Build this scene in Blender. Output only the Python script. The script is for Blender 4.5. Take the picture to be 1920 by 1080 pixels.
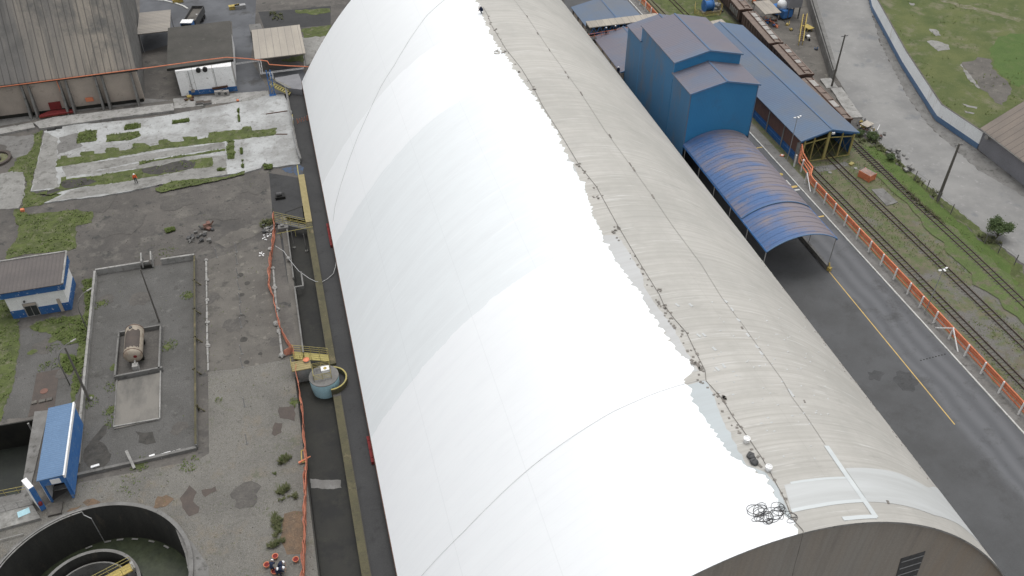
import bpy, bmesh, math, random
from math import sin, cos, pi, radians, hypot, sqrt, atan2
from mathutils import Vector, Matrix, noise
from mathutils.geometry import delaunay_2d_cdt
random.seed(7)
for o in list(bpy.data.objects): bpy.data.objects.remove(o)
SC = bpy.context.scene
COL = SC.collection

# ------------------------------------------------------------------ camera
FPX, PITCH, YAW, CH = 1653.0, atan2(1436, 1653), radians(15.25), 80.0
cam = bpy.data.cameras.new('camera'); co = bpy.data.objects.new('camera', cam); COL.objects.link(co)
cam.sensor_width = 36; cam.lens = FPX/1920*36; cam.clip_start = 0.5; cam.clip_end = 3000
co.location = (0, 0, CH); co.rotation_euler = (pi/2-PITCH, 0, -YAW)
SC.camera = co
# ------------------------------------------------------------------ sky, sun, exposure
SUN_EL, SUN_AZ = radians(78), radians(20)      # azimuth from +Y towards +X
w = bpy.data.worlds.new('World'); SC.world = w; w.use_nodes = True
nt = w.node_tree; nt.nodes.clear()
sky = nt.nodes.new('ShaderNodeTexSky'); sky.sky_type = 'NISHITA'; sky.sun_disc = False
sky.sun_elevation = SUN_EL; sky.sun_rotation = SUN_AZ; sky.air_density = 1.0; sky.dust_density = 4; sky.ozone_density = 1
hs = nt.nodes.new('ShaderNodeHueSaturation'); hs.inputs['Saturation'].default_value = 0.12
bg = nt.nodes.new('ShaderNodeBackground'); bg.inputs['Strength'].default_value = 0.15
ow = nt.nodes.new('ShaderNodeOutputWorld')
nt.links.new(sky.outputs[0], hs.inputs['Color']); nt.links.new(hs.outputs[0], bg.inputs[0]); nt.links.new(bg.outputs[0], ow.inputs[0])
sl = bpy.data.lights.new('sun', 'SUN'); sl.energy = 0.5; sl.angle = radians(35); sl.color = (1, .98, .95)
so = bpy.data.objects.new('sun', sl); COL.objects.link(so)
sd = Vector((sin(SUN_AZ)*cos(SUN_EL), cos(SUN_AZ)*cos(SUN_EL), sin(SUN_EL)))
so.rotation_euler = sd.to_track_quat('Z', 'Y').to_euler(); so.location = (0, 60, 150)
SC.view_settings.view_transform = 'Standard'; SC.view_settings.look = 'None'
SC.view_settings.gamma = 1; SC.view_settings.use_curve_mapping = False
SC.view_settings.exposure = 0.3

# ------------------------------------------------------------------ survey helpers
_fh = Vector((sin(YAW), cos(YAW), 0)); _r = Vector((cos(YAW), -sin(YAW), 0))
_F = _fh*cos(PITCH)-Vector((0, 0, sin(PITCH))); _U = _fh*sin(PITCH)+Vector((0, 0, cos(PITCH)))
def ray(px, py): return _r*(px-960)-_U*(py-540)+_F*FPX
def G(px, py, h=0.0):
    d = ray(px, py); t = (h-CH)/d.z; return Vector((d.x*t, d.y*t, h))
def PY(px, py, Y):
    d = ray(px, py); t = Y/d.y; return Vector((d.x*t, Y, CH+d.z*t))
def zc(ox, oy, s, pts): return [(ox+x/s, oy+y/s) for x, y in pts]
def gp(pts, h=0): return [G(x, y, h).xy for x, y in pts]
Z2 = lambda *p: zc(240, 0, 4.5, p)
Z3 = lambda *p: zc(0, 200, 4.5, p)
Z4 = lambda *p: zc(300, 200, 4.5, p)
Z5 = lambda *p: zc(0, 420, 4.5, p)
Z6 = lambda *p: zc(0, 640, 4.5, p)
Z7 = lambda *p: zc(0, 840, 4.5, p)
Z9 = lambda *p: zc(340, 840, 4.5, p)
ZB = lambda *p: zc(360, 400, 4.5, p)
ZC = lambda *p: zc(360, 600, 4.5, p)
ZR = lambda *p: zc(1600, 200, 1234/320, p)
ZG = lambda *p: zc(1600, 0, 4.5, p)
ZT = lambda *p: zc(1400, 0, 5.4, p)
ZU = lambda *p: zc(1380, 160, 4.5, p)
ZP = lambda *p: zc(1580, 440, 3.0, p)

# ------------------------------------------------------------------ materials
MATS = {}
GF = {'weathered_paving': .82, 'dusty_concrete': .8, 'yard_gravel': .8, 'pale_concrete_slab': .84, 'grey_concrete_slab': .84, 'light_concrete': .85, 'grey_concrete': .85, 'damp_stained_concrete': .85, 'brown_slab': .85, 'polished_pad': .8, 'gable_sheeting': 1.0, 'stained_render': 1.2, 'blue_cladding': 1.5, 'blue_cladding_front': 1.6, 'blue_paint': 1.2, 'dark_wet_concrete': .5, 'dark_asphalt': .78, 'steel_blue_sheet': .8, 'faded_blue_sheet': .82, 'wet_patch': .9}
def _nodes(name):
    m = bpy.data.materials.new(name); m.use_nodes = True
    n = m.node_tree; b = n.nodes['Principled BSDF']
    return m, n, b
class NB:
    def __init__(s, n): s.n = n; s.pos = n.nodes.new('ShaderNodeNewGeometry').outputs['Position']
    def link(s, a, b): s.n.links.new(a, b)
    def scaled(s, v):
        m = s.n.nodes.new('ShaderNodeMapping'); m.inputs['Scale'].default_value = v; s.link(s.pos, m.inputs['Vector']); return m.outputs[0]
    def noise(s, scale, detail=4, rough=.6, vec=None, stretch=None, off=0):
        v = s.pos if stretch is None else s.scaled(stretch)
        if off:
            m = s.n.nodes.new('ShaderNodeMapping'); m.inputs['Location'].default_value = (off, off*1.7, off*.6); s.link(v, m.inputs['Vector']); v = m.outputs[0]
        t = s.n.nodes.new('ShaderNodeTexNoise'); t.inputs['Scale'].default_value = scale
        t.inputs['Detail'].default_value = detail; t.inputs['Roughness'].default_value = rough
        s.link(v, t.inputs['Vector']); return t.outputs['Fac']
    def ramp(s, fac, lo, hi, c1=(0, 0, 0, 1), c2=(1, 1, 1, 1)):
        r = s.n.nodes.new('ShaderNodeMapRange'); r.inputs['From Min'].default_value = lo; r.inputs['From Max'].default_value = hi
        s.link(fac, r.inputs['Value']); return r.outputs[0]
    def mix(s, fac, a, b, mode='MIX'):
        m = s.n.nodes.new('ShaderNodeMix'); m.data_type = 'RGBA'; m.blend_type = mode
        for i, v in ((0, fac), (6, a), (7, b)):
            if isinstance(v, (int, float)): m.inputs[i].default_value = v
            elif isinstance(v, tuple): m.inputs[i].default_value = v+(1,) if len(v) == 3 else v
            else: s.link(v, m.inputs[i])
        return m.outputs[2]
    def axis(s, i):
        x = s.n.nodes.new('ShaderNodeSeparateXYZ'); s.link(s.pos, x.inputs[0]); return x.outputs[i]
    def math(s, op, a, b=0.0, c=None):
        m = s.n.nodes.new('ShaderNodeMath'); m.operation = op
        for i, v in enumerate((a, b) if c is None else (a, b, c)):
            if isinstance(v, (int, float)): m.inputs[i].default_value = v
            else: s.link(v, m.inputs[i])
        return m.outputs[0]
    def stripes(s, ax, period, width):      # 1 inside a thin line every period
        f = s.math('FRACT', s.math('DIVIDE', s.axis(ax), period)); d = s.math('ABSOLUTE', s.math('SUBTRACT', f, .5))
        return s.math('GREATER_THAN', d, .5-width/period/2)
    def wavez(s, ax, period):
        return s.math('SINE', s.math('MULTIPLY', s.axis(ax), 2*pi/period))
    def voro(s, scale, feat='DISTANCE_TO_EDGE'):
        t = s.n.nodes.new('ShaderNodeTexVoronoi'); t.inputs['Scale'].default_value = scale; t.feature = feat
        s.link(s.pos, t.inputs['Vector']); return t
    def bump(s, h, strength, dist, bs):
        b = s.n.nodes.new('ShaderNodeBump'); b.inputs['Strength'].default_value = strength; b.inputs['Distance'].default_value = dist
        s.link(h, b.inputs['Height']); s.link(b.outputs[0], bs.inputs['Normal'])
def mk(name, c1, c2=None, sc=.25, lo=.35, hi=.65, dirt=None, dsc=.6, dlo=.55, dhi=.7, fine=.12, fsc=6, rough=.85, metal=0,
       stretch=None, rib=None, rib_c=None, line=None, line_c=None, bump=.15, off=0, d2=None, d2sc=.2, d2lo=.58, d2hi=.66, spec=.3):
    """weathered surface: two tones, a dirt tone, fine grain, optional ribs (axis,period) and joint lines (axis,period,width)"""
    K_ = GF.get(name, 1); sc_ = lambda c: None if c is None else tuple(v*K_ for v in c)
    c1, c2, dirt, d2, line_c = sc_(c1), sc_(c2), sc_(dirt), sc_(d2), sc_(line_c)
    m, n, b = _nodes(name); k = NB(n)
    c2 = c2 or tuple(v*.8 for v in c1)
    col = k.mix(k.ramp(k.noise(sc, 5, .62, stretch=stretch, off=off), lo, hi), c1, c2)
    if dirt: col = k.mix(k.ramp(k.noise(dsc, 6, .7, stretch=stretch, off=off+13), dlo, dhi), col, dirt)
    if d2: col = k.mix(k.ramp(k.noise(d2sc, 6, .7, off=off+31), d2lo, d2hi), col, d2)
    f = k.noise(fsc, 3, .7)
    g = k.ramp(f, .25, .75); gm = k.math('MULTIPLY_ADD', g, 2*fine, 1-fine)
    cc = n.nodes.new('ShaderNodeCombineXYZ')
    for i in range(3): k.link(gm, cc.inputs[i])
    col = k.mix(1.0, col, cc.outputs[0], 'MULTIPLY')
    if line:
        for j, (ax, per, wd) in enumerate(line if isinstance(line[0], tuple) else (line,)):
            fac = k.math('MULTIPLY', k.stripes(ax, per, wd), .75)
            col = k.mix(fac, col, line_c or tuple(v*.4 for v in c1))
    h = f
    if rib:
        wv = k.wavez(rib[0], rib[1]); 
        if rib_c: col = k.mix(k.math('MULTIPLY', k.ramp(wv, .2, 1), rib[2] if len(rib) > 2 else .5), col, rib_c)
        h = k.math('ADD', k.math('MULTIPLY', f, .3), wv)
    k.link(col, b.inputs['Base Color']); b.inputs['Roughness'].default_value = rough; b.inputs['Metallic'].default_value = metal
    b.inputs['Specular IOR Level'].default_value = spec
    if bump: k.bump(h, bump, .05, b)
    MATS[name] = m; return m

M = {}
M['ground'] = mk('weathered_paving', (.15, .138, .125), (.095, .089, .083), .12, dirt=(.2, .187, .165), dsc=.35, dlo=.52, dhi=.72, d2=(.07, .07, .066), d2sc=.5, fine=.16, fsc=4, stretch=None, line=((1, 13.0, .1),), line_c=(.115, .112, .105))
M['dark_asphalt'] = mk('dark_asphalt', (.056, .056, .057), (.07, .07, .07), .2, dirt=(.045, .045, .045), fine=.15)
M['blue_asphalt'] = mk('worn_asphalt', (.13, .135, .145), (.085, .088, .095), .08, lo=.4, hi=.6, dirt=(.07, .07, .07), dsc=.25, fine=.1)
M['gravel'] = mk('yard_gravel', (.145, .141, .134), (.11, .107, .1), .2, fine=.3, fsc=8, dirt=(.085, .082, .075), dsc=.5, dlo=.58, d2=(.17, .166, .155), d2sc=.7, bump=.4)
M['dust'] = mk('dusty_concrete', (.18, .167, .148), (.13, .12, .108), .25, fine=.14, dirt=(.09, .085, .077), dsc=.5, d2=(.23, .215, .185), d2sc=.8)
M['slab'] = mk('pale_concrete_slab', (.5, .51, .505), (.33, .33, .32), .16, lo=.4, hi=.6, dirt=(.21, .2, .18), dsc=.9, dlo=.54, dhi=.74, d2=(.17, .155, .14), d2sc=.35, d2lo=.62, d2hi=.7, fine=.13, fsc=3)
M['slab_old'] = mk('grey_concrete_slab', (.34, .335, .315), (.24, .235, .22), .25, dirt=(.15, .145, .13), dsc=.8, dlo=.52, fine=.16, fsc=3)
M['light_con'] = mk('light_concrete', (.42, .41, .39), (.28, .275, .26), .6, dirt=(.15, .14, .12), dsc=1.5, fine=.15)
M['con'] = mk('grey_concrete', (.24, .235, .225), (.17, .165, .155), .6, dirt=(.09, .088, .08), dsc=1.2, fine=.12)
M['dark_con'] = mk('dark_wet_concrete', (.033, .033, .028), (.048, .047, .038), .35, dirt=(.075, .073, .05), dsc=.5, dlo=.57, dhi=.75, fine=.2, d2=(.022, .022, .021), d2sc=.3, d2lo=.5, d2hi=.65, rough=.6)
M['moss'] = mk('mossy_concrete', (.105, .094, .055), (.078, .072, .045), .5, dirt=(.06, .057, .04), d2=(.16, .135, .08), d2sc=.6, dsc=1.5, fine=.15, line=((1, 1.2, .05),), line_c=(.1, .1, .05))
M['yellow_grate'] = mk('yellow_grating', (.35, .29, .15), (.28, .235, .12), 1, rib=(1, .35, .7), rib_c=(.18, .15, .06))
M['yellow'] = mk('yellow_paint', (.5, .38, .12), (.38, .3, .1), 2, dirt=(.25, .17, .08), dsc=3)
M['mustard'] = mk('mustard_steel', (.42, .36, .13), (.33, .29, .12), 1, dirt=(.2, .15, .07), dsc=3)
M['orange'] = mk('orange_paint', (.7, .24, .13), (.6, .2, .1), 1, dirt=(.42, .14, .09), dsc=2, rough=.6)
M['net'] = mk('orange_net', (.55, .22, .14), (.45, .17, .11), .6, dirt=(.3, .15, .1), dsc=1.5, rough=.9)
M['red'] = mk('red_paint', (.2, .03, .03), (.15, .025, .025), 1.5)
M['white'] = mk('white_paint', (.85, .85, .84), (.76, .76, .75), .5, dirt=(.55, .54, .5), dsc=1.2, dlo=.6)
M['white_wall'] = mk('whitewashed_wall', (.88, .88, .87), (.8, .8, .79), .4, dirt=(.36, .33, .29), dsc=1.3, dlo=.58, dhi=.72, line=((0, 3.5, .08),), line_c=(.25, .24, .22))
M['boundary_white'] = mk('boundary_white', (.88, .9, .9), (.8, .82, .82), .4, dirt=(.5, .45, .38), dsc=.5, dlo=.58, stretch=(1, 1, .2))
M['blue_wall'] = mk('blue_paint', (.03, .11, .3), (.05, .14, .32), .7, dirt=(.12, .18, .28), dsc=1.5)
M['blue_peel'] = mk('peeling_blue_paint', (.03, .1, .28), (.04, .13, .3), .7, dirt=(.5, .52, .55), dsc=2.2, dlo=.6, dhi=.64)
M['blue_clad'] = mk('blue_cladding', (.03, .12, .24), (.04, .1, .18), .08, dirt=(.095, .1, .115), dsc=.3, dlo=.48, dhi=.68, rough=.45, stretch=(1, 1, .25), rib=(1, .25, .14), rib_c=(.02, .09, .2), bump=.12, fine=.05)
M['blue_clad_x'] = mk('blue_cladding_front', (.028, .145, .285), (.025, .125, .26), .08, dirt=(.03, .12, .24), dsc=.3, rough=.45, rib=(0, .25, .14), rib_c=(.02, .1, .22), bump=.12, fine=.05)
M['blue_roof'] = mk('faded_blue_sheet', (.19, .18, .215), (.155, .195, .27), .07, lo=.44, hi=.6, dirt=(.235, .2, .205), dsc=.12, dlo=.52, dhi=.72, rough=.5, stretch=(.5, 1, 1), rib=(1, .5, .2), rib_c=(.13, .14, .19), bump=.12, fine=.06, line=((1, 6.0, .1),), line_c=(.14, .16, .22))
M['blue_roof2'] = mk('steel_blue_sheet', (.13, .19, .285), (.165, .19, .23), .06, lo=.45, hi=.6, dirt=(.12, .17, .265), dsc=.1, dlo=.5, dhi=.7, rough=.5, rib=(1, .5, .18), rib_c=(.09, .12, .17), bump=.12, fine=.05)
M['blue_vault'] = mk('streaky_blue_sheet', (.075, .145, .33), (.235, .2, .19), .3, lo=.38, hi=.62, dirt=(.08, .13, .3), dsc=.5, dlo=.5, dhi=.68, rough=.5, stretch=(.12, 1.4, .12), rib=(1, .55, .2), rib_c=(.04, .1, .26), bump=.25, fine=.05)
M['bright_blue'] = mk('bright_blue_sheet', (.13, .215, .34), (.11, .185, .3), .3, rough=.5, rib=(1, .3, .4), rib_c=(.06, .13, .28), bump=.3)
M['cap_blue'] = mk('ridge_blue', (.1, .17, .28), (.12, .16, .23), .5)
M['grime'] = mk('roof_grime', (.16, .15, .135), (.26, .24, .215), 2)
M['stain'] = mk('damp_stained_concrete', (.098, .092, .085), (.13, .121, .11), .5, dirt=(.15, .14, .125), dsc=1.2, fine=.18, fsc=4)
M['blue_faded'] = mk('worn_blue_floor_paint', (.055, .1, .19), (.07, .085, .11), .8, dirt=(.075, .075, .075), dsc=1.5, dlo=.48, dhi=.6)
M['road_stain'] = mk('patched_asphalt', (.06, .061, .062), (.075, .076, .078), .8, dirt=(.045, .045, .045), dsc=1.5, fine=.15)
M['verge_grass'] = mk('patchy_verge', (.1, .135, .045), (.085, .115, .04), .4, dirt=(.13, .12, .08), dsc=.8, dlo=.52, dhi=.64, fine=.35, fsc=6)
M['basin_wall'] = mk('stained_basin_wall', (.05, .049, .044), (.034, .034, .032), .5, dirt=(.095, .08, .062), dsc=.8, dlo=.55, dhi=.75, stretch=(1, 1, .25), fine=.2)
M['tan_roof'] = mk('fibre_cement_roof', (.33, .295, .25), (.19, .182, .172), .07, lo=.42, hi=.6, dirt=(.12, .118, .112), dsc=.5, dlo=.5, dhi=.72, stretch=(1.6, .16, .16), rib=(0, .55, .2), rib_c=(.2, .19, .175), bump=.2, d2=(.14, .137, .13), d2sc=.12, d2lo=.52, d2hi=.66, line=((0, 1.1, .14),), line_c=(.09, .085, .08))
M['tan_shed'] = mk('tan_sheet_roof', (.42, .38, .32), (.33, .3, .26), .25, dirt=(.16, .15, .14), dsc=.5, dlo=.56, dhi=.8, stretch=(1, .15, 1), line=((0, 1.3, .1),), line_c=(.2, .19, .18))
M['grey_shed'] = mk('ribbed_grey_roof', (.36, .33, .29), (.27, .25, .23), .4, line=((1, .7, .16),), line_c=(.17, .16, .14), stretch=(.2, 1, 1))
M['brown_roof'] = mk('brown_sheet_roof', (.14, .125, .118), (.115, .104, .1), .3, rib=(0, .5, .4), rib_c=(.085, .078, .075), bump=.3)
M['right_roof'] = mk('brown_ribbed_roof', (.235, .2, .17), (.19, .165, .145), .3, line=((1, 1.2, .12),), line_c=(.11, .095, .085), stretch=(.2, 1, 1))
M['black_roof'] = mk('sooty_flat_roof', (.062, .06, .053), (.085, .08, .072), .25, dirt=(.13, .125, .11), dsc=.7, dlo=.6, dhi=.75, fine=.2)
M['tan_wall'] = mk('stained_render', (.36, .31, .265), (.29, .255, .22), .3, dirt=(.1, .095, .09), dsc=.6, dlo=.6, dhi=.75, fine=.08)
M['grey_wall'] = mk('lilac_grey_render', (.25, .25, .27), (.22, .22, .235), .3)
M['gable'] = mk('gable_sheeting', (.36, .335, .3), (.35, .29, .23), .12, dirt=(.28, .255, .225), dsc=.5, dlo=.5, dhi=.75, stretch=(1.5, 1, .12), rib=(0, .7, .25), rib_c=(.29, .27, .245), bump=.15)
M['dark'] = mk('dark_opening', (.02, .02, .02), (.035, .035, .033), 1)
M['dark_metal'] = mk('dark_steel', (.07, .07, .07), (.1, .1, .1), 2, rough=.6)
M['grey_metal'] = mk('galvanised_steel', (.35, .35, .35), (.28, .28, .28), 2, rough=.5)
M['wood_pole'] = mk('weathered_pole', (.11, .105, .095), (.15, .14, .125), 1, stretch=(1, 1, .2))
M['black_rope'] = mk('dark_rope', (.05, .05, .055), (.08, .075, .07), 3)
M['thin_rope'] = mk('pale_rope', (.38, .38, .38), (.42, .42, .41), 3)
M['wagon'] = mk('rusty_wagon_steel', (.13, .09, .075), (.1, .07, .06), .6, dirt=(.07, .055, .05), dsc=1, stretch=(1, 1, .4), line=((1, 1.5, .15),), line_c=(.05, .035, .03))
M['wagon_top'] = mk('dusty_wagon_roof', (.21, .165, .14), (.17, .135, .115), .8, dirt=(.3, .25, .21), dsc=1.3, dlo=.58, dhi=.7)
M['rust'] = mk('rust_brown', (.12, .065, .045), (.08, .05, .04), 2)
M['rail'] = mk('rusted_rail', (.075, .055, .045), (.1, .075, .06), 2)
M['sleeper'] = mk('grey_sleeper', (.15, .142, .125), (.1, .095, .083), 1.2, fine=.2)
M['dark_sleeper'] = mk('dark_sleeper', (.06, .057, .05), (.085, .08, .07), 1.2, fine=.2)
M['tank'] = mk('rusted_tank_steel', (.4, .35, .28), (.3, .26, .21), 1.2, dirt=(.2, .14, .1), dsc=.8, dlo=.5, dhi=.7)
M['tank_blue'] = mk('pale_blue_paint', (.42, .64, .7), (.36, .56, .62), 1, dirt=(.45, .5, .5), dsc=3, dlo=.62)
M['water'] = mk('algae_water', (.04, .048, .032), (.055, .065, .038), .6, rough=.25, bump=.03, fine=.25, fsc=2)
M['black_water'] = mk('black_water', (.018, .02, .018), (.026, .03, .024), .3, rough=.3, bump=.03, dirt=(.04, .05, .035), dsc=.6, dlo=.6)
M['brick'] = mk('brick_panel', (.2, .11, .085), (.16, .09, .075), 1.2)
M['brown_slab'] = mk('brown_slab', (.12, .098, .085), (.095, .082, .074), .8, fine=.12)
M['pad'] = mk('polished_pad', (.25, .235, .21), (.14, .135, .125), .3, lo=.42, hi=.6, fine=.06, stretch=(1, .4, 1))
M['soil'] = mk('red_brown_soil', (.17, .115, .075), (.12, .09, .065), 1, fine=.25, dirt=(.3, .23, .16), dsc=4, dlo=.6)
M['wet'] = mk('wet_patch', (.05, .048, .044), (.085, .08, .072), 1.2)
M['navy'] = mk('navy_cloth', (.012, .02, .045), (.02, .03, .06), 5)
M['vest'] = mk('orange_vest', (.75, .14, .05), (.65, .12, .04), 5)
M['helmet'] = mk('white_helmet', (.85, .85, .85), (.8, .8, .8), 5, rough=.4)
M['skin'] = mk('skin', (.35, .2, .14), (.3, .17, .12), 5)
M['boots'] = mk('black_boots', (.02, .02, .02), (.03, .03, .03), 5)
M['bark'] = mk('bark', (.09, .075, .06), (.06, .05, .04), 3)
M['hatch_grey'] = mk('hatch_metal', (.38, .36, .34), (.3, .29, .27), 2)
M['yellow_line'] = mk('road_yellow', (.6, .42, .14), (.5, .36, .14), 1.5, dirt=(.3, .24, .14), dsc=2.5, dlo=.58)
M['white_line'] = mk('road_white', (.6, .6, .57), (.45, .45, .43), 1, dirt=(.25, .25, .24), dsc=2, dlo=.58)
M['glass'] = mk('dark_window', (.03, .035, .035), (.045, .05, .05), 1, rough=.2)
M['tarp_grey'] = mk('grey_canvas', (.24, .24, .25), (.2, .2, .21), .6)

def special_mats():
    # right-hand haul road: dark lane beside the warehouse, lighter tyre-polished lane
    m, n, b = _nodes('haul_road_asphalt'); k = NB(n); x = k.axis(0)
    wob = k.math('ADD', x, k.math('MULTIPLY', k.noise(.1, 3, .5), 2.2))
    lane = k.ramp(wob, 68.3, 70.2)
    tr = k.math('MULTIPLY_ADD', k.math('SINE', k.math('MULTIPLY', wob, 2.9)), .5, .5)
    c = k.mix(k.ramp(k.noise(.15, 6, .65), .4, .65), (.082, .084, .087), (.062, .063, .064))
    lc = k.mix(tr, (.092, .095, .102), (.125, .128, .136))
    c = k.mix(lane, c, lc)
    c = k.mix(k.math('MULTIPLY', k.ramp(k.noise(.3, 7, .75, off=9), .52, .7), .75), c, (.046, .046, .045))
    c = k.mix(k.math('MULTIPLY', k.ramp(k.noise(9, 3, .7), .5, .8), .25), c, (.16, .16, .16))
    k.link(c, b.inputs['Base Color']); b.inputs['Roughness'].default_value = .8; k.bump(k.noise(14, 3, .7), .2, .03, b); M['haul'] = m
    # cobbles
    m, n, b = _nodes('granite_setts'); k = NB(n)
    v = k.voro(6.0); e = k.ramp(v.outputs['Distance'], .0, .09)
    c = k.mix(k.ramp(k.noise(.18, 5, .6), .4, .62), (.2, .19, .17), (.138, .131, .118))
    v2 = k.voro(6.0, 'F1'); sp = n.nodes.new('ShaderNodeSeparateXYZ'); k.link(v2.outputs['Color'], sp.inputs[0]); c = k.mix(k.math('MULTIPLY', sp.outputs[0], .5), c, (.16, .155, .145))
    c = k.mix(k.ramp(k.noise(.35, 6, .7, off=3), .54, .7), c, (.2, .17, .13))
    c = k.mix(k.ramp(k.noise(.45, 6, .75, off=20), .58, .68), c, (.12, .125, .085))
    c = k.mix(k.math('MULTIPLY', k.ramp(k.noise(3.5, 5, .8, off=40), .5, .72), .55), c, (.3, .285, .245))
    c = k.mix(k.math('MULTIPLY', k.ramp(k.noise(2.2, 5, .8, off=44), .54, .7), .5), c, (.095, .09, .07))
    c = k.mix(e, (.1, .095, .078), c)
    k.link(c, b.inputs['Base Color']); b.inputs['Roughness'].default_value = .85; k.bump(e, .5, .05, b); M['setts'] = m
    # grasses
    for nm, a, bb, cc, so_ in (('grass', (.115, .14, .05), (.075, .09, .038), (.17, .165, .11), .55), ('bright_grass', (.105, .15, .045), (.08, .12, .036), (.135, .155, .065), .5),
                              ('field_grass', (.135, .15, .062), (.09, .115, .045), (.19, .18, .12), .16), ('dry_grass', (.2, .185, .13), (.135, .145, .07), (.25, .235, .2), .4),
                              ('dark_weeds', (.04, .05, .025), (.06, .07, .035), (.09, .1, .05), .7), ('lush_grass', (.1, .15, .048), (.082, .13, .042), (.12, .15, .06), .3)):
        m, n, b = _nodes(nm); k = NB(n)
        c = k.mix(k.ramp(k.noise(so_, 6, .68), .38, .62), a, bb)
        c = k.mix(k.ramp(k.noise(so_*1.7, 6, .72, off=5), .52, .68), c, cc)
        g = k.noise(7, 4, .75); c = k.mix(k.math('MULTIPLY', k.ramp(g, .45, .75), .5), c, tuple(v*.45 for v in bb))
        k.link(c, b.inputs['Base Color']); b.inputs['Roughness'].default_value = .9; b.inputs['Specular IOR Level'].default_value = .15; k.bump(g, .6, .08, b); M[nm] = m
    # track ballast and grass
    m, n, b = _nodes('track_ballast'); k = NB(n); y = k.axis(1)
    st = k.mix(k.ramp(k.noise(6, 4, .75), .35, .65), (.105, .1, .092), (.175, .167, .152))
    gr = k.mix(k.ramp(k.noise(.8, 5, .7), .4, .6), (.09, .115, .042), (.145, .13, .085))
    mixf = k.math('ADD', k.noise(.22, 6, .72), k.math('MULTIPLY', k.ramp(y, 55, 95), .17))
    c = k.mix(k.ramp(mixf, .49, .6), st, gr)
    c = k.mix(k.ramp(k.noise(.3, 5, .7, off=8), .58, .7), c, (.12, .1, .075))
    k.link(c, b.inputs['Base Color']); b.inputs['Roughness'].default_value = .9; k.bump(k.noise(9, 4, .7), .6, .06, b); M['ballast'] = m
    # pale rutted concrete road
    m, n, b = _nodes('pale_rutted_road'); k = NB(n)
    c = k.mix(k.ramp(k.noise(.1, 6, .66), .4, .62), (.25, .246, .236), (.185, .183, .178))
    c = k.mix(k.ramp(k.noise(.16, 6, .72, off=11), .57, .66), c, (.165, .17, .175))
    c = k.mix(k.ramp(k.noise(.9, 6, .75, off=4), .58, .75), c, (.34, .33, .32))
    k.link(c, b.inputs['Base Color']); b.inputs['Roughness'].default_value = .8; k.bump(k.noise(2, 6, .7), .5, .08, b); M['pale_road'] = m
    # bare vault cladding: streaks that follow each sheet over the arch, faint sheet joints
    m, n, b = _nodes('weathered_roof_cladding'); k = NB(n)
    c = k.mix(k.ramp(k.noise(1.0, 6, .7, stretch=(.05, 2.8, .05)), .38, .64), (.5, .485, .45), (.42, .405, .37))
    c = k.mix(k.math('MULTIPLY', k.ramp(k.noise(.13, 6, .7, off=7), .42, .62), .7), c, (.385, .375, .345))
    c = k.mix(k.math('MULTIPLY', k.ramp(k.noise(2.2, 4, .6, stretch=(.1, 2, .1), off=3), .6, .72), .5), c, (.66, .66, .64))
    c = k.mix(k.math('MULTIPLY', k.ramp(k.noise(5, 3, .7, stretch=(.5, 1, .5), off=17), .68, .76), .55), c, (.26, .245, .22))
    c = k.mix(k.math('MULTIPLY', k.stripes(1, 1.02, .08), .2), c, (.3, .28, .25))
    k.link(c, b.inputs['Base Color']); b.inputs['Roughness'].default_value = .75; b.inputs['Specular IOR Level'].default_value = .25
    c = k.mix(k.math('MULTIPLY', k.ramp(k.noise(.5, 6, .75, stretch=(.35, 1.2, .35), off=23), .58, .72), .5), c, (.3, .29, .265))
    c = k.mix(k.math('MULTIPLY', k.stripes(0, 6.9, .05), .2), c, (.28, .265, .24))
    k.link(c, b.inputs['Base Color']); M['bare'] = m
    # white coating in separate campaigns of rolled paint, edges run over the arch
    m, n, b = _nodes('white_roof_coating'); k = NB(n); y = k.axis(1)
    ww = k.math('ADD', y, k.math('MULTIPLY', k.noise(.35, 5, .6), 1.3))
    f1 = k.math('GREATER_THAN', ww, 67.25); f2 = k.math('GREATER_THAN', ww, 119.8); f3 = k.math('GREATER_THAN', ww, 103.4)
    sw = k.ramp(k.noise(.5, 6, .7, stretch=(.3, 1.3, .3)), .38, .66)
    st = k.ramp(k.noise(1.0, 5, .7, stretch=(.08, 2.2, .08), off=5), .56, .7)
    c = k.mix(k.math('MULTIPLY', sw, .25), (.9, .92, .93), (.8, .82, .84))
    c2 = k.mix(k.math('MULTIPLY', sw, .45), (.81, .845, .855), (.74, .765, .775)); c2 = k.mix(k.math('MULTIPLY', st, .35), c2, (.93, .95, .96))
    c4 = k.mix(k.math('MULTIPLY', sw, .35), (.89, .91, .92), (.82, .845, .855))
    c3 = k.mix(k.math('MULTIPLY', sw, .4), (.82, .84, .845), (.77, .79, .795))
    c2 = k.mix(f3, c2, c4); c = k.mix(f1, c, c2); c = k.mix(f2, c, c3)
    c = k.mix(k.math('MULTIPLY', k.stripes(0, 6.9, .07), .12), c, (.5, .52, .53)); c = k.mix(k.math('MULTIPLY', k.stripes(1, 1.02, .06), .05), c, (.5, .5, .5))
    k.link(c, b.inputs['Base Color']); b.inputs['Roughness'].default_value = .6; b.inputs['Specular IOR Level'].default_value = .3; M['coat'] = m
    for nm, a, bb in (('primer', (.47, .51, .52), (.43, .46, .465)), ('grey_primer', (.5, .505, .5), (.45, .45, .44)), ('pale_primer', (.53, .545, .54), (.46, .47, .46)), ('sealer', (.6, .63, .63), (.54, .57, .57))):
        m, n, b = _nodes(nm); k = NB(n)
        c = k.mix(k.ramp(k.noise(.6, 5, .65, stretch=(.1, 1.6, .1)), .35, .65), a, bb)
        k.link(c, b.inputs['Base Color']); b.inputs['Roughness'].default_value = .7; M[nm] = m
special_mats()
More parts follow.
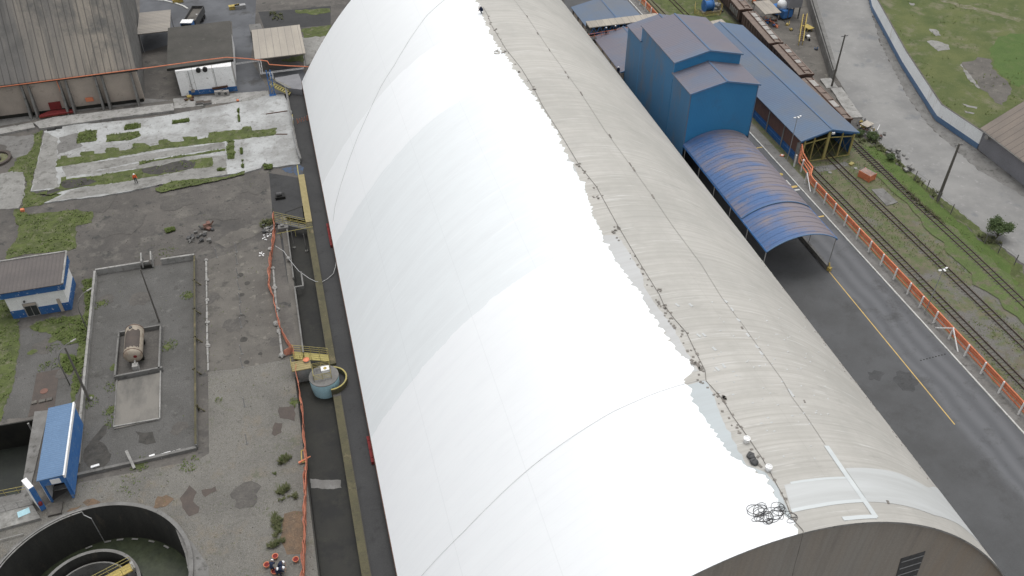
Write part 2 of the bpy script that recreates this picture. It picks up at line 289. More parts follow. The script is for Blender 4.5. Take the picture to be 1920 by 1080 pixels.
def vault_sheet():       # blue sheets whose paint has chalked and rusted away mostly on the weather side (towards +X)
    m, n, b = _nodes('streaky_blue_vault'); k = NB(n); x = k.axis(0)
    side = k.ramp(x, 59.5, 66.5); st = k.noise(1.0, 6, .7, stretch=(.1, 1.1, .1)); big = k.noise(.16, 4, .6)
    f = k.math('ADD', k.math('MULTIPLY', side, .2), k.math('ADD', k.math('MULTIPLY', st, .55), k.math('MULTIPLY', big, .55)))
    c = k.mix(k.ramp(f, .55, .72), (.075, .14, .29), (.21, .185, .2))
    c = k.mix(k.math('MULTIPLY', k.ramp(k.noise(1.0, 5, .7, stretch=(.12, 2.5, .12), off=8), .55, .7), .6), c, (.06, .12, .3))
    c = k.mix(k.math('MULTIPLY', k.ramp(k.noise(.6, 5, .7, off=18), .58, .72), .5), c, (.2, .165, .165))
    k.link(c, b.inputs['Base Color']); b.inputs['Roughness'].default_value = .5; b.inputs['Specular IOR Level'].default_value = .3; k.bump(k.wavez(1, .55), .2, .04, b); M['blue_vault'] = m
vault_sheet()
def leafmat(name, a, b2):
    m, n, b = _nodes(name); k = NB(n)
    k.link(k.mix(k.ramp(k.noise(2.5, 3, .6), .35, .65), a, b2), b.inputs['Base Color']); b.inputs['Roughness'].default_value = .8; b.inputs['Specular IOR Level'].default_value = .2
    M[name] = m
leafmat('leaf', (.06, .09, .038), (.1, .135, .055)); leafmat('tuft', (.12, .17, .045), (.15, .18, .065)); leafmat('weed_leaf', (.09, .11, .045), (.14, .14, .075))

# ------------------------------------------------------------------ mesh helpers
def props(o, label=None, cat=None, group=None, kind=None):
    if label: o['label'] = label
    if cat: o['category'] = cat
    if group: o['group'] = group
    if kind: o['kind'] = kind
    return o
def thing(name, label, cat, loc=(0, 0, 0), group=None, rotz=0):
    o = bpy.data.objects.new(name, None); COL.objects.link(o); o.location = loc; o.rotation_euler = (0, 0, rotz)
    o.empty_display_size = .3
    return props(o, label, cat, group)
def world_loc(o):
    v = Vector((0, 0, 0))
    while o: v += o.location; o = o.parent
    return v
class MB:
    """collects solids given in world metres; build() links them as one mesh object"""
    def __init__(s): s.v = []; s.f = []; s.m = []
    def add(s, vs, fs, mi=0):
        n = len(s.v); s.v += [Vector(v) for v in vs]; s.f += [tuple(i+n for i in f) for f in fs]; s.m += [mi]*len(fs); return s
    def hexa(s, p, mi=0):   # 8 corners, bottom 4 then top 4, ccw
        return s.add(p, [(3, 2, 1, 0), (4, 5, 6, 7), (0, 1, 5, 4), (1, 2, 6, 5), (2, 3, 7, 6), (3, 0, 4, 7)], mi)
    def box(s, x0, y0, z0, x1, y1, z1, mi=0):
        return s.hexa([(x0, y0, z0), (x1, y0, z0), (x1, y1, z0), (x0, y1, z0), (x0, y0, z1), (x1, y0, z1), (x1, y1, z1), (x0, y1, z1)], mi)
    def cbox(s, c, sx, sy, sz, rot=0, mi=0):    # centred in xy, base at c.z
        P = []
        for z in (0, sz):
            for a, b in ((-1, -1), (1, -1), (1, 1), (-1, 1)):
                x, y = a*sx/2, b*sy/2; P.append((c[0]+x*cos(rot)-y*sin(rot), c[1]+x*sin(rot)+y*cos(rot), c[2]+z))
        return s.hexa(P, mi)
    def bar(s, a, b, w=.1, h=None, mi=0):       # square bar between two points
        h = h or w; a = Vector(a); b = Vector(b); d = (b-a).normalized()
        u = d.cross(Vector((0, 0, 1)))
        if u.length < 1e-3: u = Vector((1, 0, 0))
        u.normalize(); t = u.cross(d).normalized(); u = u*w/2; t = t*h/2
        return s.hexa([a-u-t, a+u-t, b+u-t, b-u-t, a-u+t, a+u+t, b+u+t, b-u+t], mi)
    def tube(s, pts, r, n=8, mi=0, r2=None):
        pts = [Vector(p) for p in pts]; N = len(pts); base = len(s.v); pu = None
        for i, p in enumerate(pts):
            d = (pts[min(i+1, N-1)]-pts[max(i-1, 0)]).normalized()
            u = d.cross(Vector((0, 0, 1))) if pu is None else pu-d*pu.dot(d)
            if u.length < 1e-3: u = Vector((1, 0, 0))
            u.normalize(); pu = u; t = d.cross(u); rr = r if r2 is None else r+(r2-r)*i/(N-1)
            for k in range(n):
                a = 2*pi*k/n; s.v.append(p+u*cos(a)*rr+t*sin(a)*rr)
        for i in range(N-1):
            for k in range(n):
                k2 = (k+1) % n; a = base+i*n
                s.f.append((a+k, a+k2, a+n+k2, a+n+k)); s.m.append(mi)
        s.f.append(tuple(base+k for k in reversed(range(n)))); s.m.append(mi)
        s.f.append(tuple(base+(N-1)*n+k for k in range(n))); s.m.append(mi)
        return s
    def lathe(s, c, prof, n=24, a0=0, a1=2*pi, mi=0, cap=True):  # prof [(r,z)]
        full = abs(a1-a0-2*pi) < 1e-6; m = n if full else n+1; base = len(s.v)
        for (r, z) in prof:
            for k in range(m):
                a = a0+(a1-a0)*k/n; s.v.append(Vector((c[0]+r*cos(a), c[1]+r*sin(a), c[2]+z)))
        for i in range(len(prof)-1):
            for k in range(n):
                k2 = (k+1) % m; a = base+i*m
                s.f.append((a+k, a+k2, a+m+k2, a+m+k)); s.m.append(mi)
        if cap and full:
            if prof[0][0] > 1e-4: s.f.append(tuple(base+k for k in reversed(range(m)))); s.m.append(mi)
            if prof[-1][0] > 1e-4: s.f.append(tuple(base+(len(prof)-1)*m+k for k in range(m))); s.m.append(mi)
        return s
    def prism(s, poly, z0, z1, mi=0):
        poly = [tuple(p) for p in poly]; n = len(poly)
        if sum(poly[i][0]*poly[(i+1) % n][1]-poly[(i+1) % n][0]*poly[i][1] for i in range(n)) < 0: poly = poly[::-1]
        z0f = z0 if callable(z0) else (lambda x, y: z0); z1f = z1 if callable(z1) else (lambda x, y: z1)
        return s.add([(x, y, z0f(x, y)) for x, y in poly]+[(x, y, z1f(x, y)) for x, y in poly],
                     [tuple(reversed(range(n))), tuple(range(n, 2*n))]+[(i, (i+1) % n, n+(i+1) % n, n+i) for i in range(n)], mi)
    def slab(s, quad, t=.12, mi=0):             # sloping sheet: quad of 3d points (ccw from above) with thickness t downwards
        q = [Vector(p) for p in quad]
        nrm = (q[1]-q[0]).cross(q[2]-q[0])
        if nrm.z < 0: q = q[::-1]
        n = len(q); d = Vector((0, 0, -t))
        return s.add([p+d for p in q]+q, [tuple(reversed(range(n))), tuple(range(n, 2*n))]+[(i, (i+1) % n, n+(i+1) % n, n+i) for i in range(n)], mi)
    def blob(s, c, r, seed=0, sub=2, sq=1, mi=0, amp=.3):
        bm = bmesh.new(); bmesh.ops.create_icosphere(bm, subdivisions=sub, radius=1)
        for v in bm.verts:
            f = 1+amp*noise.noise(v.co*1.7+Vector((seed*3.1, seed, 0))); v.co = v.co*f*r; v.co.z *= sq; v.co += Vector(c)
        bm.verts.ensure_lookup_table()
        s.add([v.co for v in bm.verts], [tuple(x.index for x in f.verts) for f in bm.faces], mi); bm.free(); return s
    def build(s, name, mat, parent=None, smooth=False, kind=None):
        me = bpy.data.meshes.new(name)
        if parent is not None: org = world_loc(parent)
        elif s.v:
            xs = [v.x for v in s.v]; ys = [v.y for v in s.v]; org = Vector(((min(xs)+max(xs))/2, (min(ys)+max(ys))/2, min(v.z for v in s.v)))
        else: org = Vector((0, 0, 0))
        me.from_pydata([v-org for v in s.v], [], s.f)
        for m in (mat if isinstance(mat, (list, tuple)) else [mat]): me.materials.append(m)
        me.polygons.foreach_set('material_index', s.m)
        if smooth: me.polygons.foreach_set('use_smooth', [True]*len(s.f))
        me.update(); o = bpy.data.objects.new(name, me); COL.objects.link(o)
        if parent is not None: o.parent = parent
        else: o.location = org
        if kind: o['kind'] = kind
        return o
def copy_tree(o, parent=None):
    c = o.copy(); COL.objects.link(c); c.parent = parent
    for ch in list(o.children): copy_tree(ch, c)
    return c
ORD = ['first', 'second', 'third', 'fourth', 'fifth', 'sixth', 'seventh', 'eighth', 'ninth', 'tenth', 'eleventh', 'twelfth', 'thirteenth', 'fourteenth', 'fifteenth', 'sixteenth', 'seventeenth', 'eighteenth', 'nineteenth', 'twentieth', 'twenty-first', 'twenty-second']

def rough_poly(pts, step=.5, amp=.18, seed=0):
    out = []; n = len(pts)
    for i in range(n):
        a = Vector(pts[i]); b = Vector(pts[(i+1) % n]); L = (b-a).length; k = max(1, int(L/step)); nn = Vector((-(b-a).y, (b-a).x))/max(L, 1e-6)
        for j in range(k):
            p = a+(b-a)*j/k
            q = noise.noise(Vector((p.x*.9, p.y*.9, seed*7.3)))+.6*noise.noise(Vector((p.x*2.7, p.y*2.7, seed*3.3+9)))
            out.append(p+nn*q*amp*2)
    return out
def inside(p, poly):
    c = False; n = len(poly); x, y = p; j = n-1
    for i in range(n):
        xi, yi = poly[i]; xj, yj = poly[j]
        if (yi > y) != (yj > y) and x < (xj-xi)*(y-yi)/(yj-yi)+xi: c = not c
        j = i
    return c
def sheet(name, pts, z, mat, kind='structure', rough=0, holes=(), seed=0, extra=()):
    """flat sheet (one or several outlines) triangulated with holes left out"""
    V = []; F = []
    for poly in [pts]+list(extra):
        poly = [Vector(p) for p in poly]
        if rough: poly = rough_poly(poly, max(.3, rough*2.5), rough, seed)
        vs = list(poly); ed = [(i, (i+1) % len(poly)) for i in range(len(poly))]; bnd = [tuple(p) for p in poly]
        for h in holes:
            b0 = len(vs); vs += [Vector(p) for p in h]; ed += [(b0+i, b0+(i+1) % len(h)) for i in range(len(h))]
        vo, eo, fo, _, _, _ = delaunay_2d_cdt(vs, ed, [], 0, 1e-5)
        base = len(V); V += [(v.x, v.y, z) for v in vo]
        for f in fo:
            c = (vo[f[0]]+vo[f[1]]+vo[f[2]])/3
            if inside(c, bnd) and not any(inside(c, [tuple(q) for q in h]) for h in holes):
                a, b_, c_ = [vo[i] for i in f]
                if (b_-a).cross(c_-a) < 0: f = f[::-1]
                F.append(tuple(base+i for i in f))
    m = MB(); m.v = [Vector(v) for v in V]; m.f = F; m.m = [0]*len(F)
    return m.build(name, mat, kind=kind)

def circle(c, r, n=48): return [(c[0]+r*cos(2*pi*i/n), c[1]+r*sin(2*pi*i/n)) for i in range(n)]

# ------------------------------------------------------------------ ground and pavements
CL = (-28.6, 55.7); CLR = 10.0
CHAN = [(-1.95, 20), (-1.95, 116), (-4.7, 115), (-4.7, 81), (-6.1, 81), (-6.1, 20)]
PIT = [(-60, 81.4), (-35.7, 80.9), (-36.4, 69.2), (-60, 66.8)]
HOLES = [circle(CL, CLR), CHAN, PIT]
sheet('ground', [(-900, -300), (900, -300), (900, 1400), (-900, 1400)], 0, M['ground'], holes=HOLES)

# sunken drainage channel beside the warehouse
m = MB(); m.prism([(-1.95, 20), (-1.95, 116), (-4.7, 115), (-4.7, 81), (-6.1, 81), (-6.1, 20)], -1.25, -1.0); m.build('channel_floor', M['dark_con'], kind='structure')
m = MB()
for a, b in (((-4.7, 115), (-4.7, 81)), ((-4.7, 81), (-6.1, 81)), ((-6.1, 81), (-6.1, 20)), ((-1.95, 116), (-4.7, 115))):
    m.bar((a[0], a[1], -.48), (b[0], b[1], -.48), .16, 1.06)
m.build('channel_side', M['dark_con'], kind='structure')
sheet('asphalt_lane', [(-1.0, 20), (1.6, 20), (1.6, 152), (-3, 152), (-1, 120)], .012, M['dark_asphalt'])
sheet('asphalt_apron', gp(Z4((920, 560), (1165, 600), (1215, 960), (950, 905))), .016, M['dark_asphalt'])
sheet('asphalt_apron', [(-6.1, 116), (-4.7, 115.1), (-4.7, 98), (-5.6, 98)], .018, M['dark_asphalt'])
sheet('asphalt_strip', [(-5.55, 114), (-4.8, 114), (-4.8, 83.5), (-5.55, 83.5)], .03, M['dust'])
sheet('asphalt_passage', gp([(541, 178), (556, 178), (575, 150), (575, 330), (565, 335), (560, 305)]), .02, M['dark_asphalt'])
# far yard road
sheet('asphalt_yard', gp([(262, -40), (482, -40), (478, 50), (470, 112), (505, 170), (440, 178), (435, 40), (330, 80), (262, 100)]), .012, M['blue_asphalt'])
sheet('paving', gp([(480, -40), (700, -60), (640, 15), (560, 14), (500, 12)]), .014, M['ground'])
sheet('asphalt_lane', gp(Z2((1100, 100), (1410, 80), (1710, 50), (1710, 210), (1410, 235), (1150, 240))), .02, M['dark_asphalt'])
sheet('asphalt_lane', gp([(505, 130), (560, 118), (578, 150), (570, 190), (540, 178), (505, 180)]), .012, M['blue_asphalt'])
sheet('concrete_path', gp([(566, 70), (640, 55), (600, 110), (570, 125)]), .016, M['slab_old'])
sheet('concrete_path', gp([(400, 205), (503, 170), (505, 180), (385, 208)]), .03, M['slab_old'])
# demolished building's white floor slab
slab = [*Z3((372, 205), (560, 150), (800, 140), (1350, 82)), *Z2((1000, 850), (1190, 800), (1320, 795)), *Z4((1110, 40), (1180, 480), (950, 512), (880, 470), (850, 520), (715, 555), (565, 572), (400, 600), (0, 655)),
        *Z3((1100, 710), (840, 757), (580, 782), (370, 812), (520, 742), (400, 700), (260, 712), (300, 530), (350, 320))]
m = MB(); m.prism(rough_poly(gp(slab, .2), .8, .08, 2), .0, .2); m.build('concrete_slab', M['slab'], kind='structure')
sheet('grey_concrete_strip', gp([*Z3((560, 590), (1350, 440), (1440, 425)), *Z4((560, 410), (565, 570), (400, 600), (0, 655)), *Z3((1100, 708), (600, 775), (420, 800), (640, 690), (1000, 640), (1150, 520))], .2), .212, M['slab_old'], rough=.15)
sheet('grey_concrete_strip', gp([*Z3((480, 430), (560, 590), (1100, 480), (1350, 430)), *Z4((555, 350), (550, 300)), *Z3((1350, 380), (800, 470))], .2), .214, M['slab_old'], rough=.12, seed=4)
sheet('grey_concrete_strip', gp(Z3((375, 215), (490, 270), (470, 500), (500, 680), (270, 708), (300, 530), (350, 320)), .2), .216, M['slab_old'], rough=.15, seed=6)
sheet('worn_slab_patch', gp(Z3((500, 260), (660, 220), (650, 300), (700, 330), (480, 410)), .2), .218, M['con'], rough=.2, seed=8)
m = MB(); m.prism(rough_poly(gp([(62, 229), (100, 219), (325, 193), (326, 206), (200, 222), (75, 240)], .5), .8, .06), 0, .45); m.build('concrete_kerb', M['light_con'], kind='structure')
m = MB(); m.prism(rough_poly(gp([(-30, 245), (61, 229), (66, 238), (-30, 256)], .4), .8, .06), 0, .35); m.build('concrete_kerb', M['light_con'], kind='structure')
sheet('concrete_apron', gp([(-20, 219), (62, 214), (210, 196), (262, 184), (325, 188), (100, 214), (60, 226), (-20, 240)]), .02, M['con'])
sheet('concrete_apron', gp([(325, 185), (440, 175), (500, 170), (500, 184), (326, 204)]), .024, M['light_con'], rough=.1)
sheet('concrete_apron', gp(Z3((-40, 582), (100, 545), (190, 555), (215, 610), (205, 760), (160, 862), (-40, 872))), .05, M['slab_old'], rough=.12, seed=3)
sheet('broken_paving', gp(Z3((-40, 250), (290, 240), (305, 270), (240, 400), (110, 440), (50, 330), (-40, 300))), .03, M['con'], rough=.25, seed=5)
# yard, pads and setts
sheet('gravel_yard', [(-31.3, 106.9), (-18.1, 106.8), (-17.9, 71), (-30.6, 70.7)], .02, M['gravel'])
sheet('dusty_paving', gp([(388, 488), (440, 470), (505, 466), (508, 500), (516, 560), (545, 672), (450, 690), (390, 697)]), .018, M['dust'], rough=.1)
sheet('dusty_paving', gp(ZB((180, 240), (330, 160), (560, 90), (640, 130), (500, 200), (300, 290))), .022, M['dust'], rough=.3, seed=9)
sheet('granite_setts', [*gp([(390, 697), (450, 690), (545, 672), (553, 700)]), (-6.1, 80.8), (-6.1, 40), (-20, 40), (-60, 40), (-60, 62), *gp([(60, 965), (150, 905), (372, 862), (392, 850)])], .016, M['setts'], holes=[circle(CL, CLR), PIT], rough=0)
sheet('side_paving', gp([*Z5((170, 900), (300, 860), (690, 1000)), *Z6((690, 100), (660, 560), (370, 600), (0, 680), (40, 560), (120, 200), (170, 0))]), .012, M['gravel'], rough=.15)
sheet('brown_slab', gp(Z6((310, 270), (505, 235), (462, 545), (440, 600), (235, 640), (265, 520))), .035, M['brown_slab'])
m = MB(); P = gp(Z6((975, 340), (1350, 265), (1335, 660), (960, 740)), .15); m.prism(P, 0, .15); m.build('concrete_pad', M['pad'], kind='structure')
for i, pl in enumerate([Z6((740, 860), (900, 680), (900, 780), (860, 830), (960, 960), (880, 1060), (720, 1070), (700, 960)), Z6((1140, 760), (1300, 760), (1320, 850), (1180, 850))]):
    sheet('damp_stain', gp(pl), .032, M['wet'], rough=.3, seed=i+30)
for i, pl in enumerate([Z7((1280, 520), (1330, 410), (1410, 390), (1470, 430), (1400, 490)), Z9((0, 430), (60, 320), (110, 380), (140, 540), (80, 570), (20, 500)), Z9((170, 360), (300, 320), (300, 370), (210, 410)),
                        ZC((670, 910), (700, 870), (770, 870), (760, 960), (700, 980)), Z7((700, 470), (780, 435), (850, 455), (790, 490)), Z7((560, 540), (600, 500), (700, 480), (640, 540)), ZC((735, 740), (850, 720), (870, 850), (740, 830))]):
    sheet('soil_patch' if i < 6 else 'worn_patch', gp(pl), .034, M['soil'] if i in (0, 4, 5) else M['brown_slab'], rough=.18, seed=i+50)
sheet('leaf_litter', gp(Z9((870, 560), (1030, 540), (1030, 780), (1010, 900), (890, 900), (850, 700))), .03, M['soil'], rough=.3, seed=60)
sheet('channel_sill', gp(Z9((1085, 262), (1340, 270), (1350, 340), (1100, 335)), -.97), -.985, M['con'], rough=.1)
# right side
sheet('haul_road', [(52, 10), (74.9, 10), (74.9, 330), (52, 330)], .012, M['haul'])
m = MB(); m.box(74.9, 10, 0, 76.6, 300, .14); m.build('pavement', M['con'], kind='structure')
m = MB(); m.box(74.7, 10, 0, 74.9, 300, .15); m.build('kerb', M['white_line'], kind='structure')
m = MB(); a = G(1551, 505); b = G(1790, 796); m.prism([(a.x-.07, a.y), (a.x+.07, a.y), (b.x+.07, b.y), (b.x-.07, b.y)], .016, .02); m.build('road_line', M['yellow_line'], kind='structure')
sheet('track_bed', [(76.6, 10), (93, 10), (93, 330), (76.6, 330)], .012, M['ballast'])
sheet('grass_verge', gp([*ZR((20, 290), (160, 290), (330, 430), (600, 690), (870, 920), (1080, 1080))])+[(92.6, 60), (92.4, 20), (90.8, 20), (91.2, 60), (91.1, 104)], .03, M['bright_grass'], kind='stuff', rough=.25, seed=2)
sheet('grass_verge', gp([*ZR((160, 290), (280, 300), (450, 450), (640, 600), (980, 930), (1234, 1150), (1234, 1400), (1100, 1100), (870, 920), (600, 690), (330, 430))]), .034, M['grass'], kind='stuff', rough=.35, seed=12)
sheet('grass_verge', [(88.3, 104), (89.6, 100), (89.5, 88), (91.6, 86), (92.4, 60), (91.5, 20), (88.2, 20), (87.3, 60), (87.0, 80), (88.6, 92)], .105, M['verge_grass'], kind='stuff', rough=.7, seed=92)
sheet('yard_floor', gp([*ZT((-200, -80), (600, -80), (640, 200), (850, 820), (1100, 1200), (600, 800), (100, 100))]), .03, M['dust'])
sheet('pale_road', gp([(1500, -60), (1520, 0), (1560, 130), (1600, 200), (1640, 260), (1740, 350), (1850, 440), (1925, 500)])+[(96.5, 60), (97, 20), (108, 20), (107.2, 70)]+gp([(1925, 372), (1835, 320), (1740, 235), (1700, 180), (1650, 80), (1628, 0), (1630, -60)]), .045, M['pale_road'], rough=.18)
sheet('road_verge', gp([(1628, -60), (1628, 0), (1650, 80), (1700, 180), (1740, 235), (1835, 320), (1925, 375)])+[(107.1, 70), (109.2, 70)]+gp([(1925, 350), (1831, 280), (1752, 227), (1689, 125), (1633, 20), (1630, -60)]), .035, M['con'], rough=.1)
field = gp([(1632, -120), (1634, 15), (1690, 122), (1755, 224), (1831, 278), (1925, 345)])+[(150, 85), (260, 90), (300, 330), (110, 330)]
sheet('grass_field', field, .02, M['field_grass'], kind='stuff')
sheet('lush_grass', gp(ZG((1160, 420), (1210, 340), (1330, 290), (1500, 290), (1700, 500), (1500, 700), (1380, 740), (1230, 620), (1160, 500))), .04, M['lush_grass'], kind='stuff', rough=.5, seed=21)
sheet('bare_earth', gp(ZG((905, 540), (1050, 490), (1150, 500), (1190, 600), (1360, 760), (1250, 890), (1090, 760), (1000, 660))), .045, M['dust'], rough=.4, seed=22)
for i, pl in enumerate([ZG((620, 350), (710, 345), (800, 380), (810, 415), (720, 435), (670, 400)), ZG((885, 865), (950, 880), (1045, 905), (1040, 920), (960, 905)), ZG((935, 935), (1020, 955), (1010, 968), (950, 955)), ZG((640, 245), (700, 250), (740, 300), (700, 305), (650, 270)), ZG((470, 25), (515, 30), (510, 50), (480, 45)), ZG((900, 540), (950, 600), (1070, 740), (1050, 750), (960, 650))]):
    sheet('concrete_remnant', gp(pl), .055, M['slab_old'], rough=.2, seed=i+70)
sheet('field_track', gp(ZG((740, 0), (900, 30), (1200, 100), (1410, 160), (1400, 185), (1180, 125), (880, 55), (730, 10))), .04, M['dry_grass'], kind='stuff', rough=.4, seed=75)
m = MB(); m.prism(gp(ZR((130, 597), (215, 590), (322, 690), (240, 716)), .12), 0, .12); m.build('concrete_pad', M['con'], kind='structure')
sheet('shed_floor', gp(zc(1500, 280, 9, [(210, 305), (560, 260), (760, 210), (860, 265), (700, 300), (620, 330), (580, 350), (300, 390)])), .04, M['con'], rough=.1)

# ------------------------------------------------------------------ grass patches (stuff) with tufts
GP = {'grass': [
    gp(Z3((820, 195), (810, 290), (650, 315), (640, 295), (670, 215), (735, 200)), .2),
    gp(Z3((900, 240), (1180, 205), (1185, 245), (1110, 280), (895, 300)), .2),
    gp([*Z3((470, 510), (475, 455), (510, 440), (515, 415), (568, 412), (572, 435), (640, 420), (680, 420), (685, 380), (790, 375), (795, 400), (895, 390), (895, 345), (1005, 345), (1010, 370), (1060, 370), (1115, 345), (1115, 315), (1210, 305), (1270, 335), (1335, 320), (1340, 285)),
        *Z4((60, 275), (90, 300), (205, 290), (190, 255), (310, 250), (320, 275), (415, 260), (405, 220), (680, 190), (700, 172), (770, 165), (775, 200), (980, 180), (985, 215), (960, 245), (630, 280), (555, 295), (0, 360)), *Z3((800, 460), (560, 500))], .2),
    gp(Z4((562, 290), (628, 285), (628, 440), (568, 445)), .2), gp(Z3((1055, 155), (1190, 138), (1190, 180), (1050, 200)), .2),
    gp([*Z3((1170, 465), (1350, 440)), *Z4((548, 355), (548, 375), (0, 455)), *Z3((1175, 492))], .2),
    gp([*Z3((515, 600), (555, 590), (560, 612), (820, 580), (1100, 535), (1350, 500)), *Z4((220, 455), (440, 425), (450, 505), (250, 530), (0, 580)), *Z3((1000, 640), (600, 692), (430, 745), (300, 735), (500, 680))], .2),
    gp(Z4((105, 115), (245, 98), (245, 130), (108, 148)), .2), gp(Z4((655, 15), (668, 15), (674, 130), (662, 132)), .2), gp(Z4((680, 352), (692, 352), (695, 400), (684, 402)), .2), gp(Z4((690, 450), (705, 452), (705, 520), (690, 515)), .2),
    gp(Z4((485, 525), (558, 515), (555, 540), (485, 545)), .2), gp(Z4((868, 490), (948, 488), (945, 525), (880, 528)), .2),
    gp(Z4((110, 635), (560, 600), (712, 550), (712, 575), (540, 620), (0, 735), (-40, 700)), .0)],
  'meadow': [
    gp(Z3((290, 235), (365, 195), (345, 340), (330, 430), (300, 520), (255, 710), (370, 760), (560, 720), (500, 790), (350, 830), (180, 860), (190, 800), (222, 640), (200, 550), (60, 560), (110, 500), (140, 440), (240, 400), (290, 320))),
    gp([*Z3((120, 870), (170, 870), (240, 915), (660, 862), (685, 888), (785, 885), (778, 980), (650, 1005)), *Z5((640, 60), (640, 200), (560, 225), (170, 265), (50, 300), (60, 240), (150, 110)), *Z3((160, 1010), (125, 960))]),
    gp([(-40, 540), (5, 560), (35, 600), (38, 640), (25, 720), (2, 790), (-60, 800)]),
    gp(Z5((250, 870), (400, 800), (680, 770), (700, 850), (690, 1000), (560, 1020), (430, 930), (300, 900))),
    gp([*Z5((690, 480), (790, 455), (770, 700), (745, 880), (720, 1080)), *Z6((700, 240), (660, 430), (610, 560), (600, 420), (640, 150)), *Z5((690, 900), (720, 700))]),
    gp(Z6((500, 100), (640, 130), (650, 200), (590, 290), (510, 220))),
    gp(Z4((40, 1040), (120, 1020), (130, 1050), (60, 1070)))]}
for nm, key, mat, sd_, z in (('grass', 'grass', M['grass'], 3, .222), ('grass', 'meadow', M['grass'], 5, .04)):
    L = GP[key]; sheet(nm, L[0], z, mat, kind='stuff', rough=.14, seed=sd_, extra=L[1:])
sheet('grass', circle(G(352, 555).xy, .55, 12), .045, M['grass'], kind='stuff', rough=.2, seed=91, extra=[circle(c.xy, r_, 12) for c, r_ in ((G(316, 650), .6), (G(213, 690), .5), (G(208, 770), .45), (G(168, 745), .5), (G(190, 570), .5), (G(262, 873), .6), (G(552, 755), .5), (G(103, 635), .7), (G(60, 660), .5), (G(125, 640), .6))])
for i_, (px, py, rr_) in enumerate([(350, 460, 2.2), (230, 420, 3), (420, 400, 2.4), (180, 380, 3), (440, 610, 1.6), (400, 560, 1.1), (260, 560, 1.4), (200, 560, 1), (340, 800, 1.0), (460, 930, 1.6), (520, 640, .9), (120, 700, 1.1), (80, 650, 1.2), (480, 350, 2), (330, 380, 2.4)]):
    sheet('damp_stain', circle(G(px, py).xy, rr_, 16), .038, M['stain'], rough=rr_*.28, seed=i_+200)
sheet('stagnant_puddle', gp([*Z3((520, 630), (720, 600), (820, 640), (600, 690), (520, 690))], .2), .236, M['wet'], rough=.25, seed=41, extra=[gp([*Z3((1195, 520), (1350, 500)), *Z4((200, 455), (310, 470), (280, 520), (0, 570)), *Z3((1200, 560))], .2), gp(Z3((400, 715), (500, 690), (560, 710), (420, 745)))])
m = MB()
rnd = random.Random(5)
def tufts(m, poly, n, z, h0=.12, h1=.3):
    xs = [p[0] for p in poly]; ys = [p[1] for p in poly]; pp = [tuple(p) for p in poly]
    for _ in range(n):
        x = rnd.uniform(min(xs), max(xs)); y = rnd.uniform(min(ys), max(ys))
        if not inside((x, y), pp) or noise.noise(Vector((x*.5, y*.5, 3))) < -.15: continue
        tuft(m, x, y, z, rnd.uniform(h0, h1))
def tuft(m, x, y, z, h):
    for k in range(4):
        a = rnd.uniform(0, 6.28); r = h*.9; w_ = h*.22; dx, dy = cos(a), sin(a)
        m.add([(x-dy*w_, y+dx*w_, z), (x+dy*w_, y-dx*w_, z), (x+dx*r, y+dy*r, z+h)], [(0, 1, 2)])
for p in GP['grass']: tufts(m, p, 260, .2)
for p in GP['meadow']: tufts(m, p, 900, .02)
YW = lambda *pts: gp(pts)
for c, r_, n in [(G(862, 0), 0, 0)]+[(G(*Z6((950, 380))[0]), 1, 70), (G(*Z6((940, 600))[0]), 1, 60), (G(*Z6((760, 520))[0]), 1, 70), (G(*Z6((940, 690))[0]), .8, 40), (G(*Z5((850, 680))[0]), 1.1, 60), (G(350, 555), .9, 60), (G(316, 648), 1.2, 70), (G(355, 870), 1.2, 70), (G(*Z7((1180, 140))[0]), 1.1, 60),
                                      (G(*Z7((1100, 310))[0]), 1.6, 40), (G(552, 755), .8, 40), (G(410, 750), .5, 20), (G(*Z3((800, 1070))[0]), 1, 0), (G(*Z6((450, 190))[0]), 1, 50), (G(*Z6((450, 60))[0]), .9, 40), (G(*Z6((350, 230))[0]), .8, 30), (G(*Z5((1420, 240))[0]), 1.5, 50)]:
    for _ in range(n):
        a = rnd.uniform(0, 6.28); q = r_*rnd.random()**.5; tuft(m, c.x+cos(a)*q, c.y+sin(a)*q, .02, rnd.uniform(.08, .2))
for _ in range(2600):      # weeds in the joints of the yards
    x, y = rnd.uniform(-44, -6.3), rnd.uniform(50, 128)
    if any(inside((x, y), h) for h in HOLES) or noise.noise(Vector((x*.22, y*.22, 8))) < .12: continue
    if -31 < x < -18.2 and 71 < y < 106.5 and rnd.random() < .7: continue
    tuft(m, x, y, .02, rnd.uniform(.05, .14))
for _ in range(9000):
    x, y = rnd.uniform(76.9, 92.8), rnd.uniform(42, 125)
    if noise.noise(Vector((x*.3, y*.12, 2))) > -.05+(.25 if y < 75 else 0): tuft(m, x, y, .02, rnd.uniform(.06, .18))
for _ in range(2500):
    x, y = rnd.uniform(109.5, 150), rnd.uniform(100, 170)
    if noise.noise(Vector((x*.2, y*.2, 6))) > .15 and inside((x, y), [tuple(p) for p in field]): tuft(m, x, y, .02, rnd.uniform(.1, .3))
m.build('grass_tufts', M['tuft'], kind='stuff')
m = MB()                   # loose stones and crumbs of concrete
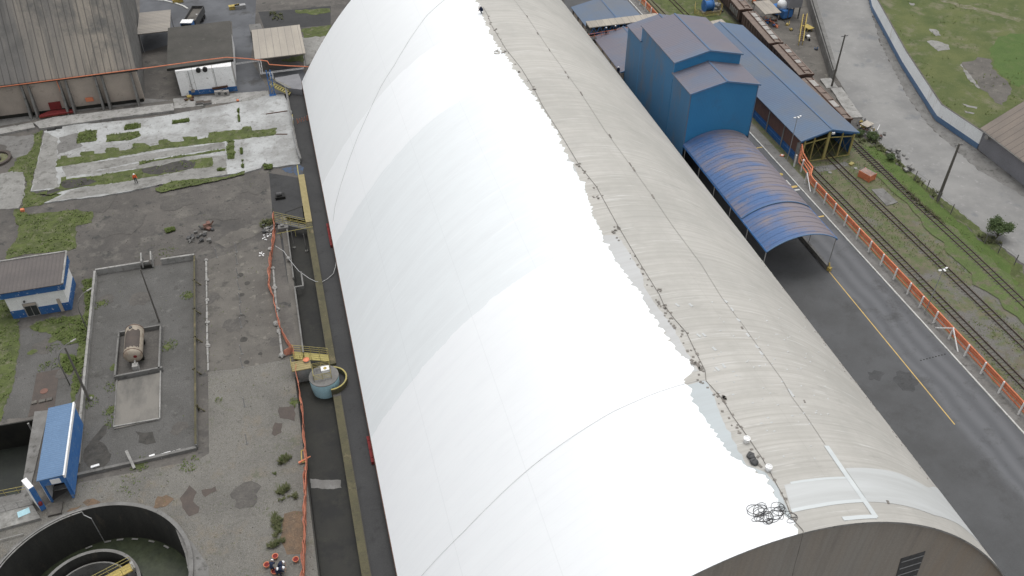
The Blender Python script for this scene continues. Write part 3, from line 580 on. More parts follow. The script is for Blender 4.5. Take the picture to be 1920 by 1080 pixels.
for _ in range(3800):
    if rnd.random() < .6: x, y = rnd.uniform(-44, -6.3), rnd.uniform(50, 155)
    else: x, y = rnd.uniform(77, 92.8), rnd.uniform(42, 115)
    if any(inside((x, y), h) for h in HOLES): continue
    z = .2 if (x < -1.5 and 130 < y < 153) else .03
    r_ = rnd.choice((.03, .04, .06, .09)); a = rnd.uniform(0, 3)
    m.add([(x+r_*cos(a), y+r_*sin(a), z-.02), (x-r_*sin(a), y+r_*cos(a)*.8, z-.02), (x-r_*cos(a), y-r_*sin(a), z-.02), (x+r_*sin(a), y-r_*cos(a)*.7, z-.02), (x, y, z+r_)], [(0, 1, 4), (1, 2, 4), (2, 3, 4), (3, 0, 4)])
m.build('loose_stones', M['dust'], kind='stuff')
m = MB()      # ragged dark weeds: by the orange net, along the road edge and round the scrap
for pts, n in [(Z9((790, 380), (900, 310), (910, 350), (850, 400)), 150), (Z9((750, 470), (970, 390), (980, 420), (900, 470), (780, 490)), 200), (Z9((770, 580), (840, 530), (910, 545), (850, 600), (840, 720), (790, 760), (770, 650)), 300), (Z9((720, 830), (860, 770), (880, 790), (760, 850)), 120),
               (Z9((800, 150), (870, 60), (940, 80), (880, 130)), 120), (Z9((740, 230), (800, 210), (790, 280), (750, 290)), 60), (ZB((570, 110), (620, 45), (690, 60), (680, 120), (640, 150)), 200),
               (ZR((30, 200), (200, 230), (330, 400), (640, 640), (600, 670), (400, 500), (200, 330), (40, 270)), 900), (ZR((330, 560), (480, 680), (700, 880), (860, 1000), (820, 1000), (640, 850), (440, 690)), 500), (ZR((900, 930), (1000, 940), (1080, 1000), (950, 990)), 160), (Z2((1300, 120), (1200, 100), (1180, 160), (1330, 190)), 120)]:
    P = gp(pts); tufts(m, P, n, .02, .2, .5)
m.build('weeds', M['weed_leaf'], kind='stuff')
sheet('grass_strip', gp(Z2((1410, 85), (1710, 70), (1710, 105), (1560, 125), (1420, 110))), .04, M['grass'], kind='stuff', rough=.3, seed=81, extra=[gp(Z2((1470, 250), (1710, 210), (1690, 300), (1480, 320))), gp(Z2((1290, 510), (1480, 460), (1480, 520), (1300, 520))), gp([(1180, -40), (1290, -40), (1330, 20), (1420, 70), (1390, 60), (1300, 40), (1250, 20)])])

# ================================================================== the vaulted warehouse
VX, VZ, VR, VK = 30.144, -692.74, 113.13, .1577
X0, X1, YN, YF = 1.45, 58.84, 29.8, 154.4
def vz(x): return VZ+sqrt(max(0, VR*VR-(x-VX)**2))/VK
def RP(px, py):         # where a sight line meets the vault
    d = ray(px, py); f = lambda t: CH+d.z*t-vz(d.x*t)
    lo = 0; st = 50/abs(d.z); t = st/50
    while t < st*2 and f(t) > 0: lo = t; t += st/100
    hi = t
    for _ in range(40):
        mid = (lo+hi)/2
        if f(mid) > 0: lo = mid
        else: hi = mid
    return Vector((d.x*hi, d.y*hi, vz(d.x*hi)))
def vn(x):
    s = (vz(x+.05)-vz(x-.05))/.1; return Vector((-s, 0, 1)).normalized()
WH = thing('vaulted_warehouse', 'huge arched warehouse with half its roof freshly coated white and half bare beige cladding', 'warehouse', (VX, YN, 0))
edge = [RP(*p) for p in [(893, 1), (905, 30), (925, 75), (945, 100), (968, 135), (990, 165), (1015, 200), (1040, 240), (1058, 278), (1066, 300), (1080, 320), (1100, 360), (1112, 405), (1130, 440), (1155, 490), (1190, 535), (1205, 555), (1225, 590), (1240, 615), (1262, 648), (1285, 670), (1305, 697), (1283, 712), (1300, 750), (1320, 780), (1345, 815), (1375, 855), (1410, 878), (1440, 900), (1455, 935), (1480, 975), (1494, 994)]]
EY = sorted([(p.y, p.x) for p in edge])
prim = sorted([(p.y, p.x) for p in [RP(*q) for q in [(1062, 292), (1068, 300), (1080, 318), (1117, 405), (1130, 441), (1157, 441), (1178, 471), (1204, 515), (1209, 540), (1229, 571), (1251, 598), (1267, 622), (1273, 635), (1295, 673), (1309, 695), (1316, 706), (1324, 715), (1338, 740), (1351, 780), (1372, 819), (1399, 872), (1435, 885), (1458, 913), (1474, 949), (1491, 994)]]])
def lerp(tab, y):
    if y <= tab[0][0]: return tab[0][1]
    for (a, b), (c, d) in zip(tab, tab[1:]):
        if y <= c: return b+(d-b)*(y-a)/max(1e-6, c-a)
    return tab[-1][1]
def wedge(y):
    fy = (y/1.02) % 1.0; j = .45*noise.noise(Vector((0, y*.7, 1)))+.3*noise.noise(Vector((0, y*2.6, 5)))+(.1+.55*abs(noise.noise(Vector((7, math.floor(y/1.02)*1.37, 0)))))*(.5-fy)*1.3
    return lerp(EY, y)+j
def rowstrip(m, ys, fl, fr, nc, dz=0):
    """sheet over the vault between two edges given as functions of y"""
    base = len(m.v)
    for y in ys:
        a, b = fl(y), fr(y)
        for i in range(nc+1):
            x = a+(b-a)*i/nc; m.v.append(Vector((x, y, vz(x)))+vn(x)*dz)
    n = nc+1
    for j in range(len(ys)-1):
        for i in range(nc):
            a = base+j*n+i; m.f.append((a, a+1, a+n+1, a+n)); m.m.append(0)
    return m
ys = [YN+(YF-YN)*i/960 for i in range(961)]
m = MB(); rowstrip(m, ys, lambda y: X0, wedge, 30); m.build('white_coating', M['coat'], WH, smooth=True)
m = MB(); rowstrip(m, ys, wedge, lambda y: X1, 34); m.build('bare_cladding', M['bare'], WH, smooth=True)
def primer(y0, y1, w=1.0):
    m = MB(); rr = [y0+(y1-y0)*i/max(2, int((y1-y0)/.25)) for i in range(max(2, int((y1-y0)/.25))+1)]
    rowstrip(m, rr, lambda y: wedge(y)-.02, lambda y: max(wedge(y)+.02, lerp(prim, y)+.18*noise.noise(Vector((9, y*1.7, 0)))), 5, .012); return m
for y0, y1, pm in ((RP(1491, 994).y, RP(1324, 713).y, 'primer'), (RP(1309, 695).y, RP(1135, 441).y, 'grey_primer'), (RP(1085, 325).y, RP(1062, 292).y, 'grey_primer')):
    primer(y0, y1).build('primer_strip', M[pm], WH, smooth=True)
def roofpatch(m, pts, dz, step=.6):
    """conforming patch: polygon given in roof plan (x,y), cut in columns"""
    P = [Vector(p) for p in pts]; x0 = min(p.x for p in P); x1 = max(p.x for p in P); n = max(2, int((x1-x0)/step)); base = len(m.v)
    for i in range(n+1):
        x = x0+(x1-x0)*min(max(i/n, .002), .998); hit = []
        for a, b in zip(P, P[1:]+P[:1]):
            if (a.x > x) != (b.x > x): hit.append(a.y+(b.y-a.y)*(x-a.x)/(b.x-a.x))
        for y in (min(hit), max(hit)): m.v.append(Vector((x, y, vz(x)))+vn(x)*dz)
    for i in range(n): a = base+2*i; m.f.append((a, a+2, a+3, a+1)); m.m.append(0)
def rxy(pts): return [RP(*p).xy for p in pts]
m = MB()
roofpatch(m, rxy([(1464, 912), (1495, 903), (1530, 898), (1592, 895), (1626, 938), (1560, 947), (1484, 958)]), .02)
a = RP(1584, 878); b = RP(1680, 886); c = RP(1790, 953); d = RP(1800, 985); e = RP(1690, 947); f = RP(1626, 941)
roofpatch(m, [a.xy, b.xy, RP(1740, 915).xy, c.xy, (c.x+2, c.y+.2), (c.x+2, d.y), d.xy, RP(1750, 966).xy, e.xy, f.xy], .022)
m.build('test_patch', M['pale_primer'], WH, smooth=True)
def roofline(pts, off=.03, step=.8):
    R = [RP(*p) for p in pts]; out = []
    for a, b in zip(R, R[1:]):
        n = max(1, int((b-a).length/step))
        for i in range(n): x = a.x+(b.x-a.x)*i/n; y = a.y+(b.y-a.y)*i/n; out.append(Vector((x, y, vz(x)))+vn(x)*off)
    x, y = R[-1].x, R[-1].y; out.append(Vector((x, y, vz(x)))+vn(x)*off); return out
def roofband(m, pts, w, dz):
    L = roofline(pts, 0); base = len(m.v)
    for i, p in enumerate(L):
        d = (L[min(i+1, len(L)-1)]-L[max(i-1, 0)]); s = Vector((-d.y, d.x)).normalized()*w/2
        for k in (-1, 1): x = p.x+k*s.x; m.v.append(Vector((x, p.y+k*s.y, vz(x)))+vn(x)*dz)
    for i in range(len(L)-1): a = base+2*i; m.f.append((a+1, a, a+2, a+3)); m.m.append(0)
m = MB()
roofband(m, [(1549, 836), (1582, 884), (1613, 928), (1642, 970)], .5, .035); roofband(m, [(1580, 973), (1612, 970), (1643, 969)], .35, .04)
roofband(m, [(1484, 958), (1530, 949), (1620, 939)], .3, .032); roofband(m, [(1482, 906), (1530, 899), (1590, 896)], .2, .032)
m.build('sealer_strip', M['sealer'], WH, smooth=True)
SEAM = [(964, 0), (988, 31), (1030, 94), (1060, 135), (1090, 176), (1133, 243), (1182, 310), (1224, 369), (1261, 424), (1314, 495), (1353, 558), (1391, 607), (1422, 651), (1467, 713), (1484, 744), (1511, 780), (1547, 834)]
m = MB(); roofband(m, SEAM, .035, .03); m.build('sheet_joint', M['grime'], WH)
rn = random.Random(3)
m = MB()
S = [RP(*p) for p in SEAM[1:-3]]
for p in [(988, 31), (1008, 63), (1030, 94), (1060, 136), (1065, 145), (1090, 176), (1144, 256), (1182, 309), (1188, 318), (1224, 369), (1391, 615), (1508, 753), (1664, 942)]:
    q = RP(*p); u = vn(q.x); L = rn.uniform(.5, 1.0) if p[0] < 1390 else .3; m.bar((q.x-.02*L, q.y-L*.5, vz(q.x)+.04), (q.x+.05, q.y+L*.5, vz(q.x)+.04), rn.uniform(.1, .22), .05)
CR = [(906, 14), (914, 28), (922, 48), (949, 93), (977, 128), (1003, 170), (1018, 200), (1053, 255), (1086, 310), (1118, 350), (1157, 421), (1204, 501), (1237, 554), (1244, 571), (1264, 598), (1287, 624), (1304, 660), (1322, 695), (1324, 715), (1355, 749), (1373, 780), (1405, 824), (1431, 863), (1460, 916), (1472, 938), (1485, 972), (1506, 996)]
for i in range(150):
    k = rn.randrange(1, len(CR)-1); a, b = CR[k-1], CR[k]; t = rn.random(); q = RP(a[0]+(b[0]-a[0])*t-rn.uniform(-3, 16), a[1]+(b[1]-a[1])*t)
    if q.x < wedge(q.y)+.5: continue
    r_ = rn.uniform(.05, .14); m.cbox((q.x, q.y, vz(q.x)-.02), r_*2, r_*1.6, .05, rn.uniform(0, 3))
for p in [(945, 98), (975, 136), (1000, 168), (1117, 370), (1157, 428), (1152, 434), (1247, 575), (1306, 683), (1310, 688), (1300, 680), (1356, 752), (1354, 747), (1086, 310), (1236, 543), (930, 56)]:
    q = RP(*p)
    for j in range(4): m.cbox((q.x+rn.uniform(-.25, .25), q.y+rn.uniform(-.3, .3), vz(q.x)-.05), rn.uniform(.15, .4), rn.uniform(.1, .3), .1, rn.uniform(0, 3))
for i in range(190):
    x = 53+rn.uniform(-3.4, 3.4) if i % 2 else 56.3+rn.uniform(-.2, .2); y = rn.uniform(38, 75); m.cbox((x, y, vz(x)-.1), .09, .16, .13, 0)
m.build('dark_marks', M['grime'], WH, kind='stuff')
m = MB()
for _ in range(120):
    px = rn.uniform(1290, 1570); py = rn.uniform(560, 860); q = RP(px, py)
    if q.x < wedge(q.y)+2.2: continue
    m.cbox((q.x, q.y, vz(q.x)-.03), rn.uniform(.08, .24), rn.uniform(.08, .16), .05, 0)
for p in [(1360, 565), (1372, 580), (1384, 600), (1402, 628), (1419, 650), (1427, 662), (1485, 740), (1480, 733), (1310, 629), (1320, 628), (1339, 654), (1345, 692), (1357, 686), (1295, 572), (1270, 572)]:
    q = RP(*p); m.cbox((q.x, q.y, vz(q.x)-.03), .22, .5, .06, rn.uniform(0, .5))
m.build('sealed_spots', M['pale_primer'], WH, kind='stuff')
# gable walls, side walls
def arch(y, n=60, drop=0): return [(X0+(X1-X0)*i/n, y, vz(X0+(X1-X0)*i/n)-drop) for i in range(n+1)]
for nm, y0, y1 in (('gable_wall', YN+.35, YN+.6), ('gable_wall', YF-.6, YF-.35)):
    m = MB(); A = arch(y0, drop=.05); B = arch(y1, drop=.05); n = len(A)
    for i in range(n-1):
        a, b, c, d = A[i], A[i+1], B[i+1], B[i]
        m.add([(a[0], a[1], 0), (b[0], b[1], 0), (c[0], c[1], 0), (d[0], d[1], 0), a, b, c, d], [(0, 1, 5, 4), (2, 3, 7, 6), (4, 5, 6, 7)])
    m.build(nm, M['gable'], WH)
for yy, y2 in ((YN, YN+.34), (YF, YF-.34)):   # the cut end of the roof shell
    n = 60; m = MB()
    for i in range(n):
        a, b = X0+(X1-X0)*i/n, X0+(X1-X0)*(i+1)/n
        m.add([(a, yy, vz(a)-.22), (b, yy, vz(b)-.22), (b, yy, vz(b)-.005), (a, yy, vz(a)-.005), (a, y2, vz(a)-.22), (b, y2, vz(b)-.22)], [(0, 1, 2, 3) if yy < 90 else (3, 2, 1, 0), (0, 4, 5, 1)])
    m.build('edge_trim', M['light_con'], WH)
m = MB(); m.box(X0+.12, YN+.5, 0, X0+.35, YF-.5, 1.2); m.build('side_wall', M['tan_wall'], WH)
m = MB(); m.box(X1-.3, YN+.5, 0, X1-.1, YF-.5, 1.2); m.build('side_wall', M['tan_wall'], WH)
m = MB(); m.tube([(X0-.03, YN, vz(X0)-.02), (X0-.03, YF, vz(X0)-.02)], .06, 6); m.build('eave_edge', M['rust'], WH)
m = MB(); y = YN+.35
W = [PY(*p, y) for p in [(1689, 1047), (1735, 1033), (1712, 1095), (1672, 1108)]]
m.add([(p.x, y-.04, p.z) for p in W]+[(p.x, y+.02, p.z) for p in W], [(0, 3, 2, 1), (0, 1, 5, 4), (1, 2, 6, 5), (2, 3, 7, 6), (3, 0, 4, 7)]); m.build('gable_opening', M['dark_metal'], WH)
m = MB()
for i in range(5): 
    a = W[0].lerp(W[3], (i+.5)/5); b = W[1].lerp(W[2], (i+.5)/5); m.bar((a.x+.1, y-.09, a.z), (b.x-.1, y-.09, b.z), .05, .07)
m.build('louvre', M['grey_metal'], WH)
for i, (pa, pb) in enumerate([((612, 420), (624, 460)), ((693, 818), (704, 866))]):
    a = G(*pa, .4); b = G(*pb, .4)
    m = MB(); m.box(X0-.42, b.y, .03, X0+.05, a.y, .5); 
    for k in range(3): yy = b.y+(a.y-b.y)*(k+.5)/3; m.box(X0-.4, yy-.05, .5, X0, yy+.05, .56)
    o = m.build('red_wall_box', M['red']); props(o, 'red steel box against the arched warehouse beside the ' + ('small bluish tank' if i else 'footbridge over the channel'), 'box', 'red boxes along the white roof edge')

# ropes on the roof
def rope(pts, r, mat, name, label, extra=None):
    m = MB(); L = roofline(pts, r+.03)
    if extra: L += extra
    m.tube(L, r, 5); return props(m.build(name, mat), label, 'rope')
g1 = PY(1506, 1000, YN-.08)
rope(CR, .024, M['grime'], 'safety_rope', 'long dark safety rope lying along the crest of the arched roof and over its end',
     [Vector((g1.x, YN-.08, vz(g1.x)+.02)), PY(1502, 1015, YN-.08), PY(1497, 1035, YN-.08), PY(1490, 1060, YN-.08), PY(1482, 1095, YN-.08)])
rope([(791, 1080), (830, 1037), (870, 997), (910, 956), (950, 917), (1000, 873), (1048, 837), (1100, 802), (1150, 772), (1190, 754), (1220, 741), (1270, 724), (1324, 712)], .013, M['thin_rope'], 'thin_rope', 'thin pale rope curving across the white roof from the crest to the near left', None)
rope([(838, -3), (800, 30), (765, 80), (740, 122), (715, 162), (700, 193), (690, 215), (672, 255), (655, 300), (640, 345), (629, 385), (625, 415)], .02, M['thin_rope'], 'thin_rope', 'thin grey rope running down the far part of the white roof', None)
m = MB(); c0 = RP(1455, 963); rr = random.Random(11)
for k in range(9):        # one long rope wandering in overlapping loops
    cx, cy = c0.x+rr.uniform(-1.3, 1.5), c0.y+rr.uniform(-.8, .8); P = []; ra = rr.uniform(.25, .7)
    for i in range(44):
        a = 2*pi*i/15; q_ = 1+.5*noise.noise(Vector((i*.21, k*3.1, 0))); x = cx+ra*cos(a)*q_+.7*noise.noise(Vector((i*.07, k, 4))); y = cy+ra*.7*sin(a)*q_+.6*noise.noise(Vector((i*.07, k, 9)))
        P.append(Vector((x, y, vz(x)+.03+.05*abs(noise.noise(Vector((i*.3, k, 2)))))))
    m.tube(P, .017, 5)
props(m.build('rope_coil', M['black_rope']), 'tangled heap of loose rope loops on the white paint near the roof end', 'rope')
for i, (p, lb) in enumerate([((1399, 828), 'white paint bucket on the roof crest, farther from the rope heap'), ((1440, 881), 'white paint bucket on the roof crest, nearer to the rope heap')]):
    q = RP(*p); t = thing('paint_bucket', lb, 'bucket', (q.x, q.y, vz(q.x)-.03), 'white paint buckets on the roof crest')
    m = MB(); m.lathe((q.x, q.y, vz(q.x)-.03), [(.2, 0), (.26, .42), (.28, .42), (.28, .46), (.22, .46), (.2, .4)], 14, cap=True); m.build('pail', M['white'], t)
    m = MB(); m.tube([(q.x+.27*cos(a), q.y-.1*sin(a)-.05, vz(q.x)+.36+.12*sin(a)) for a in [pi*k/8 for k in range(9)]], .012, 4); m.build('handle', M['grey_metal'], t)
for i, (p, lb) in enumerate([((1408, 856), 'dark tool bag lying on the grey primer beside the crest rope, upper one'), ((1413, 867), 'dark tool bag lying on the grey primer beside the crest rope, lower one')]):
    q = RP(*p); t = thing('tool_bag', lb, 'bag', (q.x, q.y, vz(q.x)), 'dark bags beside the crest rope')
    m = MB(); m.blob((q.x, q.y, vz(q.x)+.12), .35, i, 2, .5, amp=.5); m.build('sack', M['dark_metal'], t, smooth=True)
    m = MB(); m.tube([(q.x-.2+.4*k/6, q.y, vz(q.x)+.24+.1*sin(pi*k/6)) for k in range(7)], .02, 4); m.build('strap', M['black_rope'], t)
q = RP(935, 97); o = MB()
for k in range(6): o.cbox((q.x+rr.uniform(-.9, .9), q.y+rr.uniform(-.5, .5), vz(q.x)-.05), rr.uniform(.4, .9), rr.uniform(.15, .35), .09, rr.uniform(0, 3))
props(o.build('paint_rag', M['bare']), 'crumpled beige rags lying on the white paint near the crest', 'rags')

# ================================================================== blue buildings on the right
def gable_box(t, x0, x1, y0, y1, ze, zr, wall, wallx, roof, ov=.25, th=.14, zb=0, wname='wall', front_zb=None, gable_front=True):
    xm = (x0+x1)/2; i = .1
    fz = zb if front_zb is None else front_zb
    m = MB(); m.box(x0, y0+i, zb, x0+i, y1-i, ze); m.build(wname, wall, t)
    m = MB(); m.box(x1-i, y0+i, zb, x1, y1-i, ze); m.build(wname, wall, t)
    for yy, z_ in ((y0, fz), (y1-i, zb)):
        if yy == y0 and not gable_front: continue
        m = MB(); m.add([(x0, yy, z_), (x1, yy, z_), (x1, yy, ze), (xm, yy, zr), (x0, yy, ze), (x0, yy+i, z_), (x1, yy+i, z_), (x1, yy+i, ze), (xm, yy+i, zr), (x0, yy+i, ze)],
                        [(0, 1, 2, 3, 4), (9, 8, 7, 6, 5), (1, 0, 5, 6), (2, 1, 6, 7), (3, 2, 7, 8), (4, 3, 8, 9), (0, 4, 9, 5)]); m.build(wname, wallx, t)
    r = MB(); s = (zr-ze)/((x1-x0)/2)
    r.slab([(x0-ov, y0-ov, ze-ov*s+th), (xm, y0-ov, zr+th), (xm, y1+ov, zr+th), (x0-ov, y1+ov, ze-ov*s+th)], th)
    r.slab([(xm, y0-ov, zr+th), (x1+ov, y0-ov, ze-ov*s+th), (x1+ov, y1+ov, ze-ov*s+th), (xm, y1+ov, zr+th)], th)
    rf = r.build('roof', roof, t)
    r = MB(); r.bar((xm, y0-ov-.02, zr+th+.03), (xm, y1+ov+.02, zr+th+.03), .28, .06); r.build('ridge_cap', M['cap_blue'] if 'blue' in roof.name else M['con'], rf)
    r = MB()
    for a, b in (((x0-ov, ze-ov*s), (xm, zr)), ((xm, zr), (x1+ov, ze-ov*s))):
        r.bar((a[0], y0-ov-.06, a[1]+.06), (b[0], y0-ov-.06, b[1]+.06), .1, .24)
    r.build('verge_trim', M['bright_blue'] if 'blue' in roof.name else M['con'], rf)
    return rf
TW = thing('blue_tower', 'tall blue clad unloading building with three stepped gabled roofs beside the arched warehouse', 'building', (63.5, 109, 0))
gable_box(TW, 57.9, 69.2, 109.0, 115.7, 14.5, 15.8, M['blue_clad'], M['blue_clad_x'], M['blue_roof'], front_zb=5.4)
gable_box(TW, 57.9, 69.2, 115.7, 129.3, 16.4, 17.7, M['blue_clad'], M['blue_clad_x'], M['blue_roof'], zb=.0, front_zb=13.5)
gable_box(TW, 57.9, 69.2, 129.3, 135.3, 13.8, 15.1, M['blue_clad'], M['blue_clad_x'], M['blue_roof'])
m = MB(); m.box(57.86, 108.96, 5.2, 58.0, 109.12, 14.5); m.build('corner_trim', M['cap_blue'], TW); m = MB(); m.box(69.12, 108.96, 3.8, 69.24, 109.12, 14.5); m.build('corner_trim', M['cap_blue'], TW)
m = MB(); m.box(57.78, 109.1, 0, 57.88, 135.2, 1.6); m.build('plinth', M['tan_wall'], TW)
# curved canopy over the road
CN = thing('vaulted_canopy', 'long blue barrel-roofed canopy over the road in front of the tall blue building', 'canopy', (63.1, 80.9, 0))
cx0, cx1, ce, rise = 57.8, 68.5, 5.5, 1.75
hw = (cx1-cx0)/2; Rc = (hw*hw+rise*rise)/2/rise
def cz(x): return ce+sqrt(Rc*Rc-(x-(cx0+cx1)/2)**2)-(Rc-rise)
def shell(y0, y1, dz, nm):
    m = MB(); n = 28
    for i in range(n):
        a, b = cx0+(cx1-cx0)*i/n, cx0+(cx1-cx0)*(i+1)/n
        ny = max(1, int((y1-y0)/.55))
        for j in range(ny):
            ya, yb = y0+(y1-y0)*j/ny, y0+(y1-y0)*(j+1)/ny; q = .03*(j % 2)
            m.add([(a, ya, cz(a)+dz+q), (b, ya, cz(b)+dz+q), (b, yb, cz(b)+dz+q), (a, yb, cz(a)+dz+q)], [(0, 1, 2, 3)])
        m.add([(a, y0, cz(a)+dz-.12), (b, y0, cz(b)+dz-.12), (b, y1, cz(b)+dz-.12), (a, y1, cz(a)+dz-.12), (a, y0, cz(a)+dz), (b, y0, cz(b)+dz), (b, y1, cz(b)+dz), (a, y1, cz(a)+dz)], [(3, 2, 1, 0), (0, 1, 5, 4), (2, 3, 7, 6)])
    return m.build('roof_shell', M['blue_vault'], CN)
shell(80.9, 88.6, 0, ''); shell(88.6, 108.9, .14, '')
n = 28
for y in (80.88, 88.55):
    m = MB(); m.tube([(cx0+(cx1-cx0)*i/n, y, cz(cx0+(cx1-cx0)*i/n)+(0 if y < 85 else .12)) for i in range(n+1)], .09, 6)
    m.build('arch_trim', M['bright_blue'], CN)
m = MB(); m.bar((cx0, 80.9, ce-.1), (cx0, 108.9, ce-.1), .12, .25); m.bar((cx1, 80.9, ce-.1), (cx1, 108.9, ce-.1), .12, .25); m.build('edge_beam', M['blue_wall'], CN)
for k in range(6):
    y = 81.1+k*5.4
    for x in (cx0+.05, cx1-.05):
        m = MB(); m.tube([(x, y, 0), (x, y, ce)], .07, 8); m.cbox((x, y, 0), .35, .35, .04); m.build('post', M['grey_metal'], CN)
    if k: m = MB(); m.bar((cx0, y, ce-.05), (cx1, y, ce-.05), .08, .1); m.build('tie_beam', M['dark_metal'], CN)
t = thing('post_guard', 'yellow striped guard around the near right canopy post', 'guard', (68.5, 80.6, 0))
m = MB(); m.cbox((68.5, 80.7, .03), .5, .5, .55, .4); m.build('block', M['yellow'], t)
m = MB(); m.tube([(68.5, 80.7, .5), (68.45, 81.0, 1.2)], .1, 8); m.build('sleeve', M['yellow'], t)
a = G(1496, 448); m = MB(); m.box(68.15, 81, .02, 68.45, 109, .75); props(m.build('low_wall', M['con']), 'low concrete guard wall under the right edge of the blue canopy', 'wall')
# rear blue sheds and conveyor gallery
for i, (x0, x1, y0, y1, lb) in enumerate([(57.6, 69.4, 153.4, 164.4, 'low blue-roofed shed behind the conveyor gallery, farthest left of the blue roofs'), (57.4, 69.2, 135.6, 150.4, 'low blue-roofed shed squeezed between the arched warehouse and the tall blue building')]):
    t = thing('blue_shed', lb, 'shed', ((x0+x1)/2, y0, 0)); gable_box(t, x0, x1, y0, y1, 5, 6.2, M['tan_wall'], M['tan_wall'], M['blue_roof' if i else 'blue_roof2'])
    m = MB(); m.box(x0-.06, y0+2, .2, x0+.02, y1-2, 1.2); m.build('wall_opening', M['dark'], t)
    for k in range(4):
        yy = y0+1+(y1-y0-2)*k/3; m = MB(); m.box(x0-.18, yy-.15, 0, x0-.02, yy+.15, 4.8); m.build('pilaster', M['con'], t)
t = thing('conveyor_gallery', 'beige-roofed conveyor gallery crossing between the blue sheds', 'conveyor', (63, 151.8, 0))
m = MB(); m.slab([(56.5, 150.7, 6.9), (71, 150.7, 6.9), (71, 153.1, 7.1), (56.5, 153.1, 7.1)], .15); m.build('roof', M['tan_shed'], t)
m = MB(); m.box(56.6, 150.9, 5.4, 70.8, 153.0, 5.6); m.box(56.6, 153.0, 5.6, 70.8, 153.1, 6.9); m.build('deck', M['con'], t)
m = MB()
for k in range(12): x = 56.8+k*1.25; m.bar((x, 150.85, 5.5), (x+.62, 150.85, 6.8), .09); m.bar((x+.62, 150.85, 6.8), (x+1.25, 150.85, 5.5), .09)
m.bar((56.6, 150.85, 5.5), (71, 150.85, 5.5), .14); m.bar((56.6, 150.85, 6.78), (71, 150.85, 6.78), .14); m.build('side_truss', M['blue_wall'], t)
def railing(name, label, pts, h=1.05, mat=None, group=None, rails=2, step=1.6, r=.03, cat='railing', parent=None):
    mat = mat or M['mustard']; pts = [Vector(p) for p in pts]
    t = parent or thing(name, label, cat, pts[0], group)
    for k in range(rails):
        m = MB(); m.tube([p+Vector((0, 0, h*(k+1)/rails)) for p in pts], r, 6); m.build('rail', mat, t)
    for a, b in zip(pts, pts[1:]):
        n = max(1, round((b-a).length/step))
        for i in range(n+1):
            if i == n and b is not pts[-1]: continue
            p = a.lerp(b, i/n); m = MB(); m.tube([p, p+Vector((0, 0, h))], r, 6); m.build('post', mat, t)
    return t
railing('guard_rail', 'orange handrail on the walkway between arched roof and conveyor gallery', [(55.6, 149.2, 5.2), (66, 150.4, 5.2)], mat=M['orange'])
m = MB(); m.box(55.4, 149.1, 5.0, 66, 150.5, 5.18); props(m.build('walkway', M['dark_metal']), 'steel walkway in front of the beige conveyor gallery', 'walkway')
p = PY(1055, 20, 160); t = thing('concrete_column', 'tall pale concrete column rising behind the far edge of the arched warehouse', 'column', (57.5, 172, 0))
m = MB(); m.box(57.0, 171.4, 0, 58.2, 172.4, 14); m.build('shaft', M['light_con'], t); m = MB(); m.box(56.8, 171.2, 0, 58.4, 172.6, .4); m.build('footing', M['con'], t)

# long rail shed
LS = thing('rail_shed', 'long open-ended blue-roofed shed spanning two railway tracks', 'shed', (82.9, 106.8, 0))
xL, xR, y0, y1, ze, zr = 77.9, 87.9, 107.0, 148.6, 4.3, 5.6
gable_box(LS, xL, xR, y0, y1, ze, zr, M['blue_wall'], M['blue_wall'], M['blue_roof2'], ov=.35, gable_front=False, zb=.9)
for k in range(8):
    ya, yb = y0+.2+k*5.15, y0+.2+(k+1)*5.15-.25
    m = MB(); m.box(xL-.06, ya, 1.5, xL-.01, yb, ze-.15); m.build('brick_panel', M['brick'], LS)
    m = MB(); m.box(xL-.2, ya-.2, 0, xL-.02, ya-.02, ze-.1); m.build('wall_post', M['light_con'], LS)
m = MB(); m.box(xL-.08, y0, 0, xL+.1, y1, .9); m.box(xR-.1, y0, 0, xR+.02, y1, .9); m.build('wall_base', M['blue_wall'], LS)
xm = (xL+xR)/2; yf = y0-.12
fz = lambda x: ze+(zr-ze)*(1-abs(x-xm)/(xR-xm))
m = MB()
m.add([(xL, yf, ze-.05), (xm, yf, zr-.05), (xm, yf, zr-.5), (xL, yf, ze-.5), (xL, yf+.08, ze-.05), (xm, yf+.08, zr-.05), (xm, yf+.08, zr-.5), (xL, yf+.08, ze-.5)], [(0, 3, 2, 1), (4, 5, 6, 7), (3, 7, 6, 2)])
m.add([(xm, yf, zr-.05), (xR, yf, ze-.05), (xR, yf, ze-.5), (xm, yf, zr-.5), (xm, yf+.08, zr-.05), (xR, yf+.08, ze-.05), (xR, yf+.08, ze-.5), (xm, yf+.08, zr-.5)], [(0, 3, 2, 1), (4, 5, 6, 7), (3, 7, 6, 2)])
m.build('fascia', M['blue_wall'], LS)
for x, w_ in ((78.5, .28), (80.2, .14), (82.75, .45), (85.3, .14), (87.5, .3)):
    m = MB(); m.box(x-w_/2, yf-.15, 0, x+w_/2, yf+.1, fz(x)-.35); m.build('portal_column', M['mustard'], LS)
m = MB(); m.bar((78.5, yf, 3.5), (82.75, yf, 4.1), .1, .18); m.bar((82.75, yf, 4.1), (87.5, yf, 3.6), .1, .18); m.build('portal_beam', M['mustard'], LS)
for a, b in (((78.6, .1), (80.1, 3.4)), ((80.3, .1), (78.6, 3.4)), ((80.3, .1), (82.6, 3.8)), ((82.6, .1), (80.4, 3.6)), ((83, .1), (85.2, 3.8)), ((85.2, .1), (83, 3.8)), ((85.4, .1), (87.3, 3.5)), ((87.3, .1), (85.4, 3.6))):
    m = MB(); m.bar((a[0], yf+.02, a[1]), (b[0], yf+.02, b[1]), .03); m.build('brace', M['mustard'], LS)
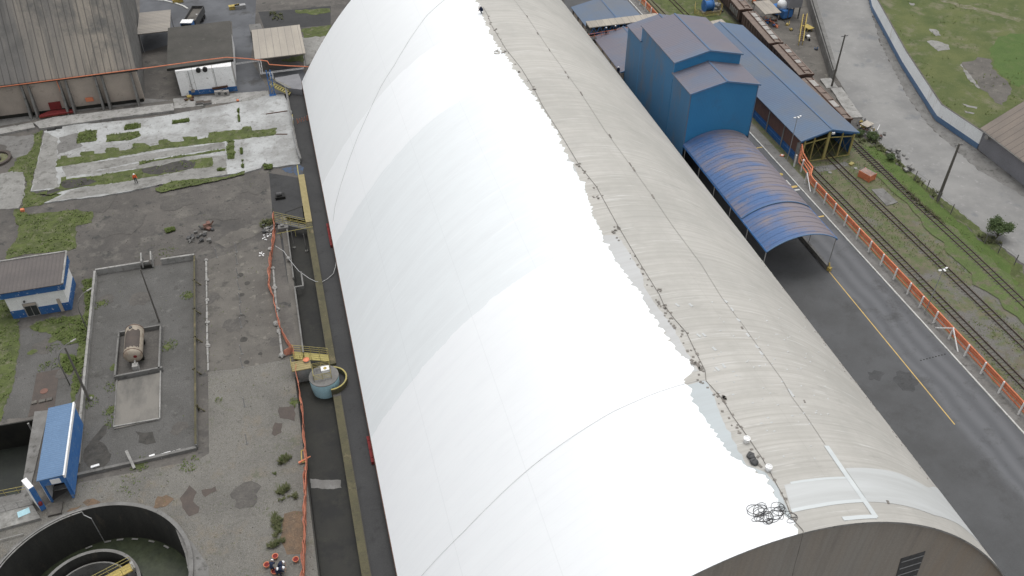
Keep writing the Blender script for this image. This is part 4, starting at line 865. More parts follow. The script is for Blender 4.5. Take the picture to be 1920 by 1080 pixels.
m = MB(); m.box(78.5, yf-.2, .02, 87.6, yf, .1); m.build('sill', M['mustard'], LS)
m = MB(); m.cbox((xm+.2, yf-.45, 4.95), .5, .25, .3); m.build('floodlight', M['white'], LS)
m = MB(); m.box(77.6, y0-.4, 0, 78.2, y0+.5, 3.6); m.build('corner_pier', M['light_con'], LS)
m = MB(); m.prism(circle((0, 0), 1, 4), 0, .1)
p = G(1596, 309); m = MB(); m.cbox((p.x, p.y, .03), .9, .6, .28, .5); props(m.build('yellow_block', M['mustard']), 'small yellow steel block beside the right column of the rail shed', 'block')

# ------------------------------------------------------------------ railway tracks
def track(label, pts, ys, ye, sl, mat, gauge=.96):
    """pts: table y->x of centre line; sleepers between ys..ye"""
    f = lambda y: lerp(pts, y)
    t = thing('railway_track', label, 'railway track', (f(ys), ys, 0), 'metre-gauge tracks beside the road')
    R = [pts[0][0]+(pts[-1][0]-pts[0][0])*i/80 for i in range(81)]
    for s in (-1, 1):
        m = MB(); P = [(f(y)+s*gauge/2, y, .17) for y in R]
        for a, b in zip(P, P[1:]): m.bar(a, b, .09, .14)
        m.build('rail', M['rail'], t)
    n = int((ye-ys)/.62); n = min(n, 99); st = (ye-ys)/n; first = None
    for i in range(n):
        y = ys+i*st; x = f(y)+.04*sin(i*7.1); 
        if first is None:
            m = MB(); m.cbox((x, y, .02), 1.75, .24, .09 if mat is M['dark_sleeper'] else .045); first = m.build('sleeper', mat, t)
        else:
            o = first.copy(); COL.objects.link(o); o.parent = t; o.location = Vector((x-f(ys), y-ys, 0)); o.rotation_euler = (0, 0, .03*sin(i*3.3))
            o.scale = (1+.08*sin(i*5.7), 1, 1)
    return t
track('rusty track nearest the orange pipes, running into the rail shed', [(10, 80.5), (40, 80.3), (65, 79.8), (86, 79.45), (105, 79.2), (148, 79.1), (260, 79)], 52, 106, 0, M['sleeper'])
track('middle rusty track across dry gravel, entering the right side of the rail shed', [(10, 85.3), (40, 85.0), (68, 84.65), (105, 83.95), (148, 83.9), (260, 83.8)], 55, 106, 0, M['sleeper'])
track('overgrown outer track with dark sleepers passing outside the rail shed', [(10, 90.0), (60, 90.1), (78, 90.25), (92, 90.1), (112, 90.3), (128, 90.9), (142, 92), (160, 93.8), (260, 104)], 68, 118, 0, M['dark_sleeper'])
# ------------------------------------------------------------------ freight wagons
def wagon(y0, y1, xc, rot, label, hl, zt=3.6, w=2.75, junk=0):
    L = y1-y0; cx, cy = xc, (y0+y1)/2
    t = thing('freight_wagon', label, 'railway wagon', (0, 0, 0), 'brown freight wagons on the outer track')
    zb = 1.1; h = L/2
    m = MB(); m.add([(-w/2+.12, -h, zb), (w/2-.12, -h, zb), (w/2-.12, h, zb), (-w/2+.12, h, zb), (-w/2, -h, zt-.25), (w/2, -h, zt-.25), (w/2, h, zt-.25), (-w/2, h, zt-.25)], [(3, 2, 1, 0), (4, 5, 6, 7), (0, 1, 5, 4), (1, 2, 6, 5), (2, 3, 7, 6), (3, 0, 4, 7)])
    m.build('body', M['wagon'], t)
    m = MB()
    for k in range(int(L/1.3)):
        y = -h+.6+k*1.3
        for s in (-1, 1): m.box(s*w/2-(.08 if s < 0 else 0), y-.05, zb, s*w/2+(.08 if s > 0 else 0), y+.05, zt-.3)
    m.build('side_rib', M['wagon'], t)
    m = MB(); m.slab([(-w/2-.08, -h-.08, zt-.2), (0, -h-.08, zt), (0, h+.08, zt), (-w/2-.08, h+.08, zt-.2)], .1); m.slab([(0, -h-.08, zt), (w/2+.08, -h-.08, zt-.2), (w/2+.08, h+.08, zt-.2), (0, h+.08, zt)], .1)
    rf = m.build('roof', M['wagon_top'], t)
    m = MB(); m.box(-.35, -h+.2, zt+.02, -.22, h-.2, zt+.12); m.box(.95, -h+.2, zt-.12, 1.03, h-.2, zt+.02); m.build('hatch_rail', M['rust'], rf)
    for k in range(hl):
        y = -h+1+(L-2)*(k+.5)/hl; m = MB(); m.box(-.15, y-(L-2)/hl*.42, zt-.06, .85, y+(L-2)/hl*.42, zt+.1); m.build('hatch', M['hatch_grey'] if (k*7+hl) % 3 == 0 or junk else M['wagon_top'], rf)
    m = MB(); m.box(-w/2-.1, -h-.14, zt-.5, w/2+.1, -h-.03, zt-.16); m.box(-w/2-.1, h+.03, zt-.5, w/2+.1, h+.14, zt-.16); m.build('end_beam', M['rust'], t)
    for s in (-1, 1):
        b = MB(); b.box(-1.1, s*(h-2)-1.2, .55, 1.1, s*(h-2)+1.2, .85); bo = b.build('bogie', M['dark_metal'], t)
        for yy in (-.85, .85):
            for q in (-1, 1):
                m = MB(); m.tube([(q*.46, s*(h-2)+yy, .62), (q*.58, s*(h-2)+yy, .62)], .42, 14); m.build('wheel', M['rust'], bo)
    m = MB(); m.box(-.15, -h-.6, .9, .15, -h, 1.15); m.box(-.15, h, .9, .15, h+.6, 1.15); m.build('coupler', M['dark_metal'], t)
    t.location = (cx, cy, .12); t.rotation_euler = (0, 0, rot); return t
wagon(112.6, 127.3, 89.95, -.06, 'brown freight wagon nearest the scrap heap, mostly hidden by the blue shed roof', 5, 3.35, 2.6)
wagon(128.4, 140.6, 91.55, -.085, 'brown freight wagon with small dark roof hatches, second from the scrap heap', 7)
W3 = wagon(141.6, 156.0, 92.6, -.1, 'brown freight wagon with pale grey hatch covers beside the beige canopy', 6, junk=1)
W4 = wagon(157.4, 172.6, 94.2, -.11, 'brown freight wagon with graffiti on its side, farthest of the four', 5)
m = MB()     # graffiti strokes on the far wagon
for k in range(5):
    y = -6.6+k*.95; m.tube([(-1.44, y-.3, 1.5), (-1.44, y-.32, 2.4), (-1.44, y-.1, 2.8), (-1.44, y+.15, 2.6), (-1.44, y+.1, 1.5)], .09, 5)
g = MB(); g.v = [v+world_loc(W4) for v in m.v]; g.f = m.f; g.m = m.m; g.build('graffiti', M['light_con'], W4)

# ------------------------------------------------------------------ white posts, orange pipes
PB = [(1507, 345.6), (1524.7, 364), (1543.3, 384), (1562, 403), (1582, 425), (1605, 450), (1626.7, 474.3), (1649, 499), (1673, 525.7), (1700, 553), (1723, 578), (1750, 606.7), (1780, 637), (1808, 669), (1839, 702), (1874, 737.7), (1911, 777.7)]
post0 = None
for i, p in enumerate(PB):
    q = G(*p); lb = '%s white concrete post from the rail shed end of the orange pipes' % ORD[i]
    if post0 is None:
        t = thing('pipe_post', lb, 'post', (76.05, q.y, .14), 'white posts holding the orange pipes')
        m = MB(); m.box(75.96, q.y-.08, .14, 76.14, q.y+.08, 2.15); m.build('shaft', M['white'], t)
        m = MB()
        for k in range(4): m.box(76.14, q.y-.03, .62+k*.36, 76.5, q.y+.03, .66+k*.36)
        m.build('bracket', M['grey_metal'], t); post0 = t
    else: t = copy_tree(post0); t.location = (76.05, q.y, .14); t['label'] = lb
for i in range(8):       # the same line continues behind the blue buildings
    t = copy_tree(post0); t.location = (76.05, 157+i*3.1, .14); t['label'] = '%s white concrete post of the far stretch, counted away from the blue roofs' % ORD[i]
for i in (0, 12):
    q = G(*PB[i]); o = [c for c in bpy.data.objects if c.get('label') == '%s white concrete post from the rail shed end of the orange pipes' % ORD[i]][0]
    for s in ((-1, 1) if i else (-1,)):
        m = MB(); m.bar((76.0, q.y, 2.1), (75.75, q.y+s*2.3, .16), .13)
        g = MB(); g.v = [v-Vector((0, 0, 0)) for v in m.v]; g.f = m.f; g.m = m.m; g.build('brace', M['white'], o)
for k in range(4):
    z = (.78, 1.28, 1.57, 1.86)[k]; x = 76.34; wl = ['lowest', 'second from the ground', 'third from the ground', 'topmost']
    m = MB()
    m.tube([(x, 20, z), (x, 99.6, z), (x+.15, 100.6, z+.1), (x+.75+.25*k, 102.4, z+.15), (x+1.0+.2*k, 104.2, z+.2), (x+.9+.1*k, 105.4, z+.4+.25*k), (x+1.5, 106.6, z+1.2+.25*k)], .115, 8)
    props(m.build('orange_pipe', M['orange'], smooth=True), 'near stretch of orange pipe beside the road, %s in its stack' % wl[k], 'pipe', 'orange pipes beside the road')
    m = MB(); m.tube([(x, 152, z), (x, 215, z)], .115, 8)
    props(m.build('orange_pipe', M['orange'], smooth=True), 'far stretch of orange pipe behind blue roofs, %s in its stack' % wl[k], 'pipe', 'orange pipes beside the road')
# road furniture
def lamp_mast(label, b, h, group='floodlight masts by the tracks'):
    t = thing('lamp_mast', label, 'street lamp', b, group)
    m = MB(); m.tube([(b.x, b.y, 0), (b.x, b.y, h)], .07, 8, r2=.045); m.build('mast', M['grey_metal'], t)
    m = MB(); m.bar((b.x-.5, b.y, h), (b.x+.5, b.y+.1, h), .06); arm = m.build('crossarm', M['grey_metal'], t)
    for s in (-1, 1):
        m = MB(); m.cbox((b.x+s*.55, b.y+s*.1, h-.06), .36, .2, .12, .3*s); m.build('lamp_head', M['white'], arm)
    m = MB(); m.cbox((b.x, b.y-.25, h-.02), .22, .4, .12); m.build('lamp_head', M['white'], arm)
    return t
lamp_mast('floodlight mast in front of the rail shed corner', G(1475.5, 302), 8.3); lamp_mast('floodlight mast between the orange pipes and the gravel tracks', G(1733, 590), 7.9)
for i, (x, y) in enumerate([(77.3, 104.4), (76.9, 106.0)]):
    m = MB(); m.box(x-.1, y-.1, 0, x+.1, y+.1, 2.2); m.box(x-.12, y-.12, 2.2, x+.12, y+.12, 2.26)
    props(m.build('bollard_post', M['white']), 'white post beside the corner of the rail shed, the %s of two' % ('nearer' if i == 0 else 'farther'), 'post', 'white posts by the rail shed corner')
for nm, px, py, r_, lb in (('yellow_marker', 1466, 293, .45, 'orange and white square marker on the pavement by the rail shed'), ('track_marker', 1556, 324, .3, 'round pale marker between the two tracks in front of the rail shed'), ('track_marker', 1604, 316, .28, 'round pale marker on the grass near the orange crate'), ('inspection_cover', 1464, 327.5, .35, 'ochre inspection cover on the road beside the canopy')):
    q = G(px, py); m = MB(); m.lathe((q.x, q.y, .15 if 'pavement' in lb else .03), [(r_, 0), (r_, .06), (r_*.9, .09)], 4 if 'square' in lb else 16); o = m.build(nm, M['yellow' if 'ochre' in lb else 'light_con' if 'round' in lb else 'orange']); props(o, lb, 'marker')
    if 'square' in lb: 
        g = MB(); g.lathe((q.x, q.y, .24), [(.22, 0), (.22, .03)], 4); g.build('centre_panel', M['white'], o)
for px, py, sx, sy, mt in ((1476.5, 343, .55, 1.5, 'white_line'), (1492, 356.5, 1.4, .35, 'white_line'), (1487, 350.5, 1.4, .5, 'yellow_line'), (1423, 277, 1.9, .22, 'yellow_line'), (1539.5, 406, 1.0, .3, 'yellow_line')):
    q = G(px, py); sheet('road_marking', [(q.x-sx/2, q.y-sy/2), (q.x+sx/2, q.y-sy/2), (q.x+sx/2, q.y+sy/2), (q.x-sx/2, q.y+sy/2)], .026, M[mt])
q = G(1729, 686); 
for k in range(8): a = q.x-1.1+k*.3; 
for i_, (px, py, r_) in enumerate([(1700, 715, 1.5), (1640, 705, 1.1)]):
    q = G(px, py); sheet('road_stain', circle((q.x, q.y), r_, 18), .014+.0006*i_, M['road_stain'], rough=r_*.32, seed=i_+300)
m = MB()
for k in range(9): m.box(70.3+k*.45, 61.7+k*.02, .016, 70.52+k*.45, 61.85+k*.02, .022)
m.build('drain_slot', M['dark'], kind='structure')

# crate, poles, tree, wire fence, scrap
q = G(1624, 334); t = thing('orange_crate', 'orange slatted crate standing on the grass between the tracks', 'crate', (q.x, q.y, 0)); t.rotation_euler = (0, 0, 0)
a = .35; m = MB(); m.cbox((q.x, q.y, .06), 1.5, 2.1, 1.1, a); m.build('body', M['orange'], t)
m = MB()
for k in range(6):
    m.cbox((q.x+(k-2.5)*.25*cos(a), q.y+(k-2.5)*.25*sin(a), 1.16), .12, 2.15, .05, a)
m.build('lid_slat', M['light_con'], t)
m = MB()
for s in (-1, 1):
    for u in (-1, 1):
        m.cbox((q.x+s*.74*cos(a)-u*1.04*sin(a), q.y+s*.74*sin(a)+u*1.04*cos(a), 0), .14, .14, 1.2, a)
m.build('corner_post', M['orange'], t)
def pole(label, b, h, r=.16, lean=(0, 0), arm=True, group=None, mat='wood_pole'):
    t = thing('utility_pole', label, 'utility pole', b, group)
    m = MB(); m.tube([(b.x, b.y, 0), (b.x+lean[0], b.y+lean[1], h)], r, 10, r2=r*.62); m.build('shaft', M[mat], t)
    if arm:
        m = MB(); m.bar((b.x+lean[0]-.7, b.y+lean[1], h-.3), (b.x+lean[0]+.7, b.y+lean[1]+.1, h-.3), .09); c = m.build('crossarm', M['dark_metal'], t)
        for s in (-.6, 0, .6): m = MB(); m.lathe((b.x+lean[0]+s, b.y+lean[1], h-.26), [(.05, 0), (.07, .1), (.04, .18)], 8); m.build('insulator', M['grey_metal'], c)
    return t
pole('thick dark pole standing at the verge between the outer track and pale road', G(1758, 376), 10.3, .26)
pole('slender dark pole beside the debris at the end of the retaining wall', G(1559, 163), 10.4, .2)
def leafy(name, label, c, r, n, seed, mat='leaf', trunk=True, sq=.8, z0=.9, cat='tree'):
    rr = random.Random(seed); t = thing(name, label, cat, c)
    m = MB(); m.tube([(c.x, c.y, 0), (c.x+.05, c.y, z0*.7), (c.x-.05, c.y+.1, z0+r*.5)], .11, 7, r2=.05)
    for k in range(7):
        a = rr.uniform(0, 6.3); m.tube([(c.x, c.y, z0*.5), (c.x+cos(a)*r*.45, c.y+sin(a)*r*.45, z0+r*.2), (c.x+cos(a)*r*.8, c.y+sin(a)*r*.8, z0+r*rr.uniform(.1, .9))], .045, 5, r2=.015)
    m.build('trunk', M['bark'], t)
    m = MB(); cl = []
    for k in range(16):
        a = rr.uniform(0, 6.3); e = rr.uniform(-.5, 1); q = r*rr.uniform(.35, .85); cl.append(Vector((c.x+cos(a)*q, c.y+sin(a)*q, z0+r*.5+e*r*.55*sq)))
    for _ in range(n):
        k = rr.choice(cl); d = Vector((rr.gauss(0, 1), rr.gauss(0, 1), rr.gauss(0, .8)))*r*.17; p = k+d; u = Vector((rr.gauss(0, 1), rr.gauss(0, 1), rr.gauss(0, 1))).normalized(); v = u.orthogonal().normalized(); s = rr.uniform(.07, .15)
        m.add([p-u*s, p+v*s*.6, p+u*s, p-v*s*.6], [(0, 1, 2, 3)])
    m.build('crown', M[mat], t); return t
leafy('small_tree', 'small dark bushy tree at the edge of the pale road', G(1868, 447), 1.75, 5200, 4)
for i, (px, py, r_, lb) in enumerate([(1634, 262, 1.0, 'dark green shrub behind the scrap beside the rail shed'), (1610, 255, .8, 'low shrub between the rail shed eave and the scrap pile'), (1668, 300, .8, 'low shrub beside the broken blocks at the road edge')]):
    leafy('shrub', lb, G(px, py), r_, 1300, 30+i, z0=.2, sq=.5, cat='shrub')
FP = [(1714, 339), (1737, 356), (1757, 380), (1782, 402), (1845, 457), (1871, 475), (1901, 497)]
fp = [G(*p) for p in FP]
t = thing('wire_fence', 'sagging wire fence on thin posts along the grassy road edge', 'fence', fp[0])
for q in fp: m = MB(); m.bar(q, q+Vector((0, 0, 1.9)), .1); m.build('post', M['con'], t)
for z in (.4, .8, 1.2, 1.6): m = MB(); m.tube([p+Vector((0, 0, z+.04*sin(i*2))) for i, p in enumerate(fp)], .012, 4); m.build('wire', M['dark_metal'], t)
FP2 = [(1568, 168), (1580, 184), (1592, 200), (1603, 216)]
rs = random.Random(8)
for i, p in enumerate([(1572, 176), (1583, 193), (1591, 205), (1597, 213), (1552, 158)]):
    q = G(*p); m = MB(); x, y = q.x, q.y; m.add([(x-1.1, y-1.4, .05), (x+1, y-1.9, .05), (x+1.3, y+1.3, .05), (x-.8, y+1.6, .05), (x-1.1, y-1.4, .12), (x+1, y-1.9, .2), (x+1.3, y+1.3, .5), (x-.8, y+1.6, .45)], [(3, 2, 1, 0), (4, 5, 6, 7), (0, 1, 5, 4), (1, 2, 6, 5), (2, 3, 7, 6), (3, 0, 4, 7)])
    props(m.build('leaning_slab', M['light_con']), 'tilted pale concrete slab beside the wagons, %s from the thin pole' % ORD[i], 'slab', 'discarded concrete panels by the wagons')
def junk(label, px, py, seed, n=14, sp=1.2, mats=('con', 'rust', 'light_con', 'yellow', 'dark_metal')):
    rs = random.Random(seed); q = G(px, py); t = thing('scrap_pile', label, 'scrap pile', q)
    for mt in mats:
        m = MB()
        for _ in range(n//len(mats)+2):
            x, y = q.x+rs.gauss(0, sp*.5), q.y+rs.gauss(0, sp*.6); k = rs.random()
            if k < .4: m.cbox((x, y, rs.uniform(0, .35)), rs.uniform(.2, .9), rs.uniform(.15, .6), rs.uniform(.1, .4), rs.uniform(0, 3))
            elif k < .7: m.tube([(x, y, .1), (x+rs.uniform(-1, 1), y+rs.uniform(-1, 1), rs.uniform(.1, .8))], rs.uniform(.04, .14), 8)
            else: m.blob((x, y, .2), rs.uniform(.18, .4), rs.random()*9, 1)
        m.build({'con': 'rubble', 'rust': 'rusty_scrap', 'light_con': 'concrete_lump', 'brick': 'brick_fragment', 'yellow': 'yellow_scrap', 'dark_metal': 'bent_pipe', 'white': 'white_drum', 'orange': 'orange_drum', 'blue_wall': 'blue_part'}[mt], M[mt], t)
junk('scrap metal heap with pale sheet behind the rail shed roof edge', 1620, 236, 1, 14, 1.5); junk('heap of round scrap parts beside the pale road', 1640, 252, 2, 16, 1.3, ('con', 'rust', 'light_con', 'dark_metal', 'white'))
junk('broken concrete blocks in the weeds along the road edge', 1676, 290, 3, 12, 1.5, ('con', 'light_con')); junk('rubble in weeds halfway to the thick dark pole', 1700, 318, 5, 14, .7, ('con', 'light_con'))
q = G(1626, 232, .6); m = MB(); m.cbox((q.x, q.y, .5), 2.0, 1.5, .12, .4); props(m.build('metal_sheet', M['tan_shed']), 'pale square sheet lying on the scrap heap by the rail shed', 'sheet')

# retaining wall, boundary wall, right warehouse
a, b = G(1556, 150), G(1512, 5); c = G(1505, -40)
m = MB(); pl_ = [(a.x, a.y), (a.x+1.3, a.y+.4), (b.x+1.5, b.y), (c.x+1.6, c.y), (c.x, c.y), (b.x, b.y)]
m.prism(pl_, 0, 2.0); o = m.build('retaining_wall', M['con']); props(o, 'thick grey concrete wall between the machine yard and the pale road', 'wall')
m = MB(); m.prism([(a.x+.25, a.y+.2), (a.x+.45, a.y+.3), (b.x+.5, b.y), (b.x+.3, b.y)], 2.0, 2.12); m.build('top_groove', M['dark_con'], o)
BW = [G(1612, -70), G(1629, 0), G(1633, 19), G(1689, 124), G(1748, 217), G(1754, 226), G(1831, 279)]
t = thing('boundary_wall', 'long white boundary wall with a blue painted base beside the grass field', 'wall', BW[3])
def wallstrip(m, P, z0, z1, w_):
    for u, v in zip(P, P[1:]):
        d = (v-u).normalized(); n_ = Vector((d.y, -d.x, 0))*w_
        if n_.x < 0: n_ = -n_
        m.hexa([(u.x, u.y, z0), (u.x+n_.x, u.y+n_.y, z0), (v.x+n_.x, v.y+n_.y, z0), (v.x, v.y, z0), (u.x, u.y, z1), (u.x+n_.x, u.y+n_.y, z1), (v.x+n_.x, v.y+n_.y, z1), (v.x, v.y, z1)])
m = MB(); wallstrip(m, BW, 0, .95, .25); m.build('blue_base', M['bright_blue'], t)
m = MB(); wallstrip(m, [p+Vector((.02, 0, 0)) for p in BW], .95, 3.2, .2); m.build('upper_wall', M['boundary_white'], t)
m = MB(); wallstrip(m, [p+Vector((-.01, 0, 0)) for p in BW], 3.2, 3.26, .27); m.build('coping', M['dust'], t)
RW = thing('brown_roof_warehouse', 'large warehouse with brown ribbed roof at the right edge of the grass field', 'warehouse', (109.6, 103, 0))
m = MB(); m.box(109.6, 20, 0, 150, 103, 3.6); m.build('wall', M['grey_wall'], RW)
m = MB(); m.slab([(108.9, 19, 3.9), (130, 19, 16.5), (130, 103.2, 16.5), (108.9, 103.2, 3.9)], .2); m.slab([(130, 19, 16.5), (151, 19, 3.9), (151, 103.2, 3.9), (130, 103.2, 16.5)], .2); rf = m.build('roof', M['right_roof'], RW)
m = MB(); m.tube([(108.85, 19, 3.75), (108.85, 103.2, 3.75)], .12, 8); m.build('gutter', M['con'], rf)
m = MB(); m.cbox((109.3, 101.3, 2.9), .9, .7, .7); m.build('wall_lamp', M['light_con'], RW)

# ------------------------------------------------------------------ machine yard, top right
def canopy4(name, label, x0, y0, x1, y1, z, mat, dz=.4, cat='canopy', posts='grey_metal', th=.15):
    t = thing(name, label, cat, ((x0+x1)/2, (y0+y1)/2, 0))
    m = MB(); m.slab([(x0, y0, z), (x1, y0, z), (x1, y1, z+dz), (x0, y1, z+dz)], th); m.build('roof', mat, t)
    for x in (x0+.3, x1-.3):
        for y in (y0+.3, y1-.3): m = MB(); m.tube([(x, y, 0), (x, y, z-.1 if y < (y0+y1)/2 else z+dz-.15)], .07, 8); m.build('post', M[posts], t)
    m = MB(); m.bar((x0+.3, y0+.25, z-.2), (x1-.3, y0+.25, z-.2), .1, .16); m.build('beam', M['dark_metal'], t); return t
canopy4('beige_canopy', 'beige flat canopy over workbenches beside the wagons', 96.7, 155.2, 100.4, 160.8, 3.0, M['tan_shed'])
junk('dark machine parts and orange drums under the beige canopy', 1446, 42, 12, 18, 1.5, ('dark_metal', 'rust', 'orange', 'blue_wall')); junk('orange hose reels on the yard in front of the beige canopy', 1454, 50, 13, 4, .5, ('orange', 'rust'))
q = G(1492, 37); t = thing('hopper_tower', 'grey steel hopper tower with a beige lid above the machine yard', 'machine', (q.x, q.y, 0))
X_, Y_ = q.x-.6, q.y+1.5
m = MB(); m.cbox((X_, Y_, 2.6), 3.0, 2.6, 4.2, 0); m.build('hopper_box', M['tarp_grey'], t)
m = MB(); m.cbox((X_+.7, Y_+.6, 6.9), 2.8, 2.6, .15, 0); m.build('lid', M['light_con'], t)
for sx in (-1.3, 1.3):
    for sy in (-1.1, 1.1): m = MB(); m.cbox((X_+sx, Y_+sy, 0), .2, .2, 2.6); m.build('leg', M['dark_metal'], t)
t = thing('mobile_machine', 'rounded blue and white machine beside the grey hopper tower', 'machine', G(1470, 36))
q = G(1470, 36); m = MB(); m.cbox((q.x, q.y+1.5, .5), 2.4, 4.2, 1.6, .2); m.build('chassis', M['blue_wall'], t)
m = MB(); m.lathe((q.x, q.y+1.5, 2.1), [(1.2, 0), (1.2, .9), (.9, 1.4), (.3, 1.6)], 18); m.build('dome', M['white'], t, smooth=True)
for s in (-1, 1):
    for u in (-1, 1): m = MB(); m.tube([(q.x+s*1.1, q.y+1.5+u*1.3, .5), (q.x+s*1.45, q.y+1.5+u*1.3, .5)], .5, 14); m.build('wheel', M['dark'], t)
q = G(1472, 44); junk('yellow-footed pump on the yard floor between canopy and ladder conveyor', 1476, 47, 15, 3, .35, ('yellow', 'dark_metal')); junk('small yellow pump stand beside the blue machine', 1482, 57, 16, 3, .35, ('yellow', 'dark_metal'))
a3, b3 = G(1502, 78, .8), G(1509, 30, 3.2); t = thing('ladder_conveyor', 'inclined yellow ladder-like conveyor in front of the hopper tower', 'conveyor', (a3.x, a3.y, 0))
for s in (-.45, .45): m = MB(); m.bar((a3.x+s, a3.y, .8), (b3.x+s, b3.y, 3.6), .16, .3); m.build('side_beam', M['yellow'], t)
for k in range(14): p = a3.lerp(b3, (k+.5)/14); z = .8+2.8*(k+.5)/14; m = MB(); m.bar((p.x-.45, p.y, z), (p.x+.45, p.y, z), .12); m.build('rung', M['rust'], t)
m = MB()
for k in (0, .5, 1):
    p = a3.lerp(b3, k)
    for s in (-.45, .45): m.bar((p.x+s, p.y, 0), (p.x+s, p.y, .8+2.8*k), .1)
m.build('leg', M['yellow'], t)
q = G(1514, 56); m = MB(); m.cbox((q.x, q.y, .6), 1.5, 2.2, .12, .2); m.cbox((q.x-.5, q.y-.8, .03), .12, .12, .6); m.cbox((q.x+.5, q.y+.8, .03), .12, .12, .6); m.cbox((q.x-.5, q.y+.8, .03), .12, .12, .6); m.cbox((q.x+.5, q.y-.8, .03), .12, .12, .6)
props(m.build('yellow_bench', M['yellow']), 'yellow steel bench between the ladder conveyor and the retaining wall', 'bench')
t = thing('motorcycle', 'small white and black motorcycle parked at the foot of the ladder conveyor', 'motorcycle', G(1516, 74)); q = G(1516, 74)
m = MB(); m.tube([(q.x-.3, q.y-.7, .3), (q.x-.22, q.y-.7, .3)], .3, 14); m.tube([(q.x-.3, q.y+.7, .3), (q.x-.22, q.y+.7, .3)], .3, 14); m.build('wheel', M['dark'], t)
m = MB(); m.blob((q.x-.26, q.y, .75), .42, 1, 2, .6, amp=.4); m.build('tank_and_seat', M['white'], t, smooth=True)
m = MB(); m.bar((q.x-.6, q.y+.5, 1.0), (q.x+.08, q.y+.5, 1.0), .05); m.bar((q.x-.26, q.y+.7, .3), (q.x-.26, q.y+.5, 1.0), .07); m.build('handlebar', M['dark_metal'], t)
# yellow railed pen with blue machine
q = G(1334, 22); t = thing('blue_winch', 'big blue drum winch inside a yellow railed pen among the tracks', 'winch', (q.x, q.y, 0))
m = MB(); m.tube([(q.x-1.8, q.y, 1.5), (q.x-.2, q.y+.1, 1.5)], 1.0, 18); m.build('drum', M['blue_wall'], t)
m = MB(); m.tube([(q.x-2.0, q.y, 1.5), (q.x-1.85, q.y, 1.5)], 1.3, 20); m.tube([(q.x-.2, q.y+.1, 1.5), (q.x-.05, q.y+.1, 1.5)], 1.3, 20); m.build('flange', M['blue_wall'], t)
m = MB(); m.blob((q.x+1.0, q.y, 1.4), .6, 2, 2); m.cbox((q.x+1.6, q.y, .1), .5, .5, 1.6); m.build('motor', M['light_con'], t)
m = MB(); m.box(q.x-2.4, q.y-.9, 0, q.x+2.4, q.y+.9, .35); m.build('plinth', M['con'], t)
R6 = [G(1303, 12), G(1302, 27), G(1318, 32), G(1350, 29), G(1354, 18), G(1345, 8)]
railing('yellow_pen', 'yellow railing pen around the blue winch', [p.copy() for p in R6], 1.1, M['yellow'], rails=5, step=.8)
q = G(1349, 43); m = MB(); m.slab([(87, 148.5, 1.6), (90.2, 148.5, 1.6), (90.0, 152.2, 1.9), (86.8, 152.2, 1.9)], .12)
P = gp([(1332, 40), (1353, 36), (1366, 47), (1340, 49)], 2.2); t = thing('beige_cover', 'small beige roof panel behind the far end of the rail shed', 'canopy', (P[0].x, P[0].y, 0))
m = MB(); m.prism(P, 2.1, 2.25); m.build('roof', M['tan_shed'], t)
m = MB()
for p in P: m.cbox((p.x*.97+sum(v.x for v in P)/4*.03, p.y*.97+sum(v.y for v in P)/4*.03, 0), .1, .1, 2.1)
m.build('post', M['grey_metal'], t)
q = G(1423, 6); t = thing('pipe_rack', 'steel rack with orange fittings behind the beige canopy', 'rack', (q.x, q.y, 0))
m = MB()
for s in (-1.8, 0, 1.8):
    for u in (0, 1.5): m.bar((q.x+s, q.y+u, 0), (q.x+s, q.y+u, 2), .09)
for u in (0, 1.5): m.bar((q.x-1.8, q.y+u, 2), (q.x+1.8, q.y+u, 2), .1); m.bar((q.x-1.8, q.y+u, 1), (q.x+1.8, q.y+u, 1), .1)
m.build('frame', M['mustard'], t)
m = MB(); m.blob((q.x-1.3, q.y, .6), .45, 3); m.blob((q.x+1.4, q.y+.2, .9), .5, 5); m.build('fitting', M['orange'], t); m = MB(); m.cbox((q.x, q.y+.6, 1.1), 2.6, 1.2, .6); m.build('grey_cover', M['tarp_grey'], t)
q = G(1530, 92); junk('blue drum and cans against the retaining wall', 1530, 93, 19, 3, .4, ('blue_wall', 'dark_metal'))

# ================================================================== left side
# big warehouse, top left
BWH = thing('parabolic_warehouse', 'old tan warehouse with steep sooty corrugated roof and buttressed wall', 'warehouse', (-43, 157.2, 0))
m = MB(); m.box(-75, 157.0, 0, -26.9, 157.6, 5.9); m.build('front_wall', M['tan_wall'], BWH)
m = MB(); m.slab([(-75, 156.5, 6.35), (-26.8, 156.8, 6.4), (-27.2, 168.6, 27.6), (-75, 168.6, 27.6)], .3); m.slab([(-75, 168.6, 27.6), (-27.2, 168.6, 27.6), (-29, 195, 8), (-75, 195, 8)], .3); rf = m.build('roof', M['tan_roof'], BWH)
m = MB(); m.tube([(-75, 156.3, 6.15), (-26.5, 156.6, 6.2)], .13, 6); m.build('gutter', M['dark_con'], rf)
m = MB(); m.add([(-26.9, 157.0, 0), (-27.2, 164, 0), (-29.8, 197, 0), (-29, 195, 8), (-27.2, 168.5, 27.3), (-26.9, 157.0, 6.1)], [(0, 1, 2, 3, 4, 5)])
m.add([(-27.2, 157.1, 0), (-27.5, 164, 0), (-30.1, 197, 0), (-29.3, 195, 8), (-27.5, 168.5, 27.3), (-27.2, 157.1, 6.1)], [(5, 4, 3, 2, 1, 0)]); m.build('gable_wall', M['con'], BWH)
